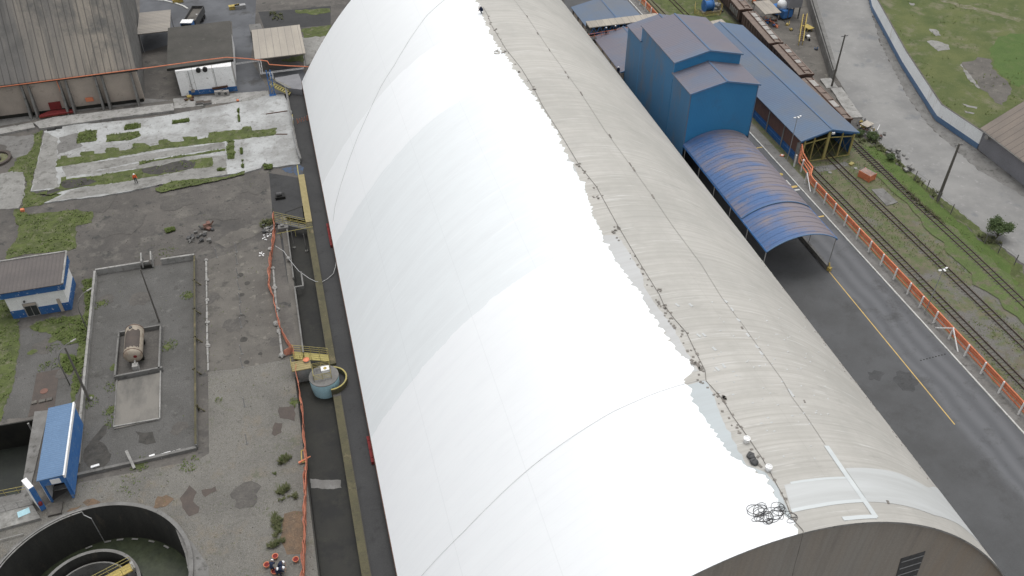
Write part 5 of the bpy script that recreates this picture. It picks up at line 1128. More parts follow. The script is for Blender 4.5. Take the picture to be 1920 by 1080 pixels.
for i, px in enumerate([-10, 68, 137, 203, 262]):
    q = G(px, 222-.145*px); m = MB()
    for s in ((-.55, .55) if i < 4 else (.0,)):
        x = q.x+s; m.add([(x-.17, 157.0, 0), (x-.17, 155.2, 0), (x-.17, 156.75, 5.9), (x-.17, 157.0, 5.9), (x+.17, 157.0, 0), (x+.17, 155.2, 0), (x+.17, 156.75, 5.9), (x+.17, 157.0, 5.9)], [(0, 3, 2, 1), (4, 5, 6, 7), (1, 2, 6, 5), (2, 3, 7, 6)])
        m.build('buttress', M['con'], BWH); m = MB()
m = MB(); m.box(-75, 156.7, .02, -27, 157, .5); m.build('wall_plinth', M['dark_con'], BWH)
# red hatch hood against the wall
q = PY(112, 200, 156.6); t = thing('red_hatch_hood', 'dark red steel hatch hood standing against the tan warehouse wall', 'hatch', (-42.5, 156, 0))
P = [PY(x, y, 156.9) for x, y in [(90, 193), (112, 190), (117, 206), (96, 210)]]
m = MB(); m.add([(p.x, 156.85, p.z) for p in P]+[(p.x, 157.0, p.z) for p in P], [(0, 3, 2, 1), (0, 1, 5, 4), (1, 2, 6, 5), (3, 0, 4, 7)]); m.build('back_plate', M['red'], t)
L = gp([(94, 208), (119, 205), (139, 206), (138, 210), (75, 220), (73, 217)], .4); m = MB(); m.prism(L, .3, .5); m.build('apron', M['red'], t)
q = G(139, 210, .2); p = G(74, 220, .2); m = MB(); m.bar(p, q, .12, .3); m.build('orange_edge', M['orange'], t)
a, b = PY(106, 152, 156.4), PY(123, 195, 156.7); m = MB(); m.tube([a, Vector((b.x, 156.5, max(.4, b.z)))], .07, 6)
props(m.build('drop_pipe', M['orange']), 'thin red drop pipe coming down the tan wall beside the red hood', 'pipe')
a = PY(168, 187, 156.8); m = MB(); m.cbox((a.x, 156.8, a.z-.3), 1.3, .25, .7); props(m.build('wall_box', M['orange']), 'small orange box fixed low on the tan warehouse wall', 'box')
# fire pipe along the eaves, over the flat roof and on to the arch
fp_ = [PY(-40, 168.5, 156.0), PY(254, 130, 156.0), PY(290, 125.5, 156.6), PY(330, 120, 157), PY(380, 113, 157), PY(425, 107.5, 157), PY(464, 110, 156.5), PY(501, 114.5, 156), PY(505, 121, 154.5), PY(540, 123.5, 154.2), PY(578, 125, 154.2)]
m = MB(); m.tube(fp_, .085, 6); props(m.build('fire_pipe', M['orange'], smooth=True), 'long thin orange pipe along the tan eaves and over the black roof', 'pipe')
# flat black roof building
FB = thing('white_pumphouse', 'white walled building with blue base and sooty flat roof', 'building', (-15.5, 156.3, 0))
P = gp([(315, 53), (432, 39.5), (438, 113), (313, 131)], 5.2)
m = MB(); m.prism([(-20.4, 157.0), (-10.5, 156.4), (-10.3, 175), (-21.3, 175)], 0, 5.0); m.build('wall', M['white_wall'], FB)
m = MB(); m.prism(P, 5.02, 5.3); rf = m.build('roof', M['black_roof'], FB)
m = MB(); m.bar((P[3].x, P[3].y-.05, 5.2), (P[2].x, P[2].y-.05, 5.2), .12, .45); m.build('roof_edge', M['dark_con'], rf)
m = MB(); m.hexa([(-19.0, 156.86, .02), (-10.35, 156.3, .02), (-10.35, 156.4, .02), (-19.0, 156.96, .02), (-19.0, 156.86, .95), (-10.35, 156.3, .95), (-10.35, 156.4, .95), (-19.0, 156.96, .95)]); m.build('blue_base', M['blue_peel'], FB)
for x, y in ((372, 133), (384.5, 131.5)):
    q = PY(x, y, 156.4); m = MB(); m.tube([(q.x, 156.75, q.z+.1), (q.x, 156.2, q.z+.1)], .42, 16); m.build('extractor_fan', M['dark'], FB)
a, b = PY(398, 166, 156.5), PY(427, 161.5, 156.4); m = MB(); m.bar((a.x, a.y-.06, a.z), (b.x, b.y-.06, b.z), .1, .4); m.build('rusty_vent', M['rust'], FB)
a = PY(362, 171, 156.6); m = MB(); m.cbox((a.x, 156.65, a.z-.2), .6, .2, .5); m.build('meter_box', M['tan_wall'], FB)
for x in (-18.2, -13.8): m = MB(); m.box(x-.05, 156.55, .9, x+.05, 156.75, 4.9); m.build('cable_duct', M['grey_metal'], FB)
for px, sz in ((412, 1.6), (424, 1.2)):
    q = G(px, 177); t = thing('condenser_unit', 'grey %s unit standing against the blue base of the white building' % ('wider' if sz > 1.4 else 'narrower'), 'air conditioner', q)
    m = MB(); m.cbox((q.x, q.y-.3, .1), sz, .7, .8); m.build('casing', M['hatch_grey'], t); m = MB(); m.tube([(q.x, q.y-.67, .5), (q.x, q.y-.62, .5)], .28, 14); m.build('fan_grille', M['dark_metal'], t)
junk('yellow pallets and planks stacked beside the white building corner', 356, 187, 21, 8, .8, ('yellow', 'mustard' if 'mustard' == 'x' else 'rust'))
for i, px in enumerate((375, 389)):
    q = G(px, 194); m = MB(); m.box(q.x-.75, q.y-.5, .02, q.x+.75, q.y+.5, .35); o = m.build('concrete_trough', M['con']); props(o, 'low concrete trough in front of the white building, %s one' % ('left' if i == 0 else 'right'), 'trough', 'concrete troughs before the white building')
    m = MB(); m.box(q.x-.62, q.y-.38, .36, q.x+.62, q.y+.38, .38); m.build('dark_cover', M['brown_slab'], o)
q = G(446, 190); m = MB(); m.blob((q.x, q.y, .22), .26, 4, 2, .8); props(m.build('orange_bag', M['orange'], smooth=True), 'small orange bag on the pale slab below the white building', 'bag')
# small canopies and road things
canopy4('ribbed_canopy', 'small ribbed grey canopy beside the tan warehouse gable', -28.1, 177.2, -21.9, 187.3, 4, M['grey_shed'], .1)
canopy4('tan_canopy', 'tan sheet canopy on thin posts between the white building and the arch', -6.3, 160.2, 3.1, 172.9, 4, M['tan_shed'], .15)
q = G(478, 55); m = MB(); m.prism(gp([(466, 46), (488, 44), (492, 54), (470, 60)], 2.4), 0, 2.4); props(m.build('concrete_kiosk', M['con']), 'small grey concrete kiosk at the corner of the tan canopy', 'kiosk')
for i, (px, py, w_, mt) in enumerate([(440, 16.5, 1.3, 'yellow'), (451, 15.5, 1.3, 'grey_metal'), (334, 4, 1.3, 'yellow')]):
    q = G(px, py); m = MB(); m.cbox((q.x, q.y, .02), 2.2, 1.0, .7, .1); m.cbox((q.x, q.y, .72), 2.3, 1.1, .06, .1)
    props(m.build('road_barrier', M[mt]), ['yellow barrier box standing on the grey road behind the white building', 'grey barrier box beside the yellow one on the road', 'yellow barrier box at the curved kerb near the truck'][i], 'barrier')
m = MB(); KP = [G(*p) for p in Z2((150, 0), (300, 10), (400, 35), (460, 55), (500, 80))]; wallstrip(m, KP, 0, .2, .35); m.build('kerb', M['white_line'], kind='structure')
# tipper truck
TR = thing('tipper_truck', 'dark tipper truck with a white cab parked behind the flat black roof', 'truck', (-18.2, 187.5, 0))
A, B = Vector((-16.9, 191.6)), Vector((-18.6, 184.8)); D = (B-A).normalized(); N_ = Vector((-D.y, D.x))
def trbox(m, c, l, w_, z0, z1): 
    P = [c-D*l/2-N_*w_/2, c+D*l/2-N_*w_/2, c+D*l/2+N_*w_/2, c-D*l/2+N_*w_/2]; m.prism([(p.x, p.y) for p in P], z0, z1)
c0 = (A+B)/2
m = MB(); trbox(m, c0-D*.3, 9.2, 1.0, .7, .95); m.build('chassis', M['dark_metal'], TR)
bd = MB(); trbox(bd, c0, 7.4, 2.5, 1.0, 1.2)
for s in (-1, 1): trbox(bd, c0+N_*s*1.22, 7.4, .1, 1.2, 2.5)
for s in (-1, 1): trbox(bd, c0+D*s*3.66, .1, 2.5, 1.2, 2.5)
bd.build('tipper_body', M['dark_metal'], TR)
m = MB(); trbox(m, c0, 7.1, 2.25, 1.2, 1.9); m.build('load', M['dust'], TR)
m = MB(); trbox(m, c0+D*4.75-N_*.1, 1.7, 2.3, .8, 2.75); cb = m.build('cab', M['blue_wall'], TR); m = MB(); trbox(m, c0+D*4.75-N_*.1, 1.75, 2.35, 2.75, 2.85); m.build('cab_roof', M['white'], cb)
m = MB(); trbox(m, c0+D*5.62-N_*.1, .06, 2.0, 1.7, 2.6); m.build('windscreen', M['glass'], cb)
for dd in (-2.8, -1.5, 4.6):
    for s in (-1, 1):
        p = c0+D*dd+N_*s*1.0; q2 = p+N_*s*.25; m = MB(); m.tube([(p.x, p.y, .5), (q2.x, q2.y, .5)], .5, 16); m.build('wheel', M['dark'], TR)
q = G(373, 44); m = MB(); m.tube([(q.x, q.y, 0), (q.x, q.y, 1.9)], .12, 8); m.cbox((q.x, q.y, 1.9), .3, .3, .15); props(m.build('white_post', M['white']), 'short white post beside the rear wheels of the dark truck', 'post')
# pipe bridge
t = thing('pipe_bridge', 'grey truss pipe bridge on a blue post between white building and arch', 'pipe bridge', G(512, 180))
b0 = G(512, 180); tp = PY(499, 116, b0.y+1.5)
for s in (-.35, .35): m = MB(); m.bar((b0.x+s, b0.y, 0), (b0.x+s, b0.y, 5.2), .16); m.build('blue_post', M['blue_wall'], t)
m = MB()
for k in range(6): z = .3+k*.8; m.bar((b0.x-.35, b0.y, z), (b0.x+.35, b0.y, z+.7), .07)
m.cbox((b0.x, b0.y, 0), 1.2, .7, .3); m.build('post_lacing', M['blue_wall'], t)
def beam2(t, P, Q, w_=.45, nm='truss'):
    m = MB(); P = Vector(P); Q = Vector(Q); u = (Q-P).normalized().cross(Vector((0, 0, 1)))*w_/2
    for s in (-1, 1): m.bar(P+u*s, Q+u*s, .09)
    n = max(2, int((Q-P).length/.8))
    for k in range(n): a = P.lerp(Q, k/n); b = P.lerp(Q, (k+1)/n); m.bar(a-u, b+u, .05); m.bar(a-u, a+u, .05)
    m.build(nm, M['grey_metal'], t)
beam2(t, PY(440, 120, 156.5), PY(488, 113, 156)); beam2(t, PY(489, 138, 153.4), PY(570, 128, 153.4)); beam2(t, PY(487, 114, 156), PY(491, 139, 153.4))
# grey low roof and stairs left of the arch
P = gp([(515, 146), (560, 138), (568, 160), (566, 168), (540, 165), (517, 152)], 1.2); m = MB(); m.prism(P, 0, 1.2); props(m.build('low_grey_annexe', M['tarp_grey']), 'low bluish grey flat annexe at the far foot of the arch', 'annexe')
q = G(510, 147); t = thing('junction_box', 'white junction box with dark dial beside the blue post', 'box', q); m = MB(); m.cbox((q.x, q.y, 0), .7, .5, 1.2); m.build('cabinet', M['white'], t); m = MB(); m.tube([(q.x, q.y-.3, .8), (q.x, q.y-.25, .8)], .15, 12); m.build('dial', M['dark'], t)
a, b = G(507, 157, 2.0), G(545, 176, .3); t = thing('yellow_stair', 'yellow stair with handrails leading down beside the pale slab', 'stairs', (b.x, b.y, 0))
d = (b-a); d.z = 0; d.normalize(); sN = Vector((-d.y, d.x, 0))
for k in range(9): p = a.lerp(b, (k+.5)/9); m = MB(); m.bar(p-sN*.45, p+sN*.45, .3, .05); m.build('tread', M['mustard'], t)
for s in (-.5, .5):
    m = MB(); m.bar(a+sN*s, b+sN*s, .08, .2); m.build('stringer', M['mustard'], t)
    m = MB(); m.tube([a+sN*s+Vector((0, 0, 1)), b+sN*s+Vector((0, 0, 1))], .03, 6)
    for k in (0, .5, 1): m.tube([a.lerp(b, k)+sN*s, a.lerp(b, k)+sN*s+Vector((0, 0, 1))], .03, 6)
    m.build('handrail', M['mustard'], t)
SR = [G(x, y, .2) for x, y in [(535, 166), (541, 200), (548, 240), (556, 280), (563, 304)]]
railing('slab_railing', 'galvanised railing along the right edge of the pale slab', SR, 1.1, M['grey_metal'], step=2.4, r=.035)
m = MB(); wallstrip(m, [p-Vector((0, 0, .2)) for p in SR], 0, .9, .3); props(m.build('slab_edge_wall', M['con']), 'low wall below the railing at the right edge of the pale slab', 'wall')
t = thing('safety_netting', 'short red zigzag safety netting across the dark passage by the arch', 'netting', G(565, 229)); 
a, b = G(558, 232), G(577, 226); m = MB(); n = 8
for k in range(n): p = a.lerp(b, k/n); q = a.lerp(b, (k+1)/n); m.bar(p+Vector((0, 0, .1 if k % 2 else .9)), q+Vector((0, 0, .9 if k % 2 else .1)), .05)
m.build('mesh_band', M['net'], t); m = MB(); m.bar(a, a+Vector((0, 0, 1)), .08); m.bar(b, b+Vector((0, 0, 1)), .08); m.build('stake', M['orange'], t)
# blue tarp on the apron
sheet('blue_paint_patch', gp([(527, 316), (556, 309), (568, 314), (569, 329), (556, 328), (535, 322)]), .024, M['blue_faded'], rough=.2)
q = G(526, 371); t = thing('machine_base', 'small dark machine base on the asphalt left of the yellow walkway', 'machine', q)
m = MB(); m.cbox((q.x, q.y, 0), 1.5, 1.1, .5); m.build('plinth', M['dark_con'], t); m = MB(); m.tube([(q.x-.5, q.y, .75), (q.x+.3, q.y, .75)], .3, 12); m.build('motor', M['dark_metal'], t)
# mossy wall, yellow walkway
MWp = [(-1.9, 20), (-1.9, 50), (-1.85, 89), (-1.9, 108.5)]
m = MB(); m.prism([(-1.95, 20), (-1.95, 74.8), (-1.05, 74.8), (-1.1, 20)], -.9, .35); m.prism([(-1.9, 80.4), (-1.93, 111), (-1.0, 111), (-.95, 80.4)], -.9, .35)
props(m.build('mossy_wall', M['moss']), 'long low mossy channel wall parallel to the arched warehouse', 'wall')
q0, q1 = G(566, 331), G(580, 402); m = MB(); m.box(-1.93, 111.1, .1, -.95, q0.y, .42); props(m.build('yellow_walkway', M['yellow_grate']), 'yellow grating walkway at the far end of the mossy wall', 'walkway')
m = MB(); m.tube([G(560, 331), G(552, 270), G(548, 215)], .1, 6); props(m.build('yellow_pipe', M['mustard']), 'thin dull yellow pipe running along the slab toward the walkway', 'pipe')
# footbridge across the upper channel
t = thing('footbridge', 'yellow railed footbridge crossing the upper end of the dark channel', 'footbridge', (-4, 111.5, 0))
m = MB(); m.prism([(-6.3, 112.0), (-1.9, 109.2), (-1.9, 110.4), (-6.3, 113.4)], .35, .45); m.build('deck', M['dark_metal'], t)
railing('', '', [(-6.3, 113.4, .45), (-1.9, 110.4, .45)], 1.1, M['mustard'], rails=3, step=1.4, parent=t); railing('', '', [(-6.3, 112.0, .45), (-1.9, 109.2, .45)], 1.1, M['mustard'], rails=3, step=1.4, parent=t)
t = thing('handrail', 'long thin yellow handrail sloping across the channel below the footbridge', 'railing', (-5.5, 106, 0)); a, b = G(519, 438, 1), G(586, 425, 1.4); m = MB(); m.tube([a, b], .04, 6); m.build('rail', M['mustard'], t)
for k in (.1, .5, .9): p = a.lerp(b, k); m = MB(); m.tube([(p.x, p.y, 0), p], .035, 6); m.build('post', M['mustard'], t)
for i, (x0_, y0_, x1_, y1_) in enumerate([(545, 436, 552, 465), (567, 430, 575, 471)]):
    b = G(x1_, y1_, -1); m = MB(); m.tube([b, b+Vector((0, 0, 3.2))], .06, 8); m.lathe((b.x, b.y, -1), [(.22, 0), (.22, .15), (.1, .2)], 10)
    props(m.build('steel_post', M['con']), 'slim grey post standing in the channel, %s footbridge end' % ('nearer the left' if i == 0 else 'nearer the right'), 'post', 'slim posts standing in the channel')
q = G(532, 431); m = MB(); m.cbox((q.x, q.y, 0), 1.5, 1.0, .7); m.cbox((q.x-.1, q.y, .7), .5, .5, .3); props(m.build('valve_box', M['con']), 'grey concrete valve box under the yellow footbridge rails', 'box')
t = thing('channel_upstand', 'thin concrete upstand lining the left side of the upper channel', 'wall', (-4.7, 98, 0))
m = MB(); m.box(-4.85, 98.5, 0, -4.65, 112, .5); m.box(-4.85, 81, 0, -4.65, 96.5, .5); m.box(-4.65, 96.3, 0, -3.5, 96.5, .5); m.box(-3.7, 96.5, 0, -3.5, 99.5, .5); m.build('upstand', M['con'], t)
sheet('green_sludge', gp(ZB((790, 455), (840, 450), (845, 490), (800, 500)), -.97), -.97, M['grass'], kind='stuff', rough=.1)
# hose across channel
hp = [G(516, 461, .9), G(532, 471, .7), G(542, 486, .6), G(560, 508, .35), G(580, 522, .5), G(592, 528, .45), G(604, 528.5, .08), G(614, 523, .06), G(625, 513, .3), G(629, 500, .6), G(631, 485, 1.0)]
m = MB(); m.tube(hp, .05, 6); props(m.build('grey_hose', M['thin_rope'], smooth=True), 'pale hose sagging across the dark channel toward the arch', 'hose')
q = G(541, 485, .5); m = MB(); m.blob((q.x, q.y, .55), .32, 6, 2, .8); props(m.build('hose_float', M['light_con'], smooth=True), 'pale lump resting on the hose over the channel', 'float')
# white stones with kerb lines
def kerbline(label, P, w_=.22, h=.18, mat='light_con'):
    m = MB()
    for a, b in zip(P, P[1:]):
        a = G(*a); b = G(*b); n = max(1, int((b-a).length/1.3))
        for k in range(n):
            p = a.lerp(b, k/n); q = a.lerp(b, (k+.93)/n); j = .03*noise.noise(p*3); m.bar(p+Vector((j, 0, h/2)), q+Vector((-j, 0, h/2)), w_*(1+noise.noise(p)*.4), h)
    return props(m.build('kerb_line', M[mat]), label, 'kerb')
kerbline('broken whitewashed kerb line left of the rows of thin posts', [(387, 490), (388, 560), (389, 640), (391, 697)]); kerbline('broken pale kerb line beside the orange net and channel', [(513, 508), (517, 560), (523, 615), (529, 665)], .25, .25)
def stone(px, py, r_, label, i, group):
    q = G(px, py); m = MB(); m.blob((q.x, q.y, r_*.45), r_, i, 2, .65, amp=.45); props(m.build('concrete_block', M['light_con']), label, 'block', group)
for i, (px, py, r_) in enumerate([(507, 468, .35), (512, 504, .3), (515, 541, .35), (520, 581, .33), (518, 608, .42), (524, 622, .35), (529, 668, .42)]): stone(px, py, r_, 'pale concrete lump at the foot of the orange net, %s from the far end' % ORD[i], i, 'pale lumps along the orange net')
for i, (px, py) in enumerate([(387, 489), (388, 526), (388.5, 564), (389, 606), (390.5, 649)]): stone(px, py, .3, 'pale lump on the whitewashed kerb line, %s from the far end' % ORD[i], i+10, 'pale lumps on the whitewashed kerb')
PP = [(444, 473), (445, 495), (447, 520), (449, 542), (451, 567), (452, 589), (453, 614), (454, 664), (455, 689), (459, 762), (463, 832)]
pt0 = None
for i, p in enumerate(PP):
    q = G(*p); lb = 'thin grey post on the dusty paving, %s of its row from the far end' % ORD[i]
    if pt0 is None:
        pt0 = t = thing('thin_post', lb, 'post', q, 'row of thin posts on the dusty paving')
        m = MB(); m.tube([q, q+Vector((.05, 0, 1.7))], .05, 6); m.build('shaft', M['grey_metal'], t); m = MB(); m.lathe(q, [(.2, 0), (.16, .08)], 10); m.build('foot', M['con'], t)
    else: t = copy_tree(pt0); t.location = q; t['label'] = lb; t.rotation_euler = (.05*sin(i*3), .04*cos(i*5), 0)
q = G(407, 483); t = copy_tree(pt0); t.location = q; t['label'] = 'lone thin post left of the row on the dusty paving'; del t['group']
for i, (px, py, r_) in enumerate([(450, 516, .42), (463, 531, .35), (453, 553, .42), (454, 594, .5), (457, 637, .55), (488, 663, .3), (462, 680, .3), (462, 604, .2)]):
    q = G(px, py); sheet('tar_stain', circle((q.x, q.y), r_, 14), .036, M['wet'], rough=.1, seed=i)
junk('pile of grey rubble heaped on the dusty paving near the gate posts', 372, 445, 33, 16, 2.0, ('con', 'dark_metal')); junk('small heap of orange brick rubble on the dark paving', 391, 428, 34, 9, .5, ('rust', 'brick'))
junk('dark debris and pinkish lump beside the upper end of the orange net', 505, 432, 35, 10, .9, ('dark_metal', 'con', 'tan_wall') if False else ('dark_metal', 'con', 'light_con'))
for i, (px, py) in enumerate([(493, 479), (499, 447), (503, 441)]):
    rr_ = random.Random(i+60); q = G(px, py); m = MB()
    for k in range(7): m.cbox((q.x+rr_.gauss(0, .35), q.y+rr_.gauss(0, .3), .03), rr_.uniform(.1, .35), rr_.uniform(.08, .2), .07, rr_.uniform(0, 3))
    props(m.build('white_litter', M['white']), 'scattered white litter %s' % ['left of the orange net near the pale lumps', 'just left of the net, lower of the pair by the footbridge', 'just left of the net, upper of the pair by the footbridge'][i], 'litter')

# orange net fences
def net(label, P, h=1.1, slack=.12):
    Q = [G(*p) for p in P]; t = thing('orange_net_fence', label, 'net fence', Q[0]); pts = []
    for a, b in zip(Q, Q[1:]):
        n = max(2, int((b-a).length/.35))
        for k in range(n): pts.append(a.lerp(b, k/n))
    pts.append(Q[-1])
    def P3(i, z): p = pts[i]; return Vector((p.x+slack*noise.noise(Vector((i*.35, z*1.5, 0)))*(1+z), p.y, z*h*(1+.12*sin(i*.7))+.03))
    m = MB()
    for z in [k/7 for k in range(8)]:
        for i in range(len(pts)-1): m.bar(P3(i, z), P3(i+1, z), .045, .07)
    for i in range(len(pts)):
        m.bar(P3(i, 0), P3(i, 1), .04, .05)
        if i < len(pts)-1: a, b = P3(i, .5), P3(i+1, .5); m.bar(a.lerp(b, .5)-Vector((0, 0, h*.45)), a.lerp(b, .5)+Vector((0, 0, h*.45)), .035, .04)
    m.build('net', M['net'], t)
    for i in range(0, len(pts), 9): m = MB(); m.tube([pts[i], pts[i]+Vector((0, 0, h+.15))], .035, 6); m.build('stake', M['wood_pole'], t)
net('orange net fence from the footbridge down to the round tank', [(513, 407), (516, 433), (515, 447), (511, 473), (507, 507), (505, 544), (513, 560), (519, 589), (524, 613), (535, 639), (549, 660), (554, 676)], 1.0)
net('orange net fence along the lower channel toward the group of people', [(556, 695), (560, 720), (568, 770), (573, 840), (576, 864), (575, 900), (574, 951), (573, 1018), (571, 1085)], 1.15, .1)
net('crumpled second layer of orange net beside the granite setts', [(571, 880), (572, 950), (570, 1015), (568, 1085)], .5, .15)
net('short orange net across the asphalt strip beside the round tank', [(533, 668), (550, 662)], 1)
# orange barrier post group at mid net
t = thing('orange_barrier', 'orange steel frame with a cone leaning against the lower net fence', 'frame', G(566, 860)); 
a, b, c_, d_ = [G(*p, .3) for p in [(565, 845), (573, 843), (574, 865), (566, 867)]]
m = MB()
for u, v in ((a, b), (b, c_), (c_, d_), (d_, a)): m.bar(u, v, .1)
m.build('frame_bars', M['yellow'], t); a = G(560, 868, .3); m = MB(); m.tube([a, a+Vector((1.4, .35, .3))], .14, 8, r2=.05); m.build('cone', M['orange'], t)

# round tank with platform
TK = Vector((-2.65, 77.6, 0))
t = thing('round_tank', 'round pale blue tank with dark rim standing in the channel', 'tank', (TK.x, TK.y, -1))
m = MB(); m.lathe((TK.x, TK.y, -1), [(1.62, 0), (1.74, 1.2), (1.78, 2.35)], 40, cap=False); m.build('shell', M['tank_blue'], t, smooth=True)
m = MB(); m.lathe((TK.x, TK.y, 1.3), [(1.8, 0), (1.8, .12), (0.001, .15)], 40, cap=False); m.build('top_slab', M['con'], t)
m = MB(); m.cbox((TK.x+.3, TK.y+.75, 1.46), 1.0, .75, .45); ct = m.build('control_box', M['white'], t); m = MB(); m.lathe((TK.x+.3, TK.y+.7, 1.91), [(.2, 0), (.2, .06), (.05, .1)], 12); m.build('dial', M['yellow'], ct)
railing('', '', [(TK.x-1.2, TK.y-.7, 1.45), (TK.x-1.2, TK.y+1.3, 1.45), (TK.x+.9, TK.y+1.3, 1.45), (TK.x+.9, TK.y-.7, 1.45), (TK.x-1.2, TK.y-.7, 1.45)], 1.0, M['mustard'], rails=4, step=1.05, parent=t)
t = thing('round_pit_wall', 'mossy yellow curved wall hugging the right side of the round tank', 'wall', (TK.x+.55, TK.y, 0))
m = MB(); m.lathe((TK.x+.75, TK.y-.1, -1), [(2.0, 0), (2.0, 1.75), (1.8, 1.75), (1.8, 0)], 28, a0=radians(-95), a1=radians(88), cap=False); m.build('parapet', M['moss'], t)
m = MB(); m.lathe((TK.x+.75, TK.y-.1, .78), [(1.98, 0), (2.0, .1), (1.82, .1)], 28, a0=radians(-95), a1=radians(88), cap=False); m.build('yellow_rim', M['mustard'], t)
t = thing('yellow_platform', 'yellow grating platform left of the round tank', 'platform', (-5.1, 80.3, 0))
m = MB(); m.box(-6.3, 79.5, 1.1, -4.0, 81.2, 1.2); m.build('deck', M['yellow_grate'], t)
m = MB(); m.box(-6.1, 79.6, -1, -4.2, 79.9, 1.1); m.box(-4.2, 79.6, -1, -4.0, 81.1, 1.1); m.build('support_wall', M['light_con'], t)
railing('', '', [(-6.3, 79.5, 1.2), (-6.3, 81.2, 1.2), (-4.0, 81.2, 1.2)], .9, M['mustard'], rails=2, step=1.1, parent=t)
t = thing('footbridge', 'yellow railed footbridge crossing the channel just behind the round tank', 'footbridge', (-4, 82.5, 0))
m = MB(); m.prism([(-6.0, 82.4), (-1.7, 80.8), (-1.7, 82.0), (-6.0, 83.8)], .4, .5); m.build('deck', M['mustard'], t)
for a, b in (((-6.0, 83.8, .5), (-1.7, 82.0, .5)), ((-6.0, 82.4, .5), (-1.7, 80.8, .5))): railing('', '', [a, b], 1.1, M['mustard'], rails=3, step=1.2, parent=t)
q = G(574, 674, 1.5); t = thing('round_valve', 'orange topped round valve head on the yellow platform', 'valve', (q.x, q.y, 1.2)); m = MB(); m.lathe((q.x, q.y, .4), [(.35, 0), (.35, .9), (.2, 1.0)], 16); m.build('barrel', M['light_con'], t); m = MB(); m.lathe((q.x, q.y, 1.4), [(.38, 0), (.4, .12), (.15, .2)], 16); m.build('cap', M['orange'], t)

# ------------------------------------------------------------------ walled yard
def ywall(label, P, h, w_, mat='light_con', name='yard_wall'):
    m = MB(); 
    for a, b in zip(P, P[1:]): m.bar((a[0], a[1], h/2), (b[0], b[1], h/2), w_, h)
    return props(m.build(name, M[mat]), label, 'wall')
ywall('low pale wall at the far end of the gravel yard, left of the gate posts', [(-31.4, 107), (-24.2, 107.0)], .95, .3); ywall('low pale wall at the far end of the gravel yard, right of the gate posts', [(-22.6, 107.0), (-18.0, 106.9)], .95, .3)
ywall('long pale wall along the left side of the gravel yard', [(-31.45, 106.8), (-31.1, 88), (-30.75, 72.5)], .9, .3); RYW = ywall('thin dull yellow wall along the right side of the gravel yard', [(-18.0, 106.7), (-17.95, 90), (-17.85, 71.2)], .8, .2, 'moss' if False else 'con')
ywall('low kerb wall across the near end of the gravel yard', [(-30.6, 70.7), (-24.6, 70.9), (-17.9, 71.2)], .45, .35, 'con')
m = MB(); m.bar((-18.0, 106.7, .84), (-17.88, 71.3, .84), .24, .06)
m.build('coping', M['moss'], RYW)
for i, (px, py) in enumerate([(369, 533), (369, 587), (371, 640), (369, 700), (375, 769)]):
    q = G(px, py); m = MB(); m.bar((q.x-.35, q.y, .9), (q.x+.6, q.y-.35, .0), .12); m.bar((q.x-.1, q.y, 0), (q.x-.1, q.y, 1.05), .16)
    props(m.build('wall_prop', M['moss']), 'small raking prop on the right yard wall, %s from the far end' % ORD[i], 'prop', 'props on the right yard wall')
for i, (x0_, y0_, x1_, y1_) in enumerate([(262, 487, 270, 505), (281, 481, 288, 502)]):
    b = G(x1_, y1_); h = 1.6; m = MB(); m.bar((b.x, b.y, h/2), (b.x-.1, b.y+1.9, h/2+.1), .2, h*.9); props(m.build('gate_pier', M['light_con']), 'pale pier of the yard gate, %s one' % ('left' if i == 0 else 'right'), 'pier', 'pale gate piers of the gravel yard')
m = MB(); a = G(276, 503); m.box(a.x-.75, a.y-.1, 0, a.x+.75, a.y+.1, .6); props(m.build('gate_leaf', M['dark_con']), 'dark low gate leaf between the two pale piers', 'gate')
b = G(299, 604); pole('dark pole rising from the gravel near the rusty tank basin', b, 9.1, .13, arm=False); 
b = G(168, 751); pole('thick dark pole leaning beside the left yard wall', b, 9.0, .17, arm=False)
m = MB(); q = G(171, 749); m.blob((q.x, q.y, .15), .25, 2, 1); props(m.build('pale_stone', M['light_con']), 'pale stone at the foot of the thick leaning pole', 'stone')
def swan(label, b, h, dx, dy):
    t = thing('street_lamp', label, 'street lamp', b, 'curved street lamps beside the gravel yard')
    P = [Vector((b.x, b.y, 0)), Vector((b.x, b.y, h*.62)), Vector((b.x+dx*.08, b.y+dy*.08, h*.8)), Vector((b.x+dx*.35, b.y+dy*.35, h*.93)), Vector((b.x+dx*.7, b.y+dy*.7, h)), Vector((b.x+dx, b.y+dy, h+.05))]
    m = MB(); m.tube(P, .075, 8, r2=.05); m.build('mast', M['con'], t, smooth=True)
    d = Vector((dx, dy, 0)).normalized(); e = P[-1]; m = MB(); m.bar(e-d*.1, e+d*.6+Vector((0, 0, .05)), .2, .1); m.build('lamp_head', M['light_con'], t); return t
swan('curved street lamp by the blue and white gatehouse', G(165, 621), 5.8, 1.6, 1.0); swan('curved street lamp beside the thick leaning pole', G(131, 722), 5.9, 1.9, 1.1)
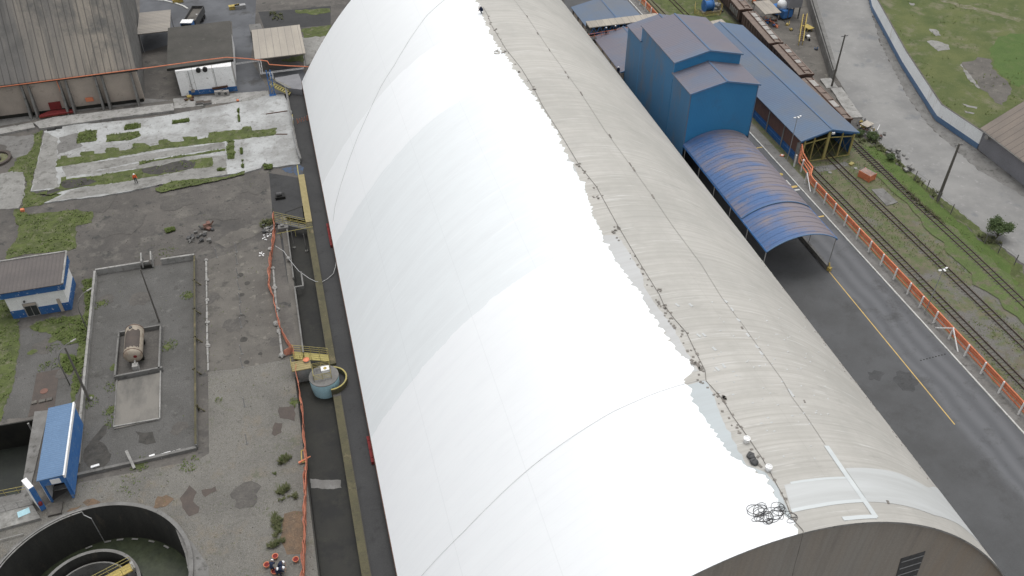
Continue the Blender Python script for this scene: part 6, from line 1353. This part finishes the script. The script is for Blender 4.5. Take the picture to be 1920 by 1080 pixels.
# basin with horizontal tank
t = thing('tank_basin', 'square sunken-looking basin with dark low walls around the rusty tank', 'basin', (-24.9, 89, 0))
for nm, P in (('far_wall', [(-27.5, 93.1), (-22.2, 93.1)]), ('near_wall', [(-27.6, 85.0), (-21.9, 85.1)]), ('side_wall', [(-27.5, 93.1), (-27.5, 85.0)]), ('side_wall', [(-22.3, 93.1), (-22.3, 85.0)])):
    m = MB(); m.bar((*P[0], .35), (*P[1], .35), .22, .7); m.build(nm, M['con'], t)
m = MB(); m.box(-27.4, 85.1, .02, -22.4, 93, .06); m.build('floor', M['stain'], t)
t = thing('storage_tank', 'rusty horizontal cylindrical tank with pale ends inside the basin', 'tank', (-25.2, 89, 0))
tx, ty0, ty1, tz, tr_ = -25.15, 86.9, 91.6, 1.75, 1.12
m = MB(); prof = [(0, -.45), (.5, -.38), (.9, -.16), (1.0, 0)]
rings = [(tr_*r_, ty0+y) for r_, y in prof]+[(tr_*r_, ty1-y) for r_, y in reversed(prof)]
base = len(m.v); NN = 28
for r_, y in rings:
    for k in range(NN): a = 2*pi*k/NN; m.v.append(Vector((tx+max(r_, .01)*cos(a), y, tz+max(r_, .01)*sin(a))))
for i in range(len(rings)-1):
    for k in range(NN): a = base+i*NN; k2 = (k+1) % NN; m.f.append((a+k, a+k2, a+NN+k2, a+NN+k)); m.m.append(0)
m.build('shell', M['tank'], t, smooth=True)
for y in (ty0+.1, ty1-.1): 
    m = MB(); m.tube([(tx, y-.05, tz), (tx, y+.05, tz)], tr_+.03, 28); m.build('weld_band', M['rust'], t)
m = MB(); n_a = 14
for i in range(n_a):
    a0_, a1_ = radians(38+104*i/n_a), radians(38+104*(i+1)/n_a); rr_ = tr_+.012; ya, yb = ty0+.55+.1*sin(i*2.1), ty1-1.0+.15*sin(i*1.3)
    m.add([(tx+rr_*cos(a0_), ya, tz+rr_*sin(a0_)), (tx+rr_*cos(a0_), yb, tz+rr_*sin(a0_)), (tx+rr_*cos(a1_), yb, tz+rr_*sin(a1_)), (tx+rr_*cos(a1_), ya, tz+rr_*sin(a1_))], [(0, 1, 2, 3)])
m.build('worn_paint', M['brown_slab'], t)
for y in (ty0+.9, ty1-.9): m = MB(); m.cbox((tx, y, .05), 1.8, .4, 1.0); m.build('saddle', M['dark_con'], t)
m = MB(); m.cbox((tx+.1, ty0-1.0, .05), .7, .7, 1.1); m.tube([(tx+.1, ty0-.9, 1.1), (tx+.1, ty0-.35, 1.3)], .12, 8); m.build('pump', M['light_con'], t)
m = MB(); m.tube([(tx+.35, ty0-.53, tz+.25), (tx+.35, ty0-.5, tz+.25)], .22, 14); m.build('red_plate', M['red'], t)
m = MB(); m.lathe((tx-.2, ty1-.6, tz+tr_-.03), [(.22, 0), (.22, .14)], 12); m.build('hatch', M['dark_metal'], t)
ywall('thin kerb around the polished concrete pad, left side', [(-27.35, 84.8), (-27.25, 77)], .22, .14, 'con', 'pad_kerb'); ywall('thin kerb around the polished concrete pad, right side', [(-22.2, 84.9), (-22.1, 76.9)], .3, .16, 'light_con', 'pad_kerb'); ywall('thin kerb around the polished concrete pad, near side', [(-27.25, 77.0), (-22.1, 76.9)], .3, .16, 'light_con', 'pad_kerb')
q = G(83, 734); m = MB(); m.lathe((q.x, q.y, .035), [(.45, 0), (.45, .06)], 20); props(m.build('manhole_cover', M['orange' if False else 'brick']), 'round orange-brown manhole cover on the brown slab', 'manhole cover')
for i, (px, py, w_) in enumerate([(65, 756, .6), (80, 753, .75), (93.5, 750, .6)]): q = G(px, py); m = MB(); m.cbox((q.x, q.y, .035), w_, .45, .18, .1); props(m.build('stone_block', M['dust']), 'pale stone block in the row below the manhole cover, %s from the left' % ORD[i], 'block', 'stone blocks below the manhole')
for i, (px, py, w_, d_, mt) in enumerate([(285.5, 855.5, .6, .25, 'white'), (309, 854.5, .8, .6, 'white'), (318, 850, .3, .3, 'white'), (325, 849, .4, .25, 'white'), (335, 846, .5, .35, 'light_con'), (179, 875, .9, .3, 'white')]):
    q = G(px, py); m = MB(); m.cbox((q.x, q.y, .05), w_, d_, .14, .15); o = m.build('discarded_sign', M[mt]); props(o, 'white flat scrap near the yard kerb, %s counted from the left of its row' % ORD[i] if i < 5 else 'single white scrap beside the damp patch in the yard', 'scrap')
    if i == 1: m = MB(); m.cbox((q.x+.05, q.y, .19), .4, .3, .02, .15); m.build('blue_print', M['tank_blue'], o)
m = MB(); a, b = G(253, 880), G(241, 862); m.bar((a.x, a.y, .2), (b.x, b.y+.5, 1.0), .3, .2); props(m.build('concrete_beam', M['light_con']), 'leaning pale concrete beam at the near yard kerb', 'beam')
# gatehouse
GH = thing('gatehouse', 'small white and blue gatehouse with brown sheet roof', 'building', (-38, 100, 0))
gx0, gx1, gy0, gy1 = -41.3, -34.1, 100.2, 105.6
m = MB(); m.box(gx0, gy0, 0, gx1, gy1, 4.2); m.build('wall', M['white_wall' if False else 'white'], GH)
m = MB(); m.box(gx0-.04, gy0-.04, 0, gx1+.04, gy1+.04, 1.35); m.build('blue_base', M['blue_peel'], GH)
m = MB(); m.box(gx0-1.5, gy0-.35, 3.75, gx1+.35, gy1+.4, 4.75); m.build('blue_fascia', M['blue_peel'], GH)
m = MB(); m.slab([(gx0-1.6, gy0-.5, 4.85), (gx1+.45, gy0-.5, 4.85), (gx1+.45, gy1+.6, 5.3), (gx0-1.6, gy1+.6, 5.3)], .1); rf = m.build('roof', M['brown_roof'], GH)
m = MB(); m.bar((gx1+.4, gy0-.5, 4.92), (gx1+.4, gy1+.6, 5.37), .22, .16); m.bar((gx0-1.6, gy1+.55, 5.35), (gx1+.4, gy1+.55, 5.35), .2, .16); m.build('parapet', M['light_con'], rf)
def gq(x, y): return PY(*Z5((x, y))[0], gy0)
a, b = gq(205, 695), gq(345, 765); m = MB(); m.box(a.x-.15, gy0-.08, b.z+.05, b.x+.1, gy0-.045, a.z+.5); fr = m.build('window', M['light_con'], GH)
m = MB(); m.box(a.x, gy0-.1, b.z+.15, a.x+(b.x-a.x)*.47, gy0-.085, a.z-.05); m.box(a.x+(b.x-a.x)*.53, gy0-.1, b.z+.15, b.x, gy0-.085, a.z-.05); m.build('pane', M['glass'], fr)
m = MB(); m.box(a.x-.05, gy0-.1, a.z+.05, b.x+.02, gy0-.085, a.z+.42); m.build('upper_panel', M['tan_wall'], fr)
a, b = gq(465, 632), gq(545, 735); m = MB(); m.box(a.x+.1, gy0-.1, b.z+.1, b.x+.05, gy0-.045, a.z); m.build('shutter', M['tan_wall'], GH)
a = gq(205, 650); m = MB(); m.cbox((a.x, gy0-.15, a.z-.1), .2, .25, .2); m.build('camera_bracket', M['dark_metal'], GH)
m = MB(); m.box(gx1-.3, gy0-.06, .0, gx1+.06, gy0+.3, 3.8); m.build('corner_stripe', M['blue_wall'], GH) if False else None
# blue roofed hut and totem
HT = thing('blue_hut', 'narrow hut with bright blue ribbed roof at the edge of the dark pit', 'hut', (-31.7, 72, 0))
m = MB(); m.slab([(-33.3, 67.7, 4.0), (-30.6, 67.7, 4.15), (-30.6, 78.2, 4.15), (-33.3, 78.2, 4.0)], .12); m.build('roof', M['bright_blue'], HT)
m = MB(); m.box(-30.75, 67.9, .4, -30.6, 78.1, 4.0); m.build('side_panel', M['blue_wall'], HT); m = MB(); m.box(-30.62, 67.6, 3.75, -30.45, 78.2, 4.22); m.build('eave_trim', M['white'], HT)
m = MB(); m.box(-33.25, 68.0, 0, -33.1, 78.0, 4.0); m.build('back_wall', M['white'], HT)
m = MB(); m.box(-33.1, 67.75, 2.9, -30.7, 67.95, 3.95); m.build('front_fascia', M['blue_wall'], HT)
m = MB(); m.cbox((-31.6, 67.7, 3.05), .95, .08, .7); m.build('front_sign', M['white'], HT)
m = MB(); m.box(-30.95, 67.8, 0, -30.75, 68.0, 3.9); m.box(-33.1, 67.8, 0, -32.9, 68.0, 3.9); m.build('corner_post', M['blue_wall'], HT)
m = MB(); m.box(-33.0, 77.6, 0, -30.8, 77.8, 3.9); m.build('end_wall', M['tan_wall'], HT)
t = thing('totem_sign', 'white upright slab with a blue edge and red mark in front of the hut', 'sign', (-34, 66.8, 0))
A_, B_, C_ = Vector((-34.9, 68.3, 0)), Vector((-34.0, 66.9, 0)), Vector((-33.55, 67.2, 0)); hh = 3.9

m = MB(); D2 = A_+(C_-B_); m.hexa([A_, B_, C_, D2, A_+Vector((0, 0, hh)), B_+Vector((0, 0, hh)), C_+Vector((0, 0, hh)), D2+Vector((0, 0, hh))]); m.build('slab', M['white'], t)
m = MB(); e_ = (B_-A_).normalized()*.03; m.hexa([B_+e_, C_+e_, C_+e_*2, B_+e_*2]+[p+Vector((0, 0, hh+.02)) for p in (B_+e_, C_+e_, C_+e_*2, B_+e_*2)]); m.build('blue_edge', M['blue_wall'], t)
q = (B_+C_)/2+e_*3; m = MB(); m.lathe((q.x, q.y, .9), [(.0, 0), (.2, .12), (.2, .5), (.05, .65)], 12); m.build('red_extinguisher', M['red'], t)
q = G(105, 952); m = MB(); m.prism(gp(Z7((400, 480), (530, 445), (515, 545), (400, 572)), .3), 0, .3); props(m.build('concrete_hatch', M['slab_old' if False else 'dust']), 'low concrete box between the totem and the round basin', 'hatch')
q = G(100, 915); m = MB(); m.prism(gp(Z7((410, 335), (560, 300), (575, 330), (410, 370)), .15), 0, .15); m.build('door_step', M['slab_old'], kind='structure')
# dark pit with railing
m = MB(); m.prism([(-60, 81.4), (-35.7, 80.9), (-36.4, 69.2), (-60, 66.8)], -4.3, -4.0); m.build('pit_water', M['black_water'], kind='structure')
m = MB()
PT = [(-60, 81.4), (-35.7, 80.9), (-36.4, 69.2), (-60, 66.8)]
for a, b in zip(PT, PT[1:]): m.bar((a[0], a[1], -2.1), (b[0], b[1], -2.1), .3, 4.18)
m.build('pit_wall', M['dark_con'], kind='structure')
m = MB(); m.prism([(-36.5, 82), (-34.9, 81.8), (-35.6, 68.5), (-36.4, 69.2)], -.1, .16); m.build('pit_edge', M['con'], kind='structure')
q = PY(50, 787, 80.7); m = MB(); m.tube([(q.x, 80.6, -.2), (q.x, 80.6, -1.6)], .12, 8); props(m.build('outlet_pipe', M['light_con']), 'short pale pipe on the far wall of the dark pit', 'pipe')
t = thing('pit_walkway', 'walkway with mustard railings along the near side of the dark pit', 'walkway', (-38, 68, 0))
a, b, c_, d_ = [G(*p, .3) for p in Z7((-60, 425), (270, 360), (275, 475), (-60, 560))]
m = MB(); m.prism([(p.x, p.y) for p in (a, b, c_, d_)], .18, .3); m.build('deck', M['con'], t)
for u, v in ((a, b), (d_, c_)): railing('', '', [u, v], 1.0, M['light_con'] if u is d_ else M['mustard'], rails=2, step=1.3, parent=t)
m = MB(); P = gp(Z7((-60, 560), (275, 480), (340, 590), (-60, 700)), .4); m.prism(P, 0, .4); m.build('pale_ledge', M['slab_old'], kind='structure')
q = G(*Z7((200, 545))[0], .4); m = MB(); m.cbox((q.x, q.y, .41), 1.2, .8, .02, .3); props(m.build('faded_notice', M['tank_blue']), 'faded blue and white notice lying on the pale ledge', 'sign')
# round clarifier basin
t = thing('clarifier_basin', 'large deep round concrete basin with green water', 'basin', (CL[0], CL[1], 0))
m = MB(); m.lathe((CL[0], CL[1], 0), [(CLR+.35, 0), (CLR+.35, .3), (CLR-.02, .3), (CLR-.35, -5.4)], 96, cap=False); m.build('outer_wall', M['basin_wall'], t, smooth=False)
m = MB(); m.lathe((CL[0], CL[1], 0), [(CLR+.38, .29), (CLR+.38, .33), (CLR-.05, .33)], 96, cap=False); m.build('rim', M['con'], t)
m = MB(); m.lathe((CL[0], CL[1], -5.3), [(CLR-.3, 0), (5.1, .0)], 96, cap=False); 
m = MB(); m.lathe((CL[0], CL[1], -5.5), [(CLR-.3, 0), (CLR-.3, .2), (4.4, .2)], 72, cap=False); m.build('outer_water', M['water'], t)
m = MB(); m.lathe((CL[0], CL[1], 0), [(5.1, -5.4), (5.1, -.5), (4.8, -.5), (4.8, -5.4)], 72, cap=False); m.build('inner_ring', M['basin_wall'], t)
m = MB(); m.lathe((CL[0], CL[1], 0), [(5.12, -.52), (5.12, -.46), (4.78, -.46)], 72, cap=False); m.build('ring_coping', M['con'], t)
m = MB(); m.lathe((CL[0], CL[1], 0), [(4.1, -5.4), (4.1, -1.2), (3.95, -1.2), (3.95, -5.4)], 64, cap=False); m.lathe((CL[0], CL[1], 0), [(4.8, -3), (4.1, -3)], 64, cap=False); m.build('core_ring', M['con'], t)
m = MB(); m.lathe((CL[0], CL[1], -4.2), [(3.95, 0), (.01, .05)], 48, cap=False); m.build('core_water', M['black_water'], t)
for a_ in (100, 88, 80, 70, 58, 46, 20, 5):
    a0 = radians(a_); m = MB(); m.lathe((CL[0], CL[1], -5.2), [(9.45, 0), (9.45, .08), (9.25, .08)], 5, a0=a0, a1=a0+.075, cap=False); m.build('weir_plate', M['light_con'], t)
for dr, z in ((.0, .55), (.3, .5)):
    m = MB(); m.tube([(CL[0]+(CLR-.4+dr)*cos(a), CL[1]+(CLR-.4+dr)*sin(a), z+.0) for a in [radians(96+k*3) for k in range(34)]], .07, 6)
    props(m.build('rim_pipe', M['light_con'], smooth=True), 'pale pipe curving round the far left rim of the round basin, %s one' % ('inner' if dr == 0 else 'outer'), 'pipe', 'pale pipes on the basin rim')
a = radians(96); p = Vector((CL[0]+(CLR-.4)*cos(a), CL[1]+(CLR-.4)*sin(a), .5)); e = Vector((CL[0]+(CLR-.6)*cos(radians(78)), CL[1]+(CLR-.6)*sin(radians(78)), -5.2))
m = MB(); m.tube([p, p+Vector((.05, -.1, -.4)), G(171, 972, -.2), G(196, 1016, -5.0)], .05, 6); props(m.build('sloping_pipe', M['grey_metal']), 'thin grey pipe dropping down the inner wall of the round basin', 'pipe')
t = thing('basin_bridge', 'ochre bridge deck with railings reaching the inner ring of the round basin', 'footbridge', (-26, 57, 0))
a, b = Vector((-24.3, 57.6, -.3)), Vector((-29.5, 55.6, -.3)); d = (b-a).normalized(); n_ = Vector((-d.y, d.x, 0))*.5
m = MB(); m.hexa([a-n_, a+n_, b+n_, b-n_]+[p+Vector((0, 0, .15)) for p in (a-n_, a+n_, b+n_, b-n_)]); m.build('deck', M['yellow'], t)
for s in (-1, 1): railing('', '', [a+n_*s+Vector((0, 0, .15)), b+n_*s+Vector((0, 0, .15))], .95, M['mustard'], rails=2, step=1.2, parent=t)
m = MB(); m.bar(a-n_, a+n_, .3, .7); m.build('end_block', M['light_con'], t)
m = MB(); P = gp(Z7((1480, 680), (1620, 790), (1760, 1000), (1760, 1090), (1600, 1090), (1560, 890)), .05)
sheet('rim_apron', P, .03, M['con']); 
m = MB(); m.tube([G(*Z7((-20, 780))[0], .3), G(*Z7((200, 722))[0], .3)], .06, 6); props(m.build('pale_rod', M['light_con']), 'pale rod lying in the weeds left of the round basin', 'rod')
# old round basin rim at the left border
c0 = G(-8, 300); R_ = abs(G(22, 297).x-c0.x); t = thing('ring_curb', 'old circular brown curb at the left border beside the pale slab', 'curb', c0)
m = MB(); m.lathe((c0.x, c0.y, 0), [(R_, 0), (R_, .4), (R_-.45, .4), (R_-.45, .03)], 48, cap=False); m.build('curb_ring', M['brown_slab'], t); m = MB(); m.lathe((c0.x, c0.y, 0), [(R_*.35, 0), (R_*.35, .35), (.01, .4)], 24, cap=False); m.build('centre_cap', M['brown_slab'], t)
sheet('dry_grass', circle((c0.x, c0.y), R_-.5, 30), .05, M['dry_grass'], kind='stuff')
for i, (px, py) in enumerate(((97, 243), (110.5, 240))): q = G(px, py, .2); m = MB(); m.box(q.x-(.75 if i == 0 else .55), q.y-.4, .21, q.x+(.7 if i == 0 else .55), q.y+.4, .24); props(m.build('drain_grate', M['dark']), 'dark square drain grate at the corner of the pale slab, %s one' % ('larger left' if i == 0 else 'smaller right'), 'grate', 'drain grates at the slab corner')
q = G(43, 396); m = MB(); m.cbox((q.x, q.y, 0), .5, .5, .4); props(m.build('orange_marker', M['orange']), 'tiny orange marker at the corner of the grey apron', 'marker')
for i, P in enumerate([Z4((895, 62), (1075, 35)), Z4((975, 232), (1075, 232))]):
    a, b = G(*P[0], .25), G(*P[1], .25); m = MB(); m.bar(a, b, .2, .1); props(m.build('rusty_strip', M['rust']), 'dark strip on the right part of the pale slab, %s one' % ('farther' if i == 0 else 'nearer'), 'strip', 'dark strips on the slab')

# ------------------------------------------------------------------ people
def person(label, loc, rotz, pose, top='navy', bottom='navy', group=None, name='person'):
    """joints in metres, x right, y forward, z up"""
    t = thing(name, label, 'person', loc, group); t.rotation_euler = (0, 0, rotz)
    J = dict(pel=(0, 0, .95), sp=(0, .0, 1.15), ch=(0, 0, 1.38), nk=(0, 0, 1.5), hd=(0, .02, 1.62), ht=(0, .01, 1.72),
             ls=(-.19, 0, 1.42), le=(-.24, .02, 1.13), lw=(-.24, .12, .9), lh=(-.24, .16, .82), rs=(.19, 0, 1.42), re=(.24, .02, 1.13), rw=(.24, .12, .9), rh=(.24, .16, .82),
             lhp=(-.1, 0, .92), lk=(-.12, .03, .5), la=(-.13, 0, .1), lf=(-.13, .14, .05), rhp=(.1, 0, .92), rk=(.12, .03, .5), ra=(.13, 0, .1), rf=(.13, .14, .05))
    J.update(pose)
    Rr = dict(pel=.14, sp=.13, ch=.16, nk=.06, hd=.095, ht=.08, ls=.075, le=.05, lw=.036, lh=.04, rs=.075, re=.05, rw=.036, rh=.04, lhp=.1, lk=.065, la=.045, lf=.045, rhp=.1, rk=.065, ra=.045, rf=.045)
    E_ = [('pel', 'sp'), ('sp', 'ch'), ('ch', 'nk'), ('nk', 'hd'), ('hd', 'ht'), ('ch', 'ls'), ('ls', 'le'), ('le', 'lw'), ('lw', 'lh'), ('ch', 'rs'), ('rs', 're'), ('re', 'rw'), ('rw', 'rh'), ('pel', 'lhp'), ('lhp', 'lk'), ('lk', 'la'), ('la', 'lf'), ('pel', 'rhp'), ('rhp', 'rk'), ('rk', 'ra'), ('ra', 'rf')]
    def skin(nm, ks, es, mat, grow, extra=()):
        idx = {k: i for i, k in enumerate(ks)}; V = [Vector(J[k]) for k in ks]; ee = [(idx[a], idx[b]) for a, b in es]
        rad = [Rr[k]+grow-(.045 if nm == 'body' and k in ('pel', 'sp', 'ch', 'lhp', 'rhp', 'ls', 'rs') else 0) for k in ks]
        if nm == 'body':
            for side in ('l', 'r'):     # five fingers each side
                h = Vector(J[side+'h']); w_ = Vector(J[side+'w']); d = (h-w_).normalized(); u = d.cross(Vector((0, 0, 1)));  u = u.normalized() if u.length > .1 else Vector((1, 0, 0))
                for f in range(4):
                    b0 = len(V); V.append(h+d*(.09-.012*abs(f-1.3))+u*(f-1.5)*.024+Vector((0, .01, -.01))); rad.append(.009); ee.append((idx[side+'h'], b0))
                b0 = len(V); V.append(h+u*.055*(1 if side == 'l' else -1)+d*.03); rad.append(.01); ee.append((idx[side+'h'], b0))
        me = bpy.data.meshes.new(nm); me.from_pydata(V, ee, []); me.materials.append(mat); o = bpy.data.objects.new(nm, me); COL.objects.link(o); o.parent = t
        md = o.modifiers.new('skin', 'SKIN'); md.use_smooth_shade = True
        for i, v in enumerate(me.skin_vertices[0].data): v.radius = (rad[i], rad[i]); v.use_root = (i == 0)
        sb = o.modifiers.new('sub', 'SUBSURF'); sb.levels = 1; sb.render_levels = 1; return o
    body = skin('body', list(J), E_, M['skin'], 0)
    skin('jacket', ['ch', 'sp', 'pel', 'nk', 'ls', 'le', 'rs', 're', 'lw', 'rw'], [('sp', 'pel'), ('ch', 'nk'), ('sp', 'ch'), ('ch', 'ls'), ('ls', 'le'), ('ch', 'rs'), ('rs', 're')]+([('le', 'lw'), ('re', 'rw')]), M[top], .035)
    skin('trousers', ['pel', 'sp', 'lhp', 'lk', 'la', 'rhp', 'rk', 'ra'], [('pel', 'sp'), ('pel', 'lhp'), ('lhp', 'lk'), ('lk', 'la'), ('pel', 'rhp'), ('rhp', 'rk'), ('rk', 'ra')], M[bottom], .022)
    for s in 'lr': skin('boot', [s+'a', s+'f'], [(s+'a', s+'f')], M['boots'], .02)
    hd = Vector(J['ht']); nk = Vector(J['nk']); up = (hd-nk).normalized(); q = up.to_track_quat('Z', 'Y').to_matrix()
    m = MB(); tmp = MB(); tmp.lathe((0, 0, 0), [(.165, 0), (.135, .015), (.128, .06), (.1, .11), (.05, .135), (.005, .14)], 20)
    tmp.cbox((0, .15, 0), .16, .1, .02); W_ = world_loc(t)
    m.v = [q @ v+Vector(J['hd'])+up*.04+W_ for v in tmp.v]; m.f = tmp.f; m.m = tmp.m
    m.build('helmet', M['helmet'], t, smooth=True)
    fc = Vector(J['hd']); f_ = q @ Vector((0, 1, 0))
    m = MB(); c = fc+f_*.1-up*.02+W_; m.blob(c, .02, 1, 1); r_ = q @ Vector((1, 0, 0))
    m.build('nose', M['skin'], body)
    m = MB()
    for s in (-1, 1): m.blob(fc+f_*.085+r_*s*.035+up*.01+W_, .013, 1, 1)
    m.blob(fc+f_*.085-up*.055+W_, .018, 2, 1, .4); m.build('eyes_and_mouth', M['boots'], body)
    return t
person('person in orange vest and white helmet walking on the pale slab', G(256, 343, .2), radians(200), dict(lk=(-.12, .2, .52), la=(-.13, .12, .1), lf=(-.13, .26, .05), rk=(.12, .05, .5), ra=(.13, -.28, .12), rf=(.13, -.14, .06), lw=(-.26, .22, .98), lh=(-.25, .28, .95), rw=(.27, -.02, .88), rh=(.27, -.03, .8)), 'vest', 'dark_metal')
crouch = dict(pel=(0, -.1, .42), sp=(0, -.02, .62), ch=(0, .14, .83), nk=(0, .22, .94), hd=(0, .3, 1.02), ht=(0, .34, 1.12), ls=(-.19, .14, .87), le=(-.24, .3, .66), lw=(-.12, .45, .5), lh=(-.1, .5, .44), rs=(.19, .14, .87), re=(.24, .3, .66), rw=(.12, .45, .5), rh=(.1, .5, .44),
              lhp=(-.1, -.1, .42), lk=(-.16, .3, .5), la=(-.14, .05, .1), lf=(-.14, .2, .05), rhp=(.1, -.1, .42), rk=(.16, .3, .5), ra=(.14, .05, .1), rf=(.14, .2, .05))
bend = dict(pel=(0, -.12, .9), sp=(0, .0, 1.08), ch=(0, .2, 1.2), nk=(0, .3, 1.24), hd=(0, .4, 1.27), ht=(0, .48, 1.32), ls=(-.19, .2, 1.22), le=(-.22, .34, .98), lw=(-.16, .5, .85), lh=(-.14, .56, .8), rs=(.19, .2, 1.22), re=(.22, .34, .98), rw=(.16, .5, .85), rh=(.14, .56, .8), lhp=(-.1, -.12, .88), rhp=(.1, -.12, .88))
q = RP(904, 25); p_ = person('person in dark blue overalls and white helmet sitting on the roof crest', (q.x, q.y, vz(q.x)+.02), radians(80), crouch)
g0 = 'people in navy jackets gathered on the setts'
person('person in navy bending forward, left of the huddled group on the setts', G(512, 1071), radians(-20), bend, group=g0)
person('person in navy crouching in the middle of the group on the setts', G(521, 1074), radians(-150), crouch, group=g0)
person('person in navy at the upper right of the group, white helmet outermost', G(527, 1070), radians(-80), bend, group=g0)
person('person in navy at the lower right of the group, closest to the channel', G(527, 1078), radians(-100), bend, group=g0)
for i, (px, py) in enumerate([(555.5, 1052), (501, 1062), (515, 1074.5), (517, 1046)]):
    q = G(px, py); t = thing('orange_bucket', 'orange bucket %s the group of people in navy' % ['standing alone to the right of', 'at the left of', 'at the feet of', 'just behind'][i], 'bucket', q, 'orange buckets around the group')
    m = MB(); m.lathe(q, [(.2, 0), (.3, .38), (.32, .4), (.27, .39), (.19, .1)], 16); m.build('pail', M['orange'], t); m = MB(); m.lathe(q, [(.25, .3), (.01, .31)], 16, cap=False); m.build('contents', M['red'], t)
person('person in blue overalls and white helmet on the walkway by the conveyor gallery', (59.6, 149.9, 5.18), radians(170), {})
person('second person in blue standing beside the gallery truss', (61.6, 150.2, 5.18), radians(120), {})
q = G(1163, 152, 1.5); person('person in dark clothes and white helmet in the gap beside the tall blue building', (57.0, 136.0, vz(57.0)+.0), radians(180), {})
